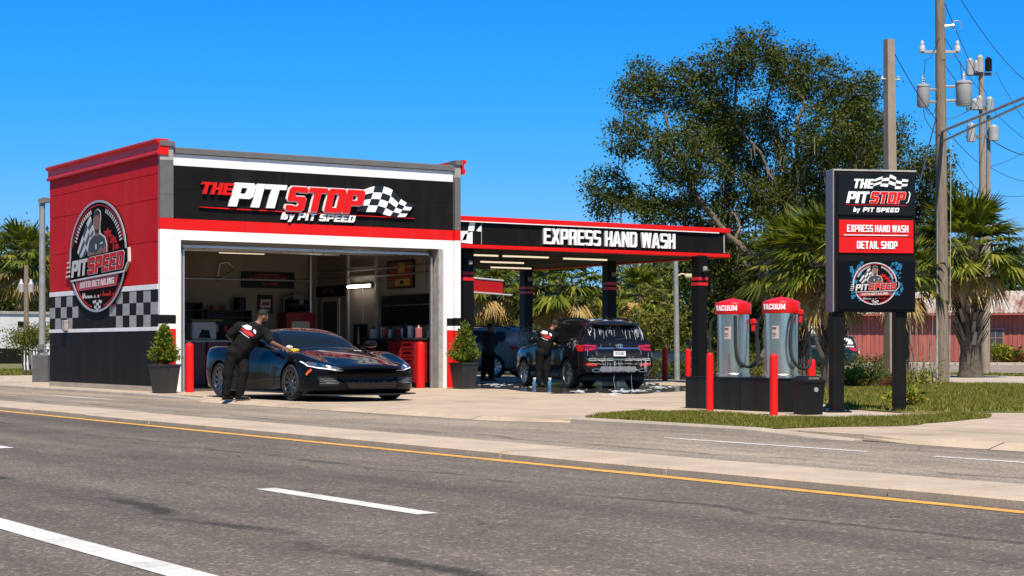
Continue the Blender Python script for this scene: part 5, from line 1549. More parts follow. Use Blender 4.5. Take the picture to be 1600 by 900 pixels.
def warp_suv(G):
    u = G[..., 1].copy(); v = np.abs(G[..., 0])
    G[..., 1] = u + .22*v**2.6*np.clip(1 - u/.8, 0, 1) - .10*v**3*np.clip((u - 4.5)/.3, 0, 1)
    return G
RV = dict(org=(0, -8, 0), ax=(1, 0, 0), bx=(0, 0, 1), ray=(0, 1, 0))
SUVME = cut_arches(loft_body(suv_sections(), warp_suv, 6, 5), ((.95, .37), (3.88, .37)), .425, .62)
smooth_mesh(SUVME)
SUVB = bvh_of(SUVME)
def wagon(name, label, loc, rz, paint, full=True, scale=1.):
    t = thing(name, label, 'car', loc, rz)
    me = SUVME.copy(); me.materials.clear(); me.materials.append(paint); me.name = 'body'
    link('body', me, t)
    b = SUVB
    for s in (1, -1):
        ws_ = [[(1.98, 1.17), (2.34, 1.56), (2.85, 1.60), (2.88, 1.19)], [(2.98, 1.195), (2.95, 1.605), (3.72, 1.585), (3.78, 1.22)], [(3.88, 1.225), (3.84, 1.575), (4.12, 1.55), (4.34, 1.28)]]
        for w_ in ws_: mpatch('side_window', [w_], SD(s), M_GLASS, t, b, .004, .12)
        mpatch('window_trim', [strip_poly2([(1.92, 1.155), (2.9, 1.175), (3.8, 1.20), (4.36, 1.255), (4.40, 1.29), (4.15, 1.575)], .022)], SD(s), M_CHROME if full else M_TRIM, t, b, .008, .1)
        mpatch('door_line', [strip_poly2(l, .010) for l in ([(1.86, 1.12), (1.80, .7), (1.86, .36)], [(2.92, 1.17), (2.93, .6), (2.90, .36)], [(3.80, 1.2), (3.74, .9), (3.55, .68), (3.42, .42)], [(1.86, .36), (3.42, .36)])], SD(s), M_MESHK, t, b, .003, .12)
        mpatch('cladding', [[(1.42, .27), (1.42, .38), (3.42, .38), (3.42, .27)]], SD(s), M_TRIM, t, b, .006, .12)
        for u in (2.68, 3.60):
            mb = MB(); mb.tube([(s*.985, -u + .12, .985), (s*1.015, -u + .08, .988), (s*1.015, -u - .08, .992), (s*.985, -u - .12, .99)], .014, 6); mb.build('door_handle', M_CHROME if full else M_TRIM, t)
        mb = MB(); mb.tube([(s*.60, -2.15, 1.64), (s*.615, -2.4, 1.715), (s*.62, -3.1, 1.755), (s*.61, -4.0, 1.73), (s*.58, -4.3, 1.655)], .026, 6); mb.build('roof_rail', M_TRIM, t)
        mb = MB(); bm = bmesh.new(); bmesh.ops.create_icosphere(bm, subdivisions=3, radius=1, matrix=Matrix.Translation((s*1.10, -1.88, 1.21)) @ Matrix.Diagonal((.13, .09, .10, 1))); mb.bm(bm, True)
        mb.tube([(s*.90, -1.9, 1.14), (s*1.06, -1.88, 1.18)], .03, 6); mb.build('mirror', paint, t)
        mpatch('headlight', [[(s*.86, .90), (s*.50, .87), (s*.52, .78), (s*.84, .78)][::s]], FR, M_LAMPC, t, b, .004, .06)
        # rear lamp in two pieces, reflector, exhaust tip
        tl = mpatch('taillight', [[(s*.55, 1.075), (s*.90, 1.10), (s*.935, 1.0), (s*.92, .915), (s*.72, .93), (s*.57, .96)]], RV, M_LAMPRD, t, b, .006, .06)
        mpatch('lamp_bar', [[(s*.58, 1.055), (s*.88, 1.08), (s*.90, 1.05), (s*.60, 1.025)], [(s*.60, .985), (s*.72, .955), (s*.89, .94), (s*.90, .965), (s*.73, .985), (s*.62, 1.005)]], RV, M_LAMPR, tl, b, .014, .06)
        mpatch('taillight', [[(4.36, 1.08), (4.72, 1.07), (4.80, .98), (4.72, .915), (4.56, .93)]], SD(s), M_LAMPR, t, b, .006, .06)
        mpatch('reflector', [[(s*.56, .62), (s*.86, .64), (s*.88, .60), (s*.84, .565), (s*.58, .565)]], RV, M_LAMPR, t, b, .008, .06)
        mb = MB()
        ex = [(s*.62 + .115*math.cos(a)*(1 if abs(math.cos(a)) < .8 else 1.05), .455 + .045*math.sin(a)) for a in [i*math.pi/10 for i in range(20)]]
        inn = [(s*.62 + (p_[0] - s*.62)*.78, .455 + (p_[1] - .455)*.7) for p_ in ex]
        solid(mb, [ex, inn[::-1]], lambda a, c, d: (a, -d, c), 4.70, 4.885); mb.build('exhaust_tip', M_CHROME, t)
    mpatch('windscreen', [[(-.74, 1.55), (0, 1.47), (.74, 1.55), (.64, 2.15), (0, 2.22), (-.64, 2.15)]], TP, M_GLASS, t, b, .004, .12)
    mpatch('rear_window', [[(-.76, 1.20), (.76, 1.20), (.74, 1.30), (.57, 1.55), (0, 1.575), (-.57, 1.55), (-.74, 1.30)]], RV, M_GLASS, t, b, .005, .08)
    mb = MB(); mb.prism([(-.58, 4.42), (.58, 4.42), (.60, 4.66), (.5, 4.73), (-.5, 4.73), (-.60, 4.66)], 'z', 1.60, 1.64)
    mb.v = [(x, -y, z + max(0, (4.42 + .0 - y))*0 - (y - 4.42)*.12) for x, y, z in mb.v]; mb.f = [f[::-1] for f in mb.f]
    sp_ = mb.build('spoiler', paint, t)
    mpatch('brake_light', [[(-.17, 1.545), (.17, 1.545), (.16, 1.58), (-.16, 1.58)]], RV, M_LAMPR, t, b, .035, .06)
    mpatch('tailgate_line', [strip_poly2(l, .012) for l in ([(-.80, 1.14), (-.60, .90), (-.64, .74), (.64, .74), (.60, .90), (.80, 1.14)], [(-.95, .70), (.95, .70)])], RV, M_MESHK, t, b, .003, .08)
    mpatch('tailgate_bar', [[(-.56, 1.015), (.56, 1.015), (.54, .975), (-.54, .975)]], RV, mat('bar_steel', (.30, .32, .35), .2, .9), t, b, .010, .08)
    mpatch('bumper_step', [[(-.86, .735), (.86, .735), (.84, .715), (-.84, .715)]], RV, M_CHROME if full else M_TRIM, t, b, .010, .08)
    mpatch('bumper_insert', [[(-.46, .55), (.46, .55), (.52, .46), (.44, .42), (-.44, .42), (-.52, .46)]], RV, mat('skid_silver', (.34, .34, .35), .35, .6), t, b, .008, .08)
    mpatch('wiper', [strip_poly2([(-.05, 1.205), (.2, 1.23), (.42, 1.225)], .02)], RV, M_TRIM, t, b, .02, .06)
    # round mark of three ellipses
    def ell(cx, cz, a, c, n=18): return [(cx + a*math.cos(2*math.pi*i/n), cz + c*math.sin(2*math.pi*i/n)) for i in range(n)]
    mb = MB()
    for cx, cz, a, c in ((0, 1.05, .085, .055), (0, 1.05, .032, .052), (0, 1.077, .055, .024)):
        solid(mb, [ell(cx, cz, a, c), ell(cx, cz, a - .014, c - .012)[::-1]], lambda p_, q_, d: (p_, -d, q_), 4.80, 4.885 + a*.05)
    mb.build('badge', M_CHROME, t)
    mb = MB(); mb.box(-.16, -4.905, .80, .16, -4.86, .925, .006); pl_ = mb.build('number_plate', M_WHITE, t)
    mb = MB()
    if full:
        for g in lettering('IXUUNL', .055, w=.6, t=.15, s=.16, c=.06, gap=.16, fit=.25):
            solid(mb, g, lambda a, c, d: (-.125 + a, -4.905 - d, .832 + c), 0, .004)
        mb.box(-.14, -4.907, .898, .14, -4.9055, .912)
        mb.build('plate_print', mat('plate_ink', (.03, .045, .06), .5), pl_)
    for (x, u, sd_) in ((.86, .95, 1), (-.86, .95, -1), (.86, 3.88, 1), (-.86, 3.88, -1)): wheel(t, x, -u, .37, .37, .25, sd_, M_RIMS if 'teal' not in name else M_RIMD, 10, False)
    mb = MB(); mb.box(-.85, -4.5, .2, .85, -.5, .3); mb.build('underbody', M_MESHK, t)
    mb = MB(); mb.tube([(0, -3.95, 1.73), (0, -4.05, 1.80), (0, -4.12, 1.735)], [.03, .02, .03], 6); mb.build('aerial_fin', M_TRIM, t)
    if scale != 1: t.scale = (scale,)*3
    return t
hx = rad(21)                      # heading: left of the view axis
R0 = at(968, None, 43.2)
# nose = rear + 4.9 m along the heading
rzS = hx - HEAD
hd = Vector((-math.sin(rzS), math.cos(rzS), 0))
nose = Vector((R0.x, R0.y, 0)) + hd*4.88
suv = wagon('family_car', 'tall black wagon streaked with soap, seen from behind on the wet floor', nose, rzS, M_PAINTD)
# suds running down its back and sides
mb = MB(); rs = random.Random(31)
def drip(view, a, z0, ln_, w_, zig=.012):
    pts = []; z = z0; x = a
    while z > z0 - ln_:
        pts.append((x, z)); z -= .05; x += rs.uniform(-zig, zig)
    if len(pts) > 1: patch(mb, SUVB, strip_poly2(pts, w_), off=.012, edge=.07, **view)
for k in range(34): drip(RV, rs.uniform(-.72, .72), rs.uniform(1.40, 1.58), rs.uniform(.04, .26), rs.uniform(.003, .011))
for k in range(18): drip(RV, rs.uniform(.48, .74), rs.uniform(1.42, 1.56), rs.uniform(.1, .3), rs.uniform(.003, .009))
for k in range(26): drip(RV, rs.uniform(-.6, .86), rs.uniform(.62, .76), rs.uniform(.08, .3), rs.uniform(.003, .010))
for k in range(14): drip(RV, rs.uniform(-.9, .9), rs.uniform(.8, 1.15), rs.uniform(.05, .16), rs.uniform(.003, .006))
for z_, w_ in ((.705, .016), (.61, .008), (.745, .010)):
    for k in range(7):
        x = -.8 + k*.24; patch(mb, SUVB, strip_poly2([(x, z_ + rs.uniform(-.012, .012)), (x + .12, z_ + rs.uniform(-.015, .015)), (x + .22, z_)], w_*rs.uniform(.5, 1.2)), off=.014, edge=.07, **RV)
for k in range(12): drip(SD(-1), rs.uniform(3.9, 4.5), rs.uniform(.98, 1.2), rs.uniform(.05, .16), rs.uniform(.006, .02))
for k in range(30):
    u = rs.uniform(4.0, 4.5); x = rs.uniform(-.5, .55); r_ = rs.uniform(.02, .08)
    patch(mb, SUVB, [(x + r_*rs.uniform(.6, 1.3)*math.cos(a), u + .6*r_*rs.uniform(.6, 1.2)*math.sin(a)) for a in [i*.7 for i in range(9)]], off=.006 + .0003*k, edge=.1, **TP)
# drops falling from the bumper
for x, z_ in ((-.10, .40), (.36, .41)):
    mb.tube([(x, -4.80, z_), (x + rs.uniform(-.02, .02), -4.80, z_*.5), (x + rs.uniform(-.03, .03), -4.80, .01)], [.004, .003, .005], 5)
mb.M = None
SUDF = mat('suds_film', (.62, .64, .66), .3, var=.3, vscale=30); SUDF.node_tree.nodes['Principled BSDF'].inputs['Alpha'].default_value = .7
sf = mb.build('soap_foam', SUDF, None); sf.location = nose; sf.rotation_euler = (0, 0, rzS)
tag(sf, 'soap running in white streaks down the back of the black wagon', 'foam', kind='stuff')
# parked further back: a silver one by the spray, two dark ones beyond the trees
M_PAINTS = mat('silver_paint', (.20, .175, .14), .45)
M_PAINTT = mat('teal_paint', (.006, .020, .028), .25, coat=.5, coat_ior=1.3)
ph = rad(62); tail = at(838, None, 60.5)
v = tail + (RIGHTV*(-math.sin(ph)) + VIEWV*math.cos(ph))*5.0
wagon('silver_car', 'silver wagon in the spray behind the third worker, left of the black wagon', (v.x, v.y, 0), ph - HEAD, M_PAINTS, False)
v = at(1186, None, 92)
wagon('teal_car', 'dark teal car parked behind the right vacuum and palm trunk', (v.x, v.y, -.12), rad(80) - HEAD, M_PAINTT, False, 1.05)

# ------------------------------------------------------------------ people
M_SKIN = mat('skin_brown', (.17, .075, .038), .55, var=.08, vscale=12)
M_HAIR = mat('hair_black', (.010, .008, .007), .8, bump=.6, bscale=160)
M_SHIRT = mat('shirt_black', (.011, .0105, .0105), .85, spec=.1, var=.25, vscale=9, bump=.5, bscale=14)
M_TROUS = mat('trousers_black', (.010, .0095, .0095), .85, spec=.1, var=.3, vscale=9, bump=.6, bscale=12)
M_SHOE = mat('shoe_black', (.011, .0105, .010), .5, spec=.15)
M_SOLE = mat('shoe_sole', (.05, .05, .05), .7)
def smooth_obj(V, F, name, m, parent, passes=2):
    """a few passes of relaxing, then link"""
    V = V.copy()
    n = len(V); e = np.concatenate([F[:, [0, 1]], F[:, [1, 2]], F[:, [2, 3]], F[:, [3, 0]]])
    for _ in range(passes):
        s = np.zeros_like(V); c = np.zeros(n)
        np.add.at(s, e[:, 0], V[e[:, 1]]); np.add.at(c, e[:, 0], 1)
        np.add.at(s, e[:, 1], V[e[:, 0]]); np.add.at(c, e[:, 1], 1)
        V = .5*V + .5*s/np.maximum(c, 1)[:, None]
    return numpy_mesh(name, V, F, m, parent, smooth=True)
def hand(prims, wrist, palm_dir, palm_nrm, curl=.6, size=1.):
    """palm and five bent fingers as capsules"""
    w0, d, nr = Vector(wrist), Vector(palm_dir).normalized(), Vector(palm_nrm)
    nr = (nr - d*nr.dot(d)).normalized(); sd_ = d.cross(nr)
    P = lambda a, b, c: tuple(w0 + (d*a + sd_*b + nr*c)*size)
    for b in (-.028, -.009, .010, .028): prims.append(('c', P(.0, b*.6, 0), P(.085, b, 0), .015*size, .013*size))
    for b, l in ((-.030, .062), (-.010, .075), (.010, .080), (.030, .070)):
        a0 = .088; l1, l2, l3 = l*.45, l*.3, l*.25
        p0 = (a0, b, 0); p1 = (a0 + l1*math.cos(curl*.5), b*1.08, -l1*math.sin(curl*.5))
        p2 = (p1[0] + l2*math.cos(curl*1.3), b*1.1, p1[2] - l2*math.sin(curl*1.3)); p3 = (p2[0] + l3*math.cos(curl*2), b*1.1, p2[2] - l3*math.sin(curl*2))
        prims += [('c', P(*p0), P(*p1), .0095*size, .009*size), ('c', P(*p1), P(*p2), .009*size, .0085*size), ('c', P(*p2), P(*p3), .0085*size, .0075*size)]
    t0, t1, t2 = (.02, .026, -.006), (.055, .058, -.018), (.085, .066, -.028)
    prims += [('c', P(*t0), P(*t1), .014*size, .011*size), ('c', P(*t1), P(*t2), .011*size, .009*size)]
def merge_meshes(parts):
    Vs, Fs, o = [], [], 0
    for V, F in parts: Vs.append(V); Fs.append(F + o); o += len(V)
    return np.concatenate(Vs), np.concatenate(Fs)
def person(label, J, face, loc, print_on=True, trous_m=None, shirt_m=None, shoe_m=None, hand_curl=.5, beard=True, back=None):
    """J: joints in world metres. head, neck, sh_l, sh_r, el_l, el_r, ha_l, ha_r, chest, waist, hip_l, hip_r, kn_l, kn_r, an_l, an_r, toe_l, toe_r.
    FACE: direction the face looks. BACK: direction out of the back."""
    t = thing('person', label, 'person', loc)
    O = Vector(loc)
    J = {k: (Vector(v) - O) for k, v in J.items()}
    T = lambda k: tuple(J[k])
    f = Vector(face).normalized(); up = (J['head'] - J['neck']).normalized(); up = (up - f*up.dot(f)*.8).normalized()
    f = (f - up*f.dot(up)).normalized(); sdv = f.cross(up)
    h = J['head']
    HP = lambda a, b, c: tuple(h + f*a + sdv*b + up*c)
    pel = (J['hip_l'] + J['hip_r'])/2
    pr = []
    # head: skull, jaw, nose, brow, lips, ears
    RM = Matrix((f, sdv, up)).transposed()
    rot = [[RM[i][j] for j in range(3)] for i in range(3)]
    pr += [('e', HP(-.012, 0, .030), (.098, .078, .098), rot), ('e', HP(.018, 0, -.045), (.072, .060, .078), rot)]
    pr += [('c', HP(.082, 0, .005), HP(.100, 0, -.030), .012, .017), ('c', HP(.078, -.03, .018), HP(.078, .03, .018), .014, .014)]
    pr += [('c', HP(.078, -.02, -.066), HP(.078, .02, -.066), .012, .012), ('c', HP(.066, -.012, -.10), HP(.066, .012, -.10), .02, .02)]
    for s in (-1, 1): pr.append(('e', HP(-.005, s*.080, -.015), (.020, .010, .032), rot))
    pr += [('c', tuple(h - up*.06 - f*.02), T('neck'), .056, .062)]
    pr += [('c', T('neck'), T('chest'), .07, .11), ('c', T('chest'), T('waist'), .12, .115), ('c', T('waist'), tuple(pel), .115, .13)]
    for s in 'lr':
        pr += [('c', T('neck'), T('sh_' + s), .055, .062), ('c', T('sh_' + s), T('el_' + s), .055, .042), ('c', T('el_' + s), T('ha_' + s), .042, .027)]
        pr += [('c', T('hip_' + s), T('kn_' + s), .088, .058), ('c', T('kn_' + s), T('an_' + s), .055, .038), ('c', T('an_' + s), T('toe_' + s), .04, .03)]
    V1, F1 = sdf_parts(pr, .014, .028)
    meshes = [(V1, F1)]
    for s in 'lr':
        hp = []
        d = (J['ha_' + s] - J['el_' + s]).normalized()
        pd = (d + Vector((0, 0, -.1))).normalized() if 'pd_' + s not in J else (J['pd_' + s] + O).normalized()
        hp.append(('c', tuple(J['ha_' + s] - d*.05), T('ha_' + s), .026, .022))
        hand(hp, T('ha_' + s), pd, Vector((0, 0, 1)) if abs(pd.z) < .8 else sdv, hand_curl)
        meshes.append(sdf_parts(hp, .0045, .010))
    V, F = merge_meshes(meshes)
    smooth_obj(V, F, 'body', M_SKIN, t, 1)
    # eyes as part of the face
    for s in (-1, 1):
        mb = MB(); bm = bmesh.new(); bmesh.ops.create_icosphere(bm, subdivisions=2, radius=.011, matrix=Matrix.Translation(HP(.083, s*.032, -.002))); mb.bm(bm, True)
        mb.build('eye', mat('eye_white', (.5, .48, .45), .3), t)
    # hair cap
    hr = [('e', HP(-.022, 0, .048), (.099, .084, .092), rot)]
    Vh, Fh = sdf_parts(hr, .010, .01)
    keep = ((Vh - np.array(HP(0, 0, .030))) @ np.array(up) > -.045) & (((Vh - np.array(h)) @ np.array(f) < .062) | ((Vh - np.array(h)) @ np.array(up) > .095))
    Fh = Fh[keep[Fh].all(1)]
    smooth_obj(Vh, Fh, 'hair', M_HAIR, t, 1)
    if beard:
        bd = [('e', HP(.026, 0, -.075), (.072, .064, .062), rot)]
        Vb, Fb = sdf_parts(bd, .009, .01); kb = ((Vb - np.array(h)) @ np.array(up) < -.045) & ~((((Vb - np.array(h)) @ np.array(up)) > -.078) & (((Vb - np.array(h)) @ np.array(f)) > .085))
        smooth_obj(Vb, Fb[kb[Fb].all(1)], 'beard', M_HAIR, t, 1)
    # shirt: torso and half sleeves, loose over the belt
    sh = [('c', tuple(J['neck'] - (J['neck'] - J['chest'])*.22), T('chest'), .098, .165), ('c', T('chest'), T('waist'), .165, .165), ('c', T('waist'), tuple(pel + (J['waist'] - pel)*.25), .165, .170)]
    ax = (J['sh_r'] - J['sh_l']).normalized()
    for s in 'lr':
        b = J['sh_' + s]; m_ = b + (J['el_' + s] - b)*.80
        sh += [('c', tuple(J['neck'] - (J['neck'] - J['chest'])*.2), tuple(b), .074, .092), ('c', tuple(b), tuple(m_), .092, .084)]
        sh += [('c', tuple(b*.5 + J['chest']*.5), tuple(J['waist'] + (b - J['chest'])*.35), .11, .12)]
    Vs, Fs = sdf_parts(sh, .014, .05)
    # folds
    rr_ = np.random.default_rng(len(label))
    ph = rr_.uniform(0, 6, 6)
    def wrinkle(V, F, amp):
        n_ = np.zeros_like(V); fn = np.cross(V[F[:, 1]] - V[F[:, 0]], V[F[:, 2]] - V[F[:, 0]])
        for k in range(4): np.add.at(n_, F[:, k], fn)
        n_ /= np.maximum(np.linalg.norm(n_, axis=1), 1e-9)[:, None]
        w_ = 0
        for q in range(7):
            kv = rr_.normal(0, 1, 3)*np.array([26, 26, 15]); w_ = w_ + np.sin(V @ kv + rr_.uniform(0, 6))*.55
        return V + n_*(amp*w_)[:, None]
    Vs = wrinkle(Vs, Fs, .0030)
    shirt = smooth_obj(Vs, Fs, 'shirt', shirt_m or M_SHIRT, t, 1)
    tr = [('c', tuple(pel + (J['waist'] - pel)*.35), tuple(pel), .15, .165)]
    for s in 'lr':
        a = J['an_' + s]
        tr += [('c', tuple(pel), T('hip_' + s), .15, .128), ('c', T('hip_' + s), T('kn_' + s), .128, .095), ('c', T('kn_' + s), tuple(a + (J['kn_' + s] - a)*.10), .095, .082)]
    Vt, Ft = sdf_parts(tr, .014, .03)
    Vt = wrinkle(Vt, Ft, .0036)
    smooth_obj(Vt, Ft, 'trousers', trous_m or M_TROUS, t, 1)
    for s in 'lr':
        a, b = J['an_' + s], J['toe_' + s]
        d = (b - a); d.z = 0; d = d.normalized(); q = d.cross(Vector((0, 0, 1)))
        ft = Vector((a.x, a.y, 0))
        P = lambda x, y, z: tuple(ft + d*x + q*y + Vector((0, 0, z - O.z)))
        sp_ = [('c', P(-.05, 0, .055), P(.05, 0, .06), .045, .048), ('c', P(.05, 0, .055), P(.17, 0, .042), .048, .038), ('c', P(0, 0, .07), P(0, 0, .13), .048, .045)]
        Vq, Fq = sdf_parts(sp_, .010, .03); Vq[:, 2] = np.maximum(Vq[:, 2], .012 - O.z)
        so = smooth_obj(Vq, Fq, 'shoe', shoe_m or M_SHOE, t, 1)
        mb = MB(); mb.prism([tuple((ft + d*x + q*y).xy) for x, y in ((-.095, -.03), (-.08, -.042), (.1, -.05), (.19, -.03), (.215, 0), (.19, .03), (.1, .05), (-.08, .042), (-.095, .03))], 'z', .001 - O.z, .016 - O.z)
        mb.build('sole', M_SOLE, so)
    if print_on:
        me = shirt.data; bv = BVHTree.FromPolygons([v.co.copy() for v in me.vertices], [tuple(p.vertices) for p in me.polygons])
        sup = (J['neck'] - J['waist']).normalized(); bk = Vector(back).normalized(); bk = (bk - sup*bk.dot(sup)).normalized()
        rt = sup.cross(bk)     # to the right as seen from behind
        c = J['chest']*.62 + J['neck']*.38 - sup*.05
        vw = dict(org=tuple(c + bk*1.0), ax=tuple(rt), bx=tuple(sup), ray=tuple(-bk))
        mpatch('shirt_print', [[(-.13, .015), (-.09, .085), (-.01, .10), (.03, .045), (-.02, .02), (-.06, .0)], [(.05, .09), (.10, .07), (.125, .02), (.09, .03), (.06, .05)], strip_poly2([(-.12, -.085), (-.02, -.10), (.08, -.10)], .014), strip_poly2([(-.05, .055), (.0, .06)], .01)], vw, mat('print_white', (.7, .7, .7), .7), shirt, bv, .006, .03)
        mpatch('shirt_print', [[(-.11, -.015), (-.03, .01), (.06, .01), (.12, -.005), (.11, -.055), (.03, -.075), (-.07, -.07), (-.12, -.045)]], vw, mat('print_red', (.5, .02, .025), .7), shirt, bv, .007, .03)
    return t
VIEW = Vector((SH, CH, 0)); RIGHT = Vector((CH, -SH, 0))
def PJ(d, D0):
    """joints from the photograph: (px, py, extra depth)"""
    return {k: at(v[0], v[1], D0 + v[2]) for k, v in d.items()}
# the man wiping the sports car
J = PJ(dict(head=(411, 494.5, 0), neck=(402.5, 507, -.03), sh_l=(374, 511, -.12), sh_r=(413, 519, .10), el_l=(357.5, 524, -.10), ha_l=(367, 537, .12), el_r=(424.5, 535, .02), ha_r=(443.5, 543.5, -.22),
            chest=(394, 522, .0), waist=(381, 540, .0), hip_l=(364, 551, -.06), hip_r=(379, 552, .08), kn_l=(356, 583, -.06), kn_r=(380.5, 583, .0), an_l=(352.5, 615, -.02), an_r=(374, 614.5, .0)), 33.85)
J['an_l'].z = .085; J['an_r'].z = .085
J['toe_l'] = J['an_l'] + RIGHT*.10 + VIEW*.14; J['toe_l'].z = .03
J['toe_r'] = J['an_r'] + RIGHT*.20 + VIEW*(-.02); J['toe_r'].z = .03
ft = (J['an_l'] + J['an_r'])/2
person('bearded man in black leaning over to wipe the sports car with a cloth', J, RIGHT*1 + VIEW*.45 + Vector((0, 0, -.30)), (ft.x, ft.y, 0), back=-VIEW*.9 - RIGHT*.1 + Vector((0, 0, .5)))
hnd = J['ha_r']
def rag(c, size, m, label, seed, group=None):
    rg = random.Random(seed); bm = bmesh.new(); bmesh.ops.create_icosphere(bm, subdivisions=4, radius=1)
    for v in bm.verts:
        k = 1 + .22*math.sin(5*v.co.x + seed) * math.cos(4*v.co.y + 1.3*seed) + .14*math.sin(9*v.co.z + 7*v.co.x)
        v.co = Vector((v.co.x*size[0], v.co.y*size[1], v.co.z*size[2]))*k
    mb = MB(); mb.bm(bm, True); o = mb.build('cloth', m, None, c); o.rotation_euler = (0, 0, -HEAD)
    return tag(o, label, 'cloth', group)
M_CLY = mat('cloth_yellow', (.70, .50, .03), .9, bump=.6, bscale=60)
M_CLW = mat('cloth_white', (.62, .58, .52), .9, bump=.6, bscale=60)
c = at(461, 547.5, 33.62); rag(c, (.085, .06, .036), M_CLY, 'yellow cloth under the hand of the man at the sports car', 2)
c = at(452, 542.5, 33.66); rag(c, (.06, .05, .036), M_CLW, 'crumpled white cloth beside the yellow one on the sports car', 4)
# the man washing the wagon
J = PJ(dict(head=(867, 508.5, .05), neck=(860, 517, 0), sh_l=(847.5, 520, -.1), sh_r=(866, 523, .14), el_l=(851, 535, .1), ha_l=(860, 539.5, .42), el_r=(870, 534, .3), ha_r=(877, 535, .62),
            chest=(857, 526, .0), waist=(851.5, 540, 0), hip_l=(845, 550, -.05), hip_r=(854, 550.5, .08), kn_l=(842.5, 575, -.03), kn_r=(853.5, 576, .06), an_l=(840.5, 602, -.05), an_r=(854, 601, .06)), 44.1)
J['an_l'].z = .085; J['an_r'].z = .085
for s in 'lr':
    J['toe_' + s] = J['an_' + s] + RIGHT*.12 + VIEW*.12; J['toe_' + s].z = .03
ft = (J['an_l'] + J['an_r'])/2
person('short haired man in black washing the side of the soapy wagon', J, RIGHT*.8 + VIEW*.7 + Vector((0, 0, -.35)), (ft.x, ft.y, 0), back=-VIEW*.9 - RIGHT*.25 + Vector((0, 0, .4)))
c = at(865, 538.5, 44.62); rag(c, (.12, .07, .05), M_CLY, 'yellow mitt in the left hand of the man washing the wagon', 6)
c = at(880, 534.5, 44.9); rag(c, (.06, .05, .04), M_CLY, 'small yellow sponge held against the side of the wagon', 7)
# the man with the spray lance under the canopy
J = PJ(dict(head=(766.5, 512, .05), neck=(763.5, 520.5, 0), sh_l=(755, 524.5, 0), sh_r=(771, 525, .05), el_l=(756, 540, .1), ha_l=(768, 543, .3), el_r=(775, 538, .12), ha_r=(777, 534, .45),
            chest=(763, 530, 0), waist=(763, 545, 0), hip_l=(758.5, 553, 0), hip_r=(767, 553, .05), kn_l=(757, 573, 0), kn_r=(767.5, 573, .05), an_l=(754.5, 593, 0), an_r=(766.5, 592.5, .05)), 53.5)
J['an_l'].z = .085; J['an_r'].z = .085
for s in 'lr':
    J['toe_' + s] = J['an_' + s] + RIGHT*.14 + VIEW*.10; J['toe_' + s].z = .03
ft = (J['an_l'] + J['an_r'])/2
person('man in black and red under the canopy spraying the silver car', J, RIGHT*.9 + VIEW*.5, (ft.x, ft.y, 0), print_on=False, beard=False,
       shirt_m=mat('shirt_dark_red', (.028, .014, .016), .85, var=.4, vscale=4), shoe_m=mat('shoe_red', (.30, .02, .02), .5))
a, b = at(774, 538, 53.75), at(790, 531, 54.6)
mb = MB(); mb.tube([a, a.lerp(b, .3), b], [.016, .012, .009], 8); mb.tube([a, a + Vector((0, 0, -.12))], .016, 6)
tag(mb.build('spray_lance', M_BLKM), 'black spray lance held by the man under the canopy', 'spray lance')
# spray: fine drops thrown from the lance
R_ = np.random.default_rng(5); n = 5200
tt = R_.random(n)**.8; dirv = (at(835, 529, 57.5) - b)
P0 = np.array(b)[None] + tt[:, None]*np.array(dirv)[None] + R_.normal(0, 1, (n, 3))*(.02 + .26*tt)[:, None]
V, F = leaf_cards(P0, .016, 8, 0, .8)
tag(numpy_mesh('water_spray', V, F, mat('spray_drop', (.8, .84, .88), .3)), 'mist of fine drops thrown from the spray lance towards the silver car', 'spray', kind='stuff')
# two blue bottles on the wet floor by his feet
def bottle(px, py, D, label):
    c = at(px, None, D); t = thing('spray_bottle', label, 'bottle', (c.x, c.y, .004), rad(30), 'spray bottles by the wagon'); t.scale = (.72,)*3
    mb = MB(); mb.lathe([(.0, 0), (.065, 0), (.07, .02), (.068, .20), (.03, .28), (.022, .31), (.0, .31)], n=16); mb.build('bottle_body', mat('bottle_blue', (.05, .15, .28), .35), t)
    mb = MB(); mb.box(-.02, -.07, .31, .02, .03, .36, .008); mb.box(-.01, -.05, .25, .01, -.03, .31); mb.build('trigger', M_WHITEL, t)
bottle(834.5, 606, 43.95, 'blue spray bottle left of the feet of the man washing the wagon')
bottle(858.5, 608, 43.6, 'blue spray bottle right of the feet of the man washing the wagon')
# ------------------------------------------------------------------ trees and plants
M_BARK = mat('oak_bark', (.13, .105, .08), .95, var=.4, vscale=6, bump=.8, bscale=18)
M_OAK = leaf_mat('oak_leaf', [(.018, .030, .004), (.036, .054, .006), (.064, .082, .010), (.125, .118, .020)], .5, .22)
M_TREE = leaf_mat('tree_leaf', [(.020, .038, .006), (.040, .066, .010), (.070, .095, .016), (.13, .135, .028)], .5, .25)
M_TREE2 = leaf_mat('tree_leaf_pale', [(.038, .056, .008), (.078, .098, .014), (.13, .135, .022), (.24, .21, .05)], .5, .28)
M_MOSS = leaf_mat('moss', [(.10, .10, .075), (.15, .145, .11), (.20, .19, .15)], .9, .15)
M_PALM = leaf_mat('palm_blade', [(.035, .058, .008), (.07, .10, .012), (.13, .15, .018), (.27, .25, .04)], .38, .25)
M_PALMD = leaf_mat('palm_dry', [(.22, .14, .03), (.33, .22, .06), (.42, .31, .14), (.25, .17, .09)], .8, .2, (1.2, 1.1, .7))
M_PTRUNK = mat('palm_trunk', (.085, .068, .052), .95, var=.6, vscale=9, bump=.9, bscale=25)
M_BOOT = leaf_mat('palm_boot', [(.07, .055, .042), (.16, .13, .10), (.30, .26, .21)], .9, .0)

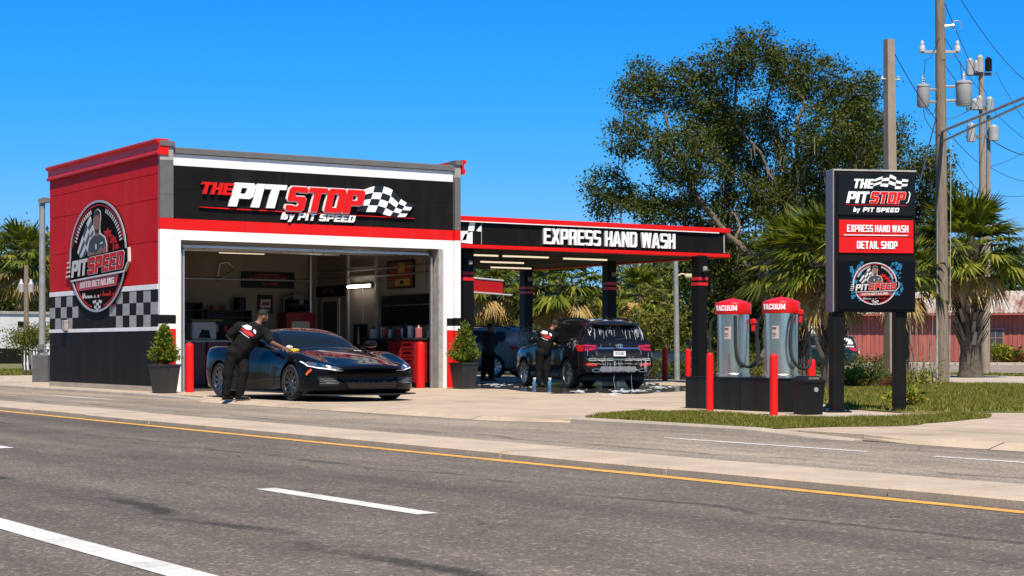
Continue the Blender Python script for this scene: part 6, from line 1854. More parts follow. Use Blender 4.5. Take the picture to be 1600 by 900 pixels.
def skeleton(attr, root, step, kill, iters=140, seed=0, trunk_to=None, jitter=.18):
    """space colonisation: nodes, parents"""
    R_ = np.random.default_rng(seed)
    nodes = [np.array(root, float)]; par = [-1]
    if trunk_to is not None:
        for tgt in trunk_to:
            tgt = np.array(tgt, float)
            while np.linalg.norm(tgt - nodes[-1]) > step*.8:
                d = tgt - nodes[-1]; d /= np.linalg.norm(d)
                nodes.append(nodes[-1] + step*(d + R_.normal(0, .12, 3))); par.append(len(nodes) - 2)
    A = np.array(attr, float)
    N = np.array(nodes)
    D = np.linalg.norm(A[:, None] - N[None], axis=2)
    near = D.argmin(1); nd = D.min(1)
    for it in range(iters):
        if not len(A): break
        ids = np.unique(near)
        new = []; np_ = []
        for i in ids:
            v = A[near == i] - nodes[i]
            v = (v/np.linalg.norm(v, axis=1)[:, None]).sum(0)
            l = np.linalg.norm(v)
            if l < 1e-6: continue
            v = v/l + R_.normal(0, jitter, 3)
            new.append(nodes[i] + step*v/np.linalg.norm(v)); np_.append(i)
        if not new: break
        o = len(nodes)
        nodes += new; par += [int(p) for p in np_]
        Nn = np.array(new)
        D = np.linalg.norm(A[:, None] - Nn[None], axis=2)
        k = D.argmin(1); m = D.min(1)
        b = m < nd
        near = np.where(b, o + k, near); nd = np.where(b, m, nd)
        keep = nd > kill
        A, near, nd = A[keep], near[keep], nd[keep]
    return np.array(nodes), np.array(par)
def limb_mesh(nodes, par, r_tip, power=2.3, rmax=None, n=6):
    k = len(nodes)
    acc = np.zeros(k); kids = np.zeros(k, int)
    for i in range(1, k): kids[par[i]] += 1
    for i in range(k-1, -1, -1):
        if kids[i] == 0: acc[i] += r_tip**power
        if par[i] >= 0: acc[par[i]] += acc[i]
    r = acc**(1/power)
    if rmax: r = np.minimum(r, rmax)
    mb = MB()
    V = []; F = []
    P0 = nodes[par[1:]]; P1 = nodes[1:]
    d = P1 - P0; L_ = np.linalg.norm(d, axis=1)[:, None]; d = d/np.maximum(L_, 1e-9)
    ref = np.where(np.abs(d[:, 2:3]) > .9, np.array([[1., 0, 0]]), np.array([[0, 0, 1.]]))
    u = np.cross(d, ref); u /= np.linalg.norm(u, axis=1)[:, None]; w_ = np.cross(d, u)
    ra = np.minimum(r[par[1:]], r[1:]*1.35)[:, None]; rb = r[1:][:, None]
    ring = []
    for q, (P, rr_) in enumerate(((P0 - d*ra*.3, ra), (P1, rb))):
        for j in range(n):
            a = 2*np.pi*j/n
            ring.append(P + (u*np.cos(a) + w_*np.sin(a))*rr_)
    V = np.stack(ring, 1).reshape(-1, 3)
    m = len(P0); base = np.arange(m)[:, None]*(2*n)
    F = np.concatenate([base + np.array([[j, (j+1) % n, n + (j+1) % n, n + j]]) for j in range(n)])
    return V, F, r, kids
# --- the live oak behind the canopy
OD = 63.0
oc = at(1196, None, OD); oc.z = -.15
oak = thing('oak_tree', 'huge spreading live oak with hanging moss behind the wash canopy', 'tree', oc)
R_ = np.random.default_rng(12)
S_ = OD/FPX
def lobe(px, py, rx, ry, n, dd=0., rd=None):
    """attractors in an ellipsoid; centre from the photograph, x along the picture, y into it"""
    c = np.array([(px - 1196)*S_, dd, 1.15 + (HOR - py)*S_])
    n = int(n*1.55)
    q = R_.normal(size=(n, 3)); q /= np.linalg.norm(q, axis=1)[:, None]; q *= (R_.random(n)**.42)[:, None]
    return c + q*np.array([rx*S_, rd if rd else rx*S_, ry*S_])
lobes = [(1010, 130, 52, 45, 105, 1), (985, 215, 46, 40, 85, -.5), (955, 300, 48, 44, 100, .8), (1060, 250, 62, 60, 150, -1.5), (1090, 130, 55, 55, 130, .5), (1165, 100, 58, 52, 150, -1), (1255, 110, 60, 50, 140, 1),
         (1330, 150, 56, 55, 130, 0), (1390, 210, 52, 50, 110, 1.5), (1450, 262, 48, 40, 90, 0), (1180, 200, 75, 65, 190, 2.2), (1290, 230, 75, 60, 180, -2), (1370, 290, 70, 55, 150, .5), (1110, 330, 60, 40, 110, 1.5), (1230, 330, 70, 55, 150, -1.2),
         (1020, 330, 40, 35, 70, -1), (1300, 400, 60, 45, 100, 1.5), (1170, 420, 55, 60, 130, 2.0), (1200, 490, 60, 45, 100, 2.2), (1250, 420, 60, 50, 120, 2.0), (1130, 400, 40, 50, 90, 2.5), (1180, 300, 60, 45, 120, 1.5), (1120, 190, 50, 45, 110, 0), (1260, 290, 60, 45, 120, 0.5), (1420, 320, 50, 45, 100, 1), (1482, 305, 46, 42, 90, 1.2), (1450, 355, 48, 40, 90, 1.5)]
A = np.concatenate([lobe(*l) for l in lobes])
nodes, par = skeleton(A, (0, 0, 0), .28, .36, seed=3, trunk_to=[(.1, 0, 2.6), (.0, .1, 4.2)])
V, F, r, kids = limb_mesh(nodes, par, .013, 2.25, .52, 7)
rot = np.array([[CH, SH, 0], [-SH, CH, 0], [0, 0, 1.]])    # picture axes to world axes
# x picture -> (CH,-SH), y -> (SH,CH)
ROT = np.array([[CH, SH, 0], [-SH, CH, 0], [0, 0, 1]])
numpy_mesh('trunk', V @ ROT.T, F, M_BARK, oak, smooth=True)
tips = np.where(r < .05)[0]
Ps, Ds = [], []
for i in tips:
    m = R_.integers(40, 74)
    Ps.append(nodes[i] + R_.normal(0, 1, (m, 3))*np.array([.20, .20, .14]))
P = np.concatenate(Ps) @ ROT.T
Vl, Fl = leaf_cards(P, .118, 31, .15, .5)
numpy_mesh('crown', Vl, Fl, M_OAK, oak)
# moss: hanging ragged strands
low = [i for i in np.where(r < .09)[0] if nodes[i][2] < 8.4]
R2 = np.random.default_rng(5); sel = R2.choice(low, 520)
MV = []
for i in sel:
    p = nodes[i] + R2.normal(0, .08, 3); L_ = R2.uniform(.25, 1.0); a = R2.uniform(0, 3.14)
    for q in range(3):
        o = R2.normal(0, .05, 3); w_ = R2.uniform(.010, .03); l = L_*R2.uniform(.5, 1)
        dx = np.array([math.cos(a + q), math.sin(a + q), 0])*w_
        sw_ = np.array([R2.normal(0, .05), R2.normal(0, .05), 0])
        MV += [p + o - dx, p + o + dx, p + o + dx*.5 + sw_ - np.array([0, 0, l]), p + o - dx*.5 + sw_ - np.array([0, 0, l])]
numpy_mesh('moss', np.array(MV) @ ROT.T, np.arange(len(MV)).reshape(-1, 4), M_MOSS, oak)

# --- broadleaf trees beyond: a few grown once, then copied
def grow_tree(h, spread, seed, mleaf, leaf=.22, dens=15, base=.25, natt=420, tip=.016):
    R_ = np.random.default_rng(seed)
    nl = 7; At = []
    for k in range(nl):
        a = R_.uniform(0, 6.28); rr_ = R_.uniform(.1, .62)*spread
        c = np.array([rr_*math.cos(a), rr_*math.sin(a), h*R_.uniform(base + .15, .86)])
        q = R_.normal(size=(natt//nl, 3)); q /= np.linalg.norm(q, axis=1)[:, None]; q *= (R_.random(natt//nl)**.4)[:, None]
        At.append(c + q*np.array([spread*.42, spread*.42, h*.17]))
    At = np.concatenate(At)
    nodes, par = skeleton(At, (0, 0, 0), h*.045, h*.07, seed=seed, trunk_to=[(R_.normal(0, .15), R_.normal(0, .15), h*base)])
    V, F, r, kids = limb_mesh(nodes, par, tip, 2.2, .32, 5)
    tips = np.where(r < tip*3.2)[0]
    Ps = [nodes[i] + R_.normal(0, 1, (dens, 3))*np.array([.3, .3, .22])*h/7 for i in tips]
    Vl, Fl = leaf_cards(np.concatenate(Ps), leaf, seed, .1, .55)
    t = bpy.data.objects.new('tree', None); COL.objects.link(t)
    numpy_mesh('trunk', V, F, M_BARK, t, smooth=True)
    numpy_mesh('crown', Vl, Fl, mleaf, t)
    return t
protos = [grow_tree(6.0, 3.0, 21, M_TREE), grow_tree(5.2, 2.8, 22, M_TREE2, .20), grow_tree(7.0, 2.6, 23, M_TREE, .2), grow_tree(4.2, 2.6, 24, M_TREE2, .18, 16, .12), grow_tree(6.5, 3.2, 25, M_TREE2, .22, 15, .15)]
used = set()
def put_tree(k, px, D, s, rz, label, name='background_tree', group='trees beyond the wash bay'):
    c = at(px, None, D); c.z = -.16
    t = protos[k] if k not in used else copy_tree(protos[k])
    used.add(k)
    t.name = name; t.location = c; t.rotation_euler = (0, 0, rz); t.scale = (s, s, s*random.uniform(.92, 1.08))
    return tag(t, label, 'tree', group)
TREES = [
 (0, 742, 84, 1.0, 'dark bushy tree behind the red vacuum canopy'), (3, 800, 80, .9, 'low pale bushy tree between the first two canopy columns'), (4, 838, 92, 1.05, 'rounded tree behind the second canopy column'),
 (1, 905, 96, 1.15, 'pale green tree rising behind the fan palm under the canopy'), (2, 958, 90, .95, 'narrow dark tree behind the third canopy column'), (4, 1000, 88, 1.0, 'loose olive green tree left of the thin grey lamp post'),
 (1, 1042, 84, 1.05, 'pale tree right behind the thin grey lamp post'), (0, 1075, 90, 1.1, 'dark tree behind the right canopy column'), (3, 1015, 72, .72, 'low bush like tree behind the sunlit bollard'),
 (2, 1120, 76, 1.25, 'dark narrow tree above the left vacuum'), (0, 1160, 74, 1.15, 'dark tree between the two vacuums, behind them'), (0, 1225, 76, 1.25, 'dark tree behind the left fan palm'),
 (2, 1285, 80, 1.2, 'dark tree showing left of the road sign'), (2, 1345, 150, 1.7, 'dark tree behind the road sign screen'), (0, 1405, 152, 1.9, 'dark tree right of the road sign above the barn roof'),
 (4, 1450, 156, 2.0, 'broad olive tree behind the barn and the wooden pole'), (2, 1490, 158, 2.0, 'tall dark tree behind the right fan palm'), (1, 1545, 160, 1.9, 'pale tree behind the barn right of the fan palm'), (0, 1600, 156, 1.9, 'dark tree at the right end of the barn'),
 (3, 1135, 66, .62, 'small leafy tree left behind the vacuums'), (3, 1185, 64, .55, 'smallest leafy tree seen between the vacuums'),
]
for i, (k, px, D, s, lab) in enumerate(TREES): put_tree(k, px, D, s, i*1.7, lab)
LT = [(0, 8, 158, 2.1, 'dark tree at the left edge of the view behind the white warehouse'), (4, 30, 160, 2.1, 'olive tree behind the white warehouse, beside the left palm'), (2, 66, 160, 2.0, 'tall dark tree behind the grey lamp post at left'), (1, 82, 165, 2.2, 'pale tree peeping out left of the red wall'), (1, -20, 158, 1.9, 'pale tree at the far left behind the warehouse roof')]
for i, (k, px, D, s, lab) in enumerate(LT): put_tree(k, px, D, s, i*2.1 + 1, lab, group='trees behind the white warehouse')
# far wood that closes the view along the horizon
R_ = np.random.default_rng(77)
n = 42000
ang = R_.uniform(rad(-30), rad(34), n); dd = R_.uniform(185, 235, n)
hh = 4.6 + 1.6*np.sin(ang*60) + 1.1*np.sin(ang*143 + 1) + .8*np.sin(ang*331)
z = R_.random(n)**.8*hh
a = np.pi/2 - (HEAD + ang)
P = np.stack([np.cos(a)*dd, np.sin(a)*dd, z - .2], 1)
V, F = leaf_cards(P, 1.1, 78, 0, .7)
tag(numpy_mesh('far_wood', V, F, M_TREE), 'distant wood closing the horizon all along the view', 'wood', kind='stuff')
# unseen trees added behind the viewer to darken reflections in steel and paint
for i in range(26):
    t = copy_tree(protos[(i*2) % 5]); t.name = 'reflection_tree'; t.location = (-25 - (i % 3)*3, -45 + i*4.2, -.16); t.scale = (1.75,)*3; t.rotation_euler = (0, 0, i*1.3)
    tag(t, 'street tree on the viewer\'s side of the road, outside the photograph', 'tree', 'unseen trees added for reflections')

# --- fan palms
def fan_leaf(mbV, base, tip, up, size, R_, nseg=20, spread=1.9, droop=.25):
    """one costapalmate leaf: petiole from BASE to TIP, blades fanned about the direction of the petiole"""
    base, tip, up = np.array(base), np.array(tip), np.array(up)
    d = tip - base; L_ = np.linalg.norm(d); d = d/L_
    s = np.cross(d, up); s /= max(1e-6, np.linalg.norm(s)); nrm = np.cross(s, d)
    w_ = .012
    mbV.append([base - s*w_*1.6, base + s*w_*1.6, tip + s*w_, tip - s*w_])
    for k in range(nseg):
        f = (k + .5)/nseg*2 - 1
        a = f*spread + R_.normal(0, .04)
        e = d*math.cos(a) + s*math.sin(a)
        ln = size*(1 - .28*abs(f)**1.5)*R_.uniform(.85, 1.1)
        q = np.cross(e, nrm); wd = .5*ln*spread*2/nseg*.72
        m1 = tip + e*ln*.45 + nrm*ln*(.10*abs(f) + .06) - np.array([0, 0, droop*ln*.10])
        dr = np.array([0, 0, droop*ln*R_.uniform(.25, .75)])
        e2 = tip + e*ln - dr + nrm*ln*.05
        mbV.append([tip - q*wd*.25, tip + q*wd*.25, m1 + q*wd, m1 - q*wd])
        mbV.append([m1 - q*wd, m1 + q*wd, e2 + q*.002, e2 - q*.002])
def palm(px, D, crown_z, trunk_r, leaf, label, nleaf=44, ndry=10, boots=True, seed=1, base_flare=1.25, zb=-.15, group=None, nseg=20, reach=.95, name='fan_palm'):
    R_ = np.random.default_rng(seed)
    c = at(px, None, D); c.z = zb
    t = thing(name, label, 'palm tree', c, R_.uniform(0, 6), group)
    H = crown_z - zb
    mb = MB()
    n = 22; pts, rs_ = [], []
    lean = R_.normal(0, .10, 2)
    for i in range(n + 1):
        f = i/n
        pts.append((lean[0]*f*f, lean[1]*f*f, H*f)); rs_.append(trunk_r*(1 + (base_flare - 1)*max(0, 1 - f*5)) * (1 + .05*math.sin(i*2.1)) * (.92 if f > .9 else 1))
    mb.tube(pts, rs_, 14)
    mb.build('trunk', M_PTRUNK, t)
    if boots:
        bt = MB()
        nb = int(H/.10)
        for i in range(nb):
            f = .28 + .70*i/nb
            for q in range(4):
                a = i*2.4 + q*1.571 + R_.normal(0, .15)
                r0 = trunk_r*.95; z = H*f
                l = R_.uniform(.26, .44)*(trunk_r/.2)**.5; wd = R_.uniform(.035, .06)*(trunk_r/.2)
                o = Vector((lean[0]*f*f, lean[1]*f*f, 0))
                er = Vector((math.cos(a), math.sin(a), 0)); et = Vector((-math.sin(a), math.cos(a), 0))
                b0 = o + er*r0 + Vector((0, 0, z)); e0 = o + er*(r0 + l*.58) + Vector((0, 0, z + l))
                bt.add([b0 - et*wd, b0 + et*wd, e0 + et*wd*.55, e0 - et*wd*.55, b0 - et*wd + er*.03, b0 + et*wd + er*.03, e0 + et*wd*.5 + er*.012, e0 - et*wd*.5 + er*.012], [(0, 1, 2, 3), (7, 6, 5, 4), (4, 5, 1, 0), (5, 6, 2, 1), (6, 7, 3, 2), (7, 4, 0, 3)], False)
        bt.build('leaf_bases', M_BOOT, t)
    top = np.array([lean[0], lean[1], H])
    def leaves(kk, lo, hi, dr0, dr1, m, nm, sz):
        Q = []
        for i in range(kk):
            f = (i + .5)/kk
            el = lo + (hi - lo)*f + R_.normal(0, .10)
            a = i*2.39996 + R_.normal(0, .2)
            dv = np.array([math.cos(a)*math.cos(el), math.sin(a)*math.cos(el), math.sin(el)])
            b0 = top + dv*trunk_r*.7 - np.array([0, 0, .10*(1 - f)])
            tp = b0 + dv*leaf*reach*R_.uniform(.75, 1.1) - np.array([0, 0, .10*leaf])
            up = np.array([-math.cos(a)*math.sin(el), -math.sin(a)*math.sin(el), math.cos(el)])
            fan_leaf(Q, b0, tp, up, leaf*sz*R_.uniform(.85, 1.1), R_, nseg, R_.uniform(1.3, 1.9), dr0 + (dr1 - dr0)*f)
        Q = np.array(Q); k = len(Q)
        # blade halves keep one island each
        return numpy_mesh(nm, Q.reshape(-1, 3), np.arange(4*k).reshape(-1, 4), m, t)
    leaves(nleaf, -.45, 1.35, .75, .12, M_PALM, 'crown', 1.0)
    if ndry: leaves(ndry, -1.15, -.5, 1.0, .8, M_PALMD, 'dry_fronds', .8)
    return t
palm(1517, 60.0, 4.35, .36, 1.15, 'broad fan palm with a rough booted trunk in front of the red barn', 74, 9, True, 3, 1.30, nseg=24)
palm(1299, 43.0, 3.15, .23, .92, 'fan palm whose trunk stands just left behind the road sign post', 60, 10, True, 5, 1.2, nseg=22)
palm(1247, 47.5, 3.25, .21, .90, 'fan palm with yellowing fronds above the right vacuum', 58, 12, True, 7, 1.15, nseg=22)
palm(1412, 50.5, 3.05, .16, .72, 'slim fan palm with yellow fronds between road sign and wooden pole', 26, 16, False, 9, 1.1, nseg=20)
palm(884, 74.0, 3.7, .20, 1.25, 'wide fan palm seen under the canopy above the black wagon', 46, 18, False, 11, 1.1, nseg=20)
palm(776, 76.0, 3.75, .17, .95, 'fan palm with dry fronds under the red vacuum canopy', 30, 14, False, 13, 1.1, nseg=18)
palm(1003, 78.0, 3.4, .15, .85, 'slim fan palm with hanging dry fronds left of the thin lamp post', 22, 14, False, 15, 1.1, nseg=18)
palm(838, 80.0, 3.9, .16, .9, 'fan palm mostly hidden by the second canopy column', 24, 12, False, 17, 1.1, nseg=18)
palm(40, 146, 8.4, .28, 2.0, 'tall palm behind the white warehouse at the left', 34, 12, False, 19, 1.1, nseg=16)
palm(59, 150, 7.0, .26, 1.7, 'shorter palm close beside the grey lamp post at left', 26, 10, False, 23, 1.1, nseg=16)

# --- shrubs and bedding
def bush(px, D, rx, h, label, m, leaf=.07, n=900, seed=1, cat='bush', name='bush', flower=None, z0=-.02):
    R_ = np.random.default_rng(seed)
    c = at(px, None, D); c.z = z0
    t = thing(name, label, cat, c)
    mb = MB(); Ps, Ds = [], []
    for k in range(26):
        a = R_.uniform(0, 6.28); f = R_.random()**.5
        tip = Vector((rx*f*math.cos(a), rx*f*math.sin(a), h*(1 - .55*f*f)*R_.uniform(.7, 1.05)))
        mb.tube([(0, 0, 0), tip*.5 + Vector((0, 0, .02)), tip], [.010, .007, .003], 4, False)
        k2 = n//26; s = R_.random(k2)**.5
        Ps.append(np.array(tip)[None]*(.35 + .65*s[:, None]) + R_.normal(0, 1, (k2, 3))*np.array([rx*.16, rx*.16, h*.10])); Ds.append(np.repeat(np.array(tip.normalized())[None], k2, 0))
    P = np.concatenate(Ps); P[:, 2] = np.maximum(P[:, 2], .02)
    V, F = leaf_cards(P, leaf, seed, 0, .45, np.concatenate(Ds)*.4)
    mb.build('stems', M_TWIG, t); numpy_mesh('foliage', V, F, m, t)
    return t
M_YEL = leaf_mat('yellow_leaf', [(.06, .10, .012), (.14, .17, .02), (.28, .26, .03), (.38, .33, .05)], .45, .3)
M_RED = leaf_mat('red_leaf', [(.10, .02, .012), (.16, .05, .02), (.06, .08, .015)], .5, .25)
bush(1362, 60, 1.1, .95, 'dark leafy bush in front of the parked car behind the sign', M_TREE, .09, 1400, 51)
bush(1338, 44.5, .62, .62, 'round yellow green bush between the road sign posts', M_YEL, .085, 1500, 3)
bush(1392, 43, .42, .34, 'low reddish bedding bush at the foot of the concrete pole', M_RED, .06, 700, 4)
bush(1300, 45, .5, .35, 'low bush at the foot of the palm trunk left of the sign post', M_YEL, .07, 800, 5)
bush(1412, 29.5, .34, .42, 'weedy green tuft at the foot of the right sign post', M_YEL, .10, 520, 6)
bush(1372, 44, .55, .50, 'dark bush behind the right part of the flower bed', M_TREE, .07, 1000, 7)
bush(1432, 47.5, .5, .42, 'grassy weeds around the base of the slim palm', M_YEL, .09, 700, 8)
for i, (px, D, rx, h, lab) in enumerate(((1062, 60, .8, .9, 'leafy bush at the foot of the right canopy column'), (1022, 63, .9, .8, 'bush left behind the sunlit bollard'), (1115, 58, .8, 1.0, 'bush behind the left vacuum'), (1168, 56, .9, 1.0, 'bush behind the gap between the vacuums'), (1235, 57, .9, .9, 'bush behind the litter bin'), (955, 68, 1.0, 1.0, 'hedge bush behind the roof of the black wagon'), (1000, 66, 1.0, .9, 'hedge bush right behind the black wagon'))):
    bush(px, D, rx, h, lab, M_TREE2 if i % 2 else M_TREE, .10, 1100, 30 + i, z0=-.14)
bush(1555, 128, 1.2, 1.6, 'green bush against the red barn under its window', M_YEL, .3, 700, 41, z0=-.15)
bush(1580, 128, .9, 1.1, 'smaller bush against the red barn at its right end', M_TREE2, .3, 500, 42, z0=-.15)
bush(1592, 127, .7, .6, 'flowering red bush by the barn wall', M_RED, .25, 400, 43, z0=-.15)
# a clipped round tree in front of the white warehouse
t = thing('umbrella_tree', 'low spreading tree with several stems in front of the white fence', 'tree', at(50, None, 70)); t.scale = (.62, .62, .74)
R_ = np.random.default_rng(91)
mb = MB(); Ps = []
for k in range(9):
    a = k*.7; tip = Vector((1.3*math.cos(a)*R_.uniform(.3, 1), 1.3*math.sin(a)*R_.uniform(.3, 1), R_.uniform(1.5, 2.2)))
    b0 = Vector((.5*math.cos(a), .5*math.sin(a), -.16)); mb.tube([b0, b0.lerp(tip, .5), tip], [.05, .04, .02], 6)
    q = R_.normal(0, 1, (420, 3))*np.array([.55, .55, .26]) + np.array(tip); Ps.append(q)
V, F = leaf_cards(np.concatenate(Ps), .15, 9, 0, .5)
mb.build('trunk', M_BARK, t); numpy_mesh('crown', V, F, M_TREE2, t)
# dry vines and reeds by the wooden pole
t = thing('vine_stems', 'thin bare stems and creepers standing before the wooden pole', 'vine', at(1441, None, 46))
mb = MB(); rv = random.Random(3)
for k in range(16):
    x, y = rv.uniform(-.55, .45), rv.uniform(-.3, .3); h = rv.uniform(.6, 2.6)
    pts = [Vector((x, y, -.05))]
    for q in range(5): pts.append(pts[-1] + Vector((rv.gauss(0, .035), rv.gauss(0, .035), h/5)))
    mb.tube(pts, [.014, .013, .012, .011, .009, .005], 5)
mb.build('stem', mat('dry_stem', (.22, .19, .15), .9, var=.3), t)
V, F = leaf_cards(np.array([[rv.gauss(0, .4), rv.gauss(0, .2), abs(rv.gauss(0, .35))] for _ in range(500)]), .10, 4, 0, .3)
numpy_mesh('foliage', V, F, M_YEL, t)
# ------------------------------------------------------------------ poles, wires, far buildings
M_POLEC = mat('pole_concrete', (.27, .215, .16), .85, var=.15, vscale=3, dirt=.35, bump=.1, bscale=20)
M_POLEW = mat('pole_wood', (.20, .155, .115), .9, var=.4, vscale=3, stretch=(9, 9, .6), bump=.6, bscale=12)
M_TRANS = mat('transformer_grey', (.36, .355, .345), .5, .1, var=.08, dirt=.15)
M_INSUL = mat('insulator', (.42, .42, .41), .25)
M_WIRE = mat('wire', (.03, .03, .032), .6)
M_ALU = mat('aluminium_arm', (.60, .61, .62), .35, .7)
p = at(1394, None, 46.5)
t = thing('concrete_pole', 'tapered square concrete pole rising behind the road sign', 'pole', (p.x, p.y, -.1), rad(20) - HEAD)
mb = MB()
def sq_tube(mb, w0, w1, z0, z1, lean=(0, 0)):
    mb.add([(-w0, -w0, z0), (w0, -w0, z0), (w0, w0, z0), (-w0, w0, z0), (-w1+lean[0], -w1+lean[1], z1), (w1+lean[0], -w1+lean[1], z1), (w1+lean[0], w1+lean[1], z1), (-w1+lean[0], w1+lean[1], z1)], [(0,3,2,1), (4,5,6,7), (0,1,5,4), (1,2,6,5), (2,3,7,6), (3,0,4,7)], False)
sq_tube(mb, .155, .105, 0, 9.25, (-.10, 0)); mb.build('shaft', M_POLEC, t)
mb = MB(); mb.tube([(-.30, 0, 8.2), (.18, 0, 8.2)], .02, 6); mb.lathe([(.02, 0), (.05, .02), (.03, .06), (.05, .09), (.02, .12)], (.19, 0, 8.17), 10); mb.lathe([(.02, 0), (.05, .02), (.03, .06), (.02, .1)], (-.3, 0, 8.17), 10); mb.build('insulator', M_INSUL, t)

p = at(1473, None, 50)
wp = thing('utility_pole', 'weathered wooden utility pole carrying two grey transformers', 'pole', (p.x, p.y, -.15), -HEAD)
mb = MB(); mb.tube([(0, 0, 0), (-.03, 0, 4), (-.06, 0, 9), (-.10, 0, 13)], [.19, .17, .145, .12], 14); mb.build('shaft', M_POLEW, wp)
zz = lambda py, D=50: 1 - (py - HOR)*D/FPX + .15
xx = lambda px, D=50: (px - 1473)*D/FPX
def trans(px, py0, py1, r):
    mb = MB(); z0, z1 = zz(py1), zz(py0)
    mb.lathe([(.001, z0), (r*.9, z0), (r*.92, z0 + .03), (r, z0 + .05), (r, z1 - .06), (r*1.08, z1 - .05), (r*1.08, z1 - .01), (r*.9, z1 + .02), (.001, z1 + .03)], (xx(px), -.1, 0), 22)
    o = mb.build('transformer', M_TRANS, wp)
    mb = MB(); mb.lathe([(.03, 0), (.05, .04), (.035, .07), (.05, .10), (.035, .13), (.05, .16), (.025, .2), (.02, .27), (.0, .28)], (xx(px), -.1, z1 + .02), 10); mb.build('bushing', M_INSUL, o)
    mb = MB()
    for z in (z0 + .15, z1 - .12):
        mb = MB(); mb.tube([(xx(px), -.1, z), (-.06, 0, z)], .035, 6); mb.build('bracket', M_STEEL, o)
trans(1441, 134, 168, .175); trans(1504.5, 129, 166, .225)
mb = MB(); mb.box(xx(1440), -.05, zz(83), xx(1497), .05, zz(79)); mb.build('crossarm', mat('arm_grey', (.35, .34, .33), .6, var=.2), wp)
for px in (1441, 1496):
    mb = MB(); mb.lathe([(.02, 0), (.085, .02), (.085, .16), (.05, .2), (.06, .26), (.02, .34), (.0, .35)], (xx(px), 0, zz(82)), 12); mb.build('arrester', M_INSUL, wp)
mb = MB(); mb.tube([(xx(1468), 0, zz(42)), (xx(1490), -.05, zz(40))], .04, 8); pts = [(xx(1495) + .14*math.cos(a), 0, zz(40) + .14*math.sin(a)) for a in [i*.55 - .6 for i in range(10)]]; mb.tube(pts, .015, 5); mb.build('side_arm', M_STEEL, wp)
mb = MB()
for i, (x0, r_) in enumerate(((-.20, .018), (-.17, .012), (.17, .012))): mb.tube([(x0, -.1, .3), (x0 + .03, -.08, 4.2), (x0 + .05, -.06, 7.2)], r_, 5)
mb.build('riser_pipe', mat('riser_grey', (.36, .35, .33), .5, var=.2), wp)
mb = MB()
for pts in ([(1441, 170), (1443, 185), (1452, 200), (1461, 210)], [(1444, 170), (1450, 180), (1458, 178), (1464, 150)], [(1466, 60), (1452, 92), (1441, 96)], [(1441, 130), (1444, 96)], [(1501, 124), (1498, 96)], [(1468, 95), (1480, 92), (1496, 88)], [(1463, 210), (1468, 212)], [(1476, 187), (1492, 184), (1512, 174)]):
    mb.tube([(xx(a), -.14, zz(b)) for a, b in pts], .010, 5)
mb.build('jumper_wire', M_WIRE, wp)
mb = MB()   # lamp arm that reaches out of view to the right: two tubes
e1, e2 = at(1640, 136, 41), at(1640, 144, 41)
inv = Matrix.Translation(Vector((p.x, p.y, -.15))) @ Matrix.Rotation(-HEAD, 4, 'Z'); inv = inv.inverted()
mb.tube([(-.05, -.12, zz(206)), inv @ e1], .045, 8); mb.tube([(-.05, -.12, zz(222)), inv @ e2], .035, 8)
mb.build('lamp_arm', M_ALU, wp)
DP = 76.0
p3 = at(1536, None, DP)
fp = thing('tall_utility_pole', 'far thin utility pole stacked with switchgear, right of the transformers', 'pole', (p3.x, p3.y, -.15), -HEAD)
z3 = lambda py: 1 - (py - HOR)*DP/FPX + .15
x3 = lambda px: (px - 1536)*DP/FPX
mb = MB(); mb.tube([(.10, 0, 0), (0.0, 0, 6), (-.08, 0, z3(88))], [.2, .16, .11], 10); mb.tube([(.22, .1, 0), (.25, .05, z3(180))], [.11, .09], 8); mb.build('shaft', M_POLEC, fp)
for zy, gear in ((118, ((1514, 92, 118, .16), (1524, 95, 112, .12), (1530, 87, 114, .16), (1543, 90, 112, .15))), (172, ((1522, 155, 172, .18), (1529, 150, 172, .14), (1545, 152, 174, .17))), (216, ((1516, 193, 222, .19), (1551, 196, 220, .22)))):
    mb = MB(); mb.box(x3(1510), -.08, z3(zy), x3(1550), .08, z3(zy) + .12); ca = mb.build('crossarm', M_GREYM, fp)
    for px, a, b, r_ in gear:
        mb = MB(); za, zb_ = z3(b), z3(a)
        mb.lathe([(.001, za), (r_, za), (r_, zb_ - .1), (r_*.6, zb_ - .05), (r_*.5, zb_), (.001, zb_)], (x3(px), -.15, 0), 12); mb.build('switchgear', M_TRANS if px != 1543 else M_BLKM, ca)
def wire(a, b, sag, label, r=.012, n=18, group='overhead wires at right'):
    a, b = Vector(a), Vector(b)
    pts = [a.lerp(b, i/n) - Vector((0, 0, sag*4*(i/n)*(1 - i/n))) for i in range(n + 1)]
    mb = MB(); mb.tube(pts, r, 5)
    return tag(mb.build('cable', M_WIRE), label, 'cable', group)
W_ = lambda px, py, D: at(px, py, D)
wire(W_(1474, 0, 50), W_(1543, 150, 76), .15, 'wire falling from the top of the wooden pole to the far pole')
wire(W_(1497, -8, 55), W_(1640, 150, 70), .5, 'highest wire sloping down to the right edge of the view')
wire(W_(1398, 84, 46.5), W_(1465, 190, 50), .1, 'wire from the concrete pole down to the wooden pole')
wire(W_(1474, 55, 50), W_(1532, 142, 76), .1, 'wire from the crossarm of the wooden pole to the far pole')
wire(W_(1470, 92, 50), W_(1530, 168, 76), .1, 'lower wire from the wooden pole to the middle of the far pole')
wire(W_(1556, 112, 76), W_(1640, 235, 60), .25, 'wire from the head of the far pole to the right edge')
wire(W_(1551, 172, 76), W_(1640, 240, 80), .2, 'wire from the middle of the far pole to the right edge')
wire(W_(1551, 220, 76), W_(1640, 243, 90), .3, 'thick wire from the lowest gear of the far pole to the right', .022)
wire(W_(1477, 200, 50), W_(1532, 256, 76), .1, 'wire from under the transformers to the far pole')
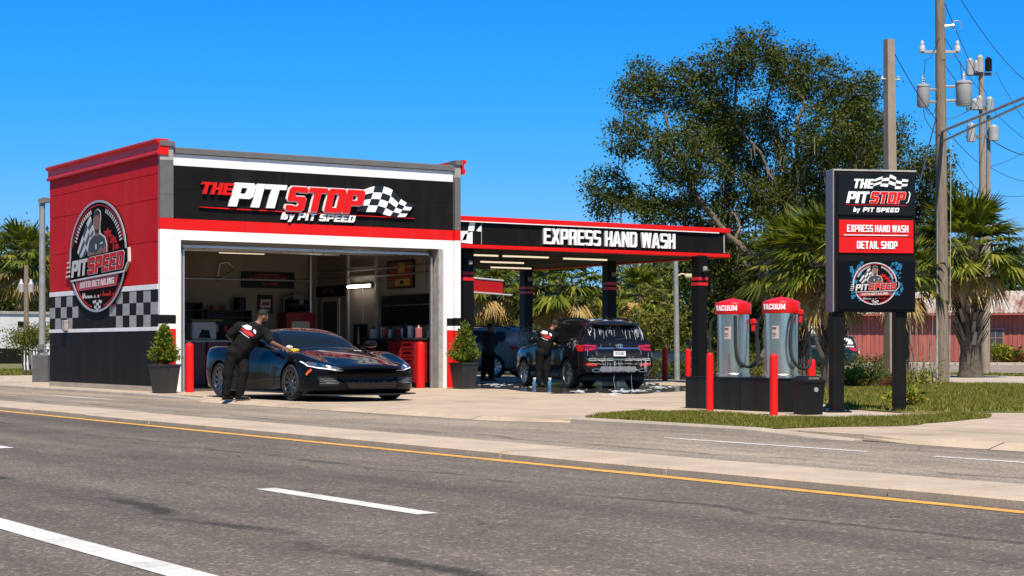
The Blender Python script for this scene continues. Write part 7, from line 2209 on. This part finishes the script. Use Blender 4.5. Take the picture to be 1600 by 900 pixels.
wire(W_(1541, 262, 76), W_(1640, 205, 95), .3, 'wire rising from the far pole to the right edge')
wire(W_(1541, 258, 76), W_(1640, 285, 95), .3, 'lowest wire falling from the far pole to the right edge')
wire(W_(1492, 248, 60), W_(1532, 300, 76), .1, 'guy wire below the transformers by the oak')
wire(W_(1541, 303, 76), W_(1640, 298, 95), .2, 'wire near the palm top running to the right edge')
wire(W_(1398, 150, 46.5), W_(1380, 128, 60), .02, 'short wire stub on the left of the concrete pole')
wire(W_(1462, 186, 50), W_(1437, 285, 40), .0, 'pale guy cable running down from the wooden pole behind the sign', .018)
wire(W_(-30, 340, 80), W_(82, 385, 95), .4, 'upper wire at the left edge behind the lamp post', .015, group='overhead wires at left')
wire(W_(-30, 348, 80), W_(82, 395, 95), .4, 'middle wire at the left edge behind the lamp post', .015, group='overhead wires at left')
wire(W_(-30, 380, 70), W_(40, 408, 68), .2, 'lowest wire at the left edge, ending at the left transformer pole', .015, group='overhead wires at left')

# thin lamp post behind the wash bay
p = at(1058, None, 58)
lp = thing('lamp_post', 'thin grey lamp post right of the black wagon', 'street lamp', (p.x, p.y, -.1), -HEAD)
mb = MB(); mb.tube([(0, 0, 0), (-.06, 0, 5.0)], [.10, .075], 12); mb.build('post', mat('post_galv', (.30, .30, .29), .5, .3, var=.2, dirt=.2), lp)
mb = MB(); mb.tube([(-.06, 0, 3.45), (.16, -.02, 3.55), (.34, -.02, 3.5)], .03, 6); mb.box(.25, -.12, 3.42, .50, .08, 3.55, .03); mb.build('floodlight', mat('lamp_cream', (.55, .47, .30), .5), lp)
# lamp post with cabinet at the left of the building
p = at(66, None, 52)
lp = thing('lamp_post', 'tall grey lamp post on a dark cabinet left of the red wall', 'street lamp', (p.x, p.y, 0), -HEAD)
mb = MB(); mb.tube([(0, 0, .78), (.0, 0, 5.3)], [.10, .085], 12); mb.build('post', MATS['post_galv'], lp)
mb = MB(); mb.prism([(-.06, 5.26), (.28, 5.33), (.30, 5.42), (.06, 5.45), (-.10, 5.38)], 'y', -.14, .14); mb.build('lamp_head', M_GREYM, lp)
mb = MB(); mb.box(-.24, -.22, -.05, .22, .24, .80, .01); mb.build('cabinet', mat('cabinet_grey', (.10, .10, .10), .5, .3, var=.2), lp)
mb = MB(); mb.box(-.28, -.25, -.10, .26, .27, -.04); mb.build('cabinet_base', M_BLKM, lp)
mb = MB(); mb.box(-.07, -.16, .95, .07, -.09, 1.12, .01); mb.build('junction_box', M_GREYM, lp)
# far pole with two small transformers
p = at(41, None, 88)
tp = thing('transformer_pole', 'distant wooden pole with two small pale transformers at left', 'pole', (p.x, p.y, -.15), -HEAD)
mb = MB(); mb.tube([(0, 0, 0), (0, 0, 5.3)], [.14, .11], 8); mb.build('shaft', M_POLEW, tp)
for x in (-.22, .26):
    mb = MB(); mb.lathe([(.001, 3.95), (.14, 3.95), (.15, 4.35), (.1, 4.4), (.05, 4.6), (.001, 4.6)], (x, -.1, 0), 12); o = mb.build('transformer', M_TRANS, tp)
    mb = MB(); mb.tube([(x, -.1, 4.25), (0, 0, 4.25)], .03, 6); mb.build('bracket', M_STEEL, o)

# ------------------------------------------------------------------ far buildings
def block(name, label, cat, a, b, depth, parts):
    """a thing whose local x runs from ground point a to b (pixels, distance), y away"""
    ln = math.hypot(b.x - a.x, b.y - a.y)
    t = thing(name, label, cat, (a.x, a.y, -.15), math.atan2(b.y - a.y, b.x - a.x))
    return t, ln
a, b = at(-60, None, 128), at(92, None, 134)
wh, ln = block('white_warehouse', 'long flat white warehouse with a dark base beyond the left lawn', 'building', a, b, 10, None)
M_WH = mat('warehouse_white', (.62, .62, .61), .7, var=.06, vscale=.4, dirt=.25)
mb = MB(); mb.box(0, 0, .0, ln, 8, 3.7); mb.build('wall', M_WH, wh)
mb = MB(); mb.box(-.1, -.12, 3.7, ln + .1, 8.1, 3.9); mb.build('parapet', M_GREYL, wh)
mb = MB(); mb.box(0, -.25, 0, ln, -.01, 1.15); mb.build('base_wall', M_CHAR, wh)
for x in (4.6, 6.4):
    mb = MB(); mb.box(x, -.06, 2.75, x + .6, -.01, 3.15); mb.build('vent', M_BLKM, wh)
# white picket fence
a, b = at(38, None, 84), at(84, None, 86)
pf, ln = block('picket_fence', 'white picket fence behind the lamp post cabinet', 'fence', a, b, 0, None)
mb = MB()
for i in range(int(ln/.22)): mb.box(i*.22, -.02, .1, i*.22 + .10, .02, 1.45)
mb.build('picket', M_WHITE, pf)
mb = MB(); mb.box(0, .021, .35, ln, .06, .45); mb.box(0, .021, 1.1, ln, .06, 1.2); mb.build('rail', M_WHITE, pf)
# cream building behind the wash bay
a, b = at(700, None, 96), at(790, None, 98)
cb_, ln = block('cream_building', 'small cream flat roofed building beyond the silver car', 'building', a, b, 6, None)
M_CR = mat('cream_wall', (.66, .61, .50), .7, var=.06, dirt=.2)
mb = MB(); mb.box(0, 0, 0, ln, 6, 3.35); mb.build('wall', M_CR, cb_)
mb = MB(); mb.box(-.08, -.1, 3.35, ln + .1, 6.1, 3.5); mb.build('parapet', M_WHITE, cb_)
for x0, x1, z0 in ((ln*.38, ln*.60, 1.75), (ln*.80, ln*.97, 1.75)):
    mb = MB(); mb.box(x0, -.06, z0, x1, -.01, z0 + .65); o = mb.build('sign_board', mat('board_yellow', (.62, .42, .03), .5), cb_)
    mb = MB()
    for k in range(3): mb.box(x0 + .1, -.075, z0 + .1 + k*.18, x1 - .1 - k*.12, -.062, z0 + .16 + k*.18)
    mb.build('board_print', mat('board_ink', (.20, .12, .02), .6), o)
# red barn with a rusty tin roof
a, b = at(1300, None, 134), at(1640, None, 128)
bn_, ln = block('red_barn', 'long red boarded barn with a rusty tin roof across the street', 'barn', a, b, 9, None)
M_BARN = mat('barn_red', (.33, .085, .065), .8, var=.25, vscale=1.2, dirt=.25, stretch=(1, 1, .25))
def tin_mat():
    m, n, l = nodes_mat('tin_roof')
    b_ = n['Principled BSDF']; b_.inputs['Roughness'].default_value = .5; b_.inputs['Metallic'].default_value = .25
    tc = n.new('ShaderNodeTexCoord'); mp = n.new('ShaderNodeMapping'); mp.inputs['Scale'].default_value = (1.2, .35, .35); l.new(tc.outputs['Object'], mp.inputs['Vector'])
    r = ramp(n, [(.44, (.52, .46, .38)), (.54, (.40, .27, .18)), (.66, (.21, .09, .055))]); l.new(noise(n, l, mp.outputs[0], 1.1, 8, .65), r.inputs['Fac'])
    l.new(r.outputs[0], b_.inputs['Base Color']); return m
M_TIN = tin_mat()
mb = MB()
nb = int(ln/.32)
for i in range(nb):
    x = i*ln/nb; mb.box(x + .012, (i % 2)*.02, .15, x + ln/nb - .012, .12, 3.75)
mb.cur = 1; mb.box(0, .1, 0, ln, 8.4, 3.7)
mb.build('wall', [M_BARN, mat('barn_shadow_gap', (.10, .02, .018), .9)], bn_)
mb = MB()
for i in range(int(ln/.35)):       # corrugated sheets as ridged strips
    x = i*.35
    for s, (y0, z0, y1, z1) in enumerate(((-.8, 3.70, 4.3, 5.45), (9.3, 3.70, 4.3, 5.45))):
        mb.add([(x, y0, z0), (x + .175, y0, z0 + .07), (x + .35, y0, z0), (x + .35, y1, z1), (x + .175, y1, z1 + .07), (x, y1, z1)], [(0, 1, 4, 5), (1, 2, 3, 4)], False)
mb.build('roof', M_TIN, bn_)
mb = MB(); mb.box(-.1, -.82, 3.58, ln + .1, -.72, 3.70); mb.build('eave_board', M_BARN, bn_)
wx0 = ln*(1548 - 1300)/340
w_ = MB(); w_.box(wx0 - .15, -.08, 1.15, wx0 + 1.15, -.012, 2.65); o = w_.build('window', mat('barn_trim', (.33, .12, .09), .7), bn_)
w_ = MB(); w_.box(wx0, -.10, 1.3, wx0 + 1.0, -.082, 2.5); o2 = w_.build('pane', mat('barn_glass', (.05, .06, .07), .1), o)
w_ = MB(); w_.box(wx0 + .47, -.115, 1.3, wx0 + .53, -.102, 2.5); w_.box(wx0, -.115, 1.88, wx0 + .46, -.102, 1.94); w_.box(wx0 + .54, -.115, 1.88, wx0 + 1.0, -.102, 1.94); w_.build('glazing_bar', MATS['barn_trim'], o)
# white shed that shows between the palms
a, b = at(1255, None, 92), at(1300, None, 92)
ws_, ln = block('white_shed', 'white wall of a shed glimpsed behind the palm trunks', 'shed', a, b, 4, None)
mb = MB(); mb.box(0, 0, 0, ln, 4, 2.7); mb.build('wall', M_WH, ws_)
mb = MB(); mb.prism([(-.2, 2.7), (4.2, 2.7), (2, 3.5)], 'x', -.1, ln + .1); mb.build('roof', M_GREYL, ws_)
# low wall behind the wash bay
a, b = at(960, None, 66), at(1110, None, 69)
lwl, ln = block('hedge_wall', 'low cream wall behind the bollards of the wash bay', 'wall', a, b, 0, None)
mb = MB(); mb.box(0, 0, 0, ln, .2, .95); mb.build('wall_body', M_CR, lwl)
mb = MB(); mb.box(-.05, -.05, .95, ln + .05, .25, 1.03); mb.build('coping', M_KERB, lwl)
# ------------------------------------------------------------------ inside the garage
yb = L - .17                         # back wall face, local
def loc(x, y, z=0.006): return (BX0 + x, BY0 + y, z)
M_STRED = mat('steel_red', (.22, .010, .012), .35, var=.15)
M_BENCH = mat('bench_dark', (.02, .018, .016), .5, var=.2)
M_WHP = mat('white_plastic', (.55, .53, .50), .45)
# framed things on the walls
def hanging(name, label, x, y, z, w_, h, facing, parts, cat='picture'):
    """facing 'b' on the back wall, 'r' on the right wall; parts: (name, x0, z0, x1, z1, material, depth) as fractions"""
    t = thing(name, label, cat, loc(x, y, z), 0 if facing == 'b' else rad(-90))
    mb = MB(); mb.box(-w_/2, -.04, -h/2, w_/2, -.002, h/2, .006); mb.build('frame', M_BLK, t)
    for i, (nm, x0, z0, x1, z1, m) in enumerate(parts):
        mb = MB(); mb.prism([(w_*(x0 - .5), h*(z0 - .5)), (w_*(x1 - .5), h*(z0 - .5)), (w_*(x1 - .5) - .0, h*(z1 - .5)), (w_*(x0 - .5) + (.02 if nm == 'stripe' else 0), h*(z1 - .5))], 'y', -.046 - i*.002, -.040)
        mb.build(nm, m, t)
    return t
M_PRED = mat('print_dark_red', (.30, .015, .015), .5); M_PYEL = mat('print_yellow', (.42, .27, .03), .5); M_PW = mat('print_pale', (.45, .43, .40), .5); M_PBR = mat('print_brown', (.14, .05, .02), .5)
bx = 2.62
hb = hanging('banner', 'wide dark banner with red lettering high on the garage back wall', 6.24, yb, 2.93, 1.65, .46, 'b', [('stripe', .25, .78, .70, .86, M_PRED)], 'banner')
mb = MB()
for g in lettering('AUTO DETAILING', .12, w=.7, t=.22, s=.2, c=.1, shear=.2, gap=.12, fit=1.25): solid(mb, g, lambda a, c, d: (-.62 + a, -.041 - d, -.02 + c), 0, .006)
for g in lettering('PIT SPEED', .07, w=.7, t=.22, s=.2, c=.1, shear=.2, gap=.12, fit=.5): solid(mb, g, lambda a, c, d: (-.2 + a, -.041 - d, -.15 + c), 0, .006)
mb.build('lettering', M_PRED, hb)
hanging('poster', 'framed poster with a pale badge below the red banner', 6.15, yb, 2.25, .46, .52, 'b', [('stripe', .15, .3, .85, .75, M_PW), ('stripe', .25, .42, .75, .62, M_PRED), ('stripe', .2, .12, .8, .2, M_PW)])
rx_ = W - .215
hb = hanging('name_sign', 'long black sign with faint lettering above the inner door', rx_, 6.80, 2.62, 2.0, .30, 'r', [], 'sign')
mb = MB()
for g in lettering('DETAIL', .15, w=.7, t=.22, s=.2, c=.1, gap=.12, fit=.7): solid(mb, g, lambda a, c, d: (-.35 + a, -.041 - d, -.07 + c), 0, .006)
mb.build('lettering', M_PBR, hb)
hanging('picture', 'framed yellow and brown picture high on the right garage wall', rx_, 2.66, 2.95, 1.45, .74, 'r', [('stripe', .06, .06, .94, .94, M_PBR), ('stripe', .42, .55, .66, .9, M_PYEL), ('stripe', .3, .1, .85, .34, M_PYEL), ('stripe', .1, .3, .34, .62, M_PRED), ('stripe', .40, .36, .58, .56, M_PRED), ('stripe', .66, .4, .9, .66, M_PRED), ('stripe', .5, .16, .62, .28, M_BLK)])
# tool board with dark panels and the shelf of bottles below it
tb = thing('tool_board', 'large black tool board on the right garage wall above the bottles', 'tool board', loc(rx_, 2.45, 1.62), rad(-90))
mb = MB(); mb.box(-1.25, -.05, -.02, 1.25, -.002, .78, .006); mb.build('panel', M_BLK, tb)
mb = MB()
for x in (-1.1, -.6, -.1, .4, .9): mb.box(x, -.075, .50, x + .42, -.05, .53)
mb.build('hook_rail', M_GREYM, tb)
# right-hand workbench with red drawers
wb = thing('tool_chest', 'red tool chest with drawers along the right garage wall', 'tool chest', loc(W - .55, 2.3, .006), rad(-90))
mb = MB(); mb.box(-1.4, -.28, 0, 1.4, .28, .10); mb.build('plinth', M_BLK, wb)
mb = MB(); mb.box(-1.42, -.30, 1.205, 1.42, .30, 1.255, .006); mb.build('worktop', M_BENCH, wb)
for k, x in enumerate((-1.38, -.68, .02, .72)):
    mb = MB(); mb.box(x, -.27, .105, x + .66, .27, 1.20, .008); u_ = mb.build('cabinet', M_STRED if k % 3 != 1 else M_BENCH, wb)
    for q in range(5):
        mb = MB(); mb.box(x + .02, -.287, .13 + q*.21, x + .64, -.272, .32 + q*.21, .004); mb.box(x + .12, -.305, .275 + q*.21, x + .54, -.288, .295 + q*.21); mb.build('drawer', M_STRED if k % 3 != 1 else M_BLK, u_)
rb = random.Random(8)
bcols = [('pale', M_WHP), ('red', mat('bottle_red', (.32, .02, .03), .35)), ('dark', M_BLK), ('pink', mat('bottle_pink', (.38, .11, .12), .4)), ('green', mat('bottle_green', (.03, .09, .06), .4))]
order = [0, 2, 0, 1, 0, 4, 1, 0, 2, 0, 1, 3]
for i, k in enumerate(order):
    xl = -1.25 + i*.22
    tall = rb.uniform(.28, .40); wdt = rb.uniform(.055, .085)
    y_ = rb.uniform(-.05, .12)
    pos = Matrix.Translation(loc(W - .55, 2.3, 1.262)) @ Matrix.Rotation(rad(-90), 4, 'Z') @ Vector((xl, y_, 0))
    pl_ = ['nearest the garage door', 'second from the garage door', 'third from the garage door', 'fourth from the garage door', 'fifth from the garage door', 'sixth from the garage door', 'seventh from the garage door', 'eighth from the garage door', 'ninth from the garage door', 'tenth from the garage door', 'eleventh from the garage door', 'farthest from the garage door'][11 - i]
    t = thing('detergent_bottle', f'{bcols[k][0]} detergent bottle on the tool chest, {pl_}', 'bottle', pos, rad(rb.uniform(-20, 20)), 'bottles on the right tool chest')
    mb = MB(); mb.box(-wdt, -.045, 0, wdt, .045, tall*.8, .015); mb.build('bottle_body', bcols[k][1], t)
    mb = MB(); mb.lathe([(.03, tall*.8), (.022, tall*.86), (.024, tall*.88), (.024, tall), (.0, tall)], n=10); mb.build('cap', bcols[(k + 2) % 5][1], t)
# pressure unit in the corner: black box with a screen on it
t = thing('pressure_unit', 'black machine with a small hood against the right garage wall', 'machine', loc(W - .45, 4.75, .006), rad(-90))
mb = MB(); mb.box(-.35, -.2, 0, .35, .2, 1.05, .03); mb.build('case', M_BLK, t)
mb = MB(); mb.prism([(-.28, 1.055), (.28, 1.055), (.28, 1.65), (-.28, 1.65)], 'y', .05, .18); mb.cur = 1; mb.prism([(-.06, 1.1), (.10, 1.1), (.02, 1.6)], 'y', .035, .048); mb.build('hood', [M_BLK, M_PW], t)
# left: shelving, long bench with red drawers, wrapped machine
def shelf_unit(name, label, x, w_, h, n):
    t = thing(name, label, 'shelving', loc(x, yb - .28, .006))
    mb = MB(); mb.box(-w_/2, .23, 0, w_/2, .27, h); mb.build('back_panel', M_BENCH, t)
    for s in (-1, 1):
        mb = MB(); mb.box(s*w_/2 - .02, -.25, 0, s*w_/2 + .02, .228, h); mb.build('side_panel', M_BENCH, t)
    for k in range(n):
        mb = MB(); z = h*(k + .5)/n; mb.box(-w_/2 + .022, -.24, z - .015, w_/2 - .022, .228, z + .015); mb.build('shelf', M_BENCH, t)
    rs_ = random.Random(int(x*10))
    mb = MB(); mb.box(-w_/2 + .023, -.2, h - .03, w_/2 - .023, .22, h); mb.build('top', M_BENCH, t)
    return t
shelf_unit('shelving', 'dark shelving at the left end of the garage back wall', 3.55, 1.0, 2.25, 5)
shelf_unit('shelving', 'wider dark shelving left of the framed poster', 4.85, 1.3, 2.05, 5)
rs_ = random.Random(2)
for i, (x, z, r_, h, nm) in enumerate(((4.5, 2.056, .14, .12, 'round tin'), (4.85, 2.056, .10, .10, 'small tin'), (5.25, 2.056, .17, .36, 'black drum'), (4.5, 1.452, .10, .2, 'pale tub'), (4.8, 1.452, .09, .16, 'red tub'), (5.15, 1.452, .11, .14, 'grey tub'))):
    mb = MB(); mb.lathe([(.001, 0), (r_, 0), (r_, h*.85), (r_*1.04, h*.86), (r_*1.04, h*.95), (r_*.8, h), (.001, h)], n=16)
    o = mb.build('canister', [M_PBR, M_GREYM, M_BLK, M_PW, M_PRED, M_GREYM][i], None, loc(x, yb - .3, z))
    tag(o, f'{nm} standing on the wide dark shelving', 'tin', 'tins on the garage shelving')
bw = thing('workbench', 'low workbench with red drawers along the left of the garage', 'workbench', loc(3.5, yb - 1.6, .006))
mb = MB(); mb.box(-1.25, -.32, 1.15, 2.1, .32, 1.21, .006); mb.build('worktop', M_PW, bw)
for k in range(5):
    x = -1.2 + k*.65
    mb = MB(); mb.box(x, -.29, .02, x + .6, .29, 1.145, .006); u_ = mb.build('cabinet', M_STRED, bw)
    for q in range(3):
        mb = MB(); mb.box(x + .02, -.305, .05 + q*.365, x + .58, -.292, .40 + q*.365, .004); mb.box(x + .15, -.325, .33 + q*.365, x + .45, -.306, .355 + q*.365); mb.build('drawer', M_STRED, u_)
t = thing('wrapped_machine', 'pale squat machine with a flat cloth on top, on the left workbench', 'machine', loc(3.55, yb - 1.6, 1.218))
mb = MB(); mb.box(-.36, -.22, 0, .36, .22, .5, .07); mb.build('case', M_WHP, t)
mb = MB(); mb.prism([(-.18, .05), (.18, .05), (.12, .26), (-.08, .28)], 'y', -.235, -.222); mb.build('opening', M_BLK, t)
mb = MB(); mb.box(-.42, -.26, .505, .52, .26, .55, .02); mb.build('cloth_top', mat('cloth_khaki', (.22, .20, .10), .9, bump=.5, bscale=15), t)
t = thing('parts_tray', 'white tray with a grey hand polisher on the left workbench', 'tray', loc(2.75, yb - 1.65, 1.218))
mb = MB(); mb.box(-.25, -.18, 0, .25, .18, .04, .01); mb.build('tray', M_WHP, t)
mb = MB(); mb.lathe([(.001, .05), (.12, .05), (.12, .1), (.07, .13), (.06, .26), (.001, .28)], n=16); mb.tube([(0, 0, .2), (.25, 0, .22), (.3, 0, .15)], .03, 6); mb.build('polisher', M_GREYM, t)
t = thing('tool_cart', 'red tool cart with black equipment on top in the back right corner', 'tool cart', loc(6.95, yb - .42, .006))
mb = MB(); mb.box(-.45, -.28, .12, .45, .28, 2.0, .02); mb.build('case', M_STRED, t)
for x in (-.36, .36):
    for y in (-.2, .2):
        mb = MB(); mb.lathe([(.001, -.03), (.06, -.03), (.06, .03), (.001, .03)], (x, y, .06), 12, 'y'); mb.build('caster', M_BLK, t)
mb = MB(); mb.box(-.30, -.30, 1.0, .26, -.282, 1.75, .004); mb.build('front_panel', M_PW, t)
t = thing('compressor', 'black compressor on top of the red tool cart', 'compressor', loc(6.95, yb - .42, 2.01))
mb = MB(); mb.tube([(-.34, 0, .2), (.30, 0, .2)], .17, 14); mb.build('tank', M_BLK, t)
mb = MB(); mb.box(-.15, -.1, .36, .2, .12, .55, .03); mb.tube([(-.4, 0, .02), (-.4, 0, .38), (-.1, 0, .5)], .03, 6); mb.lathe([(.001, -.19), (.08, -.19), (.08, -.17)], (.05, 0, .3), 12, 'y'); mb.build('motor', M_GREYM, t)
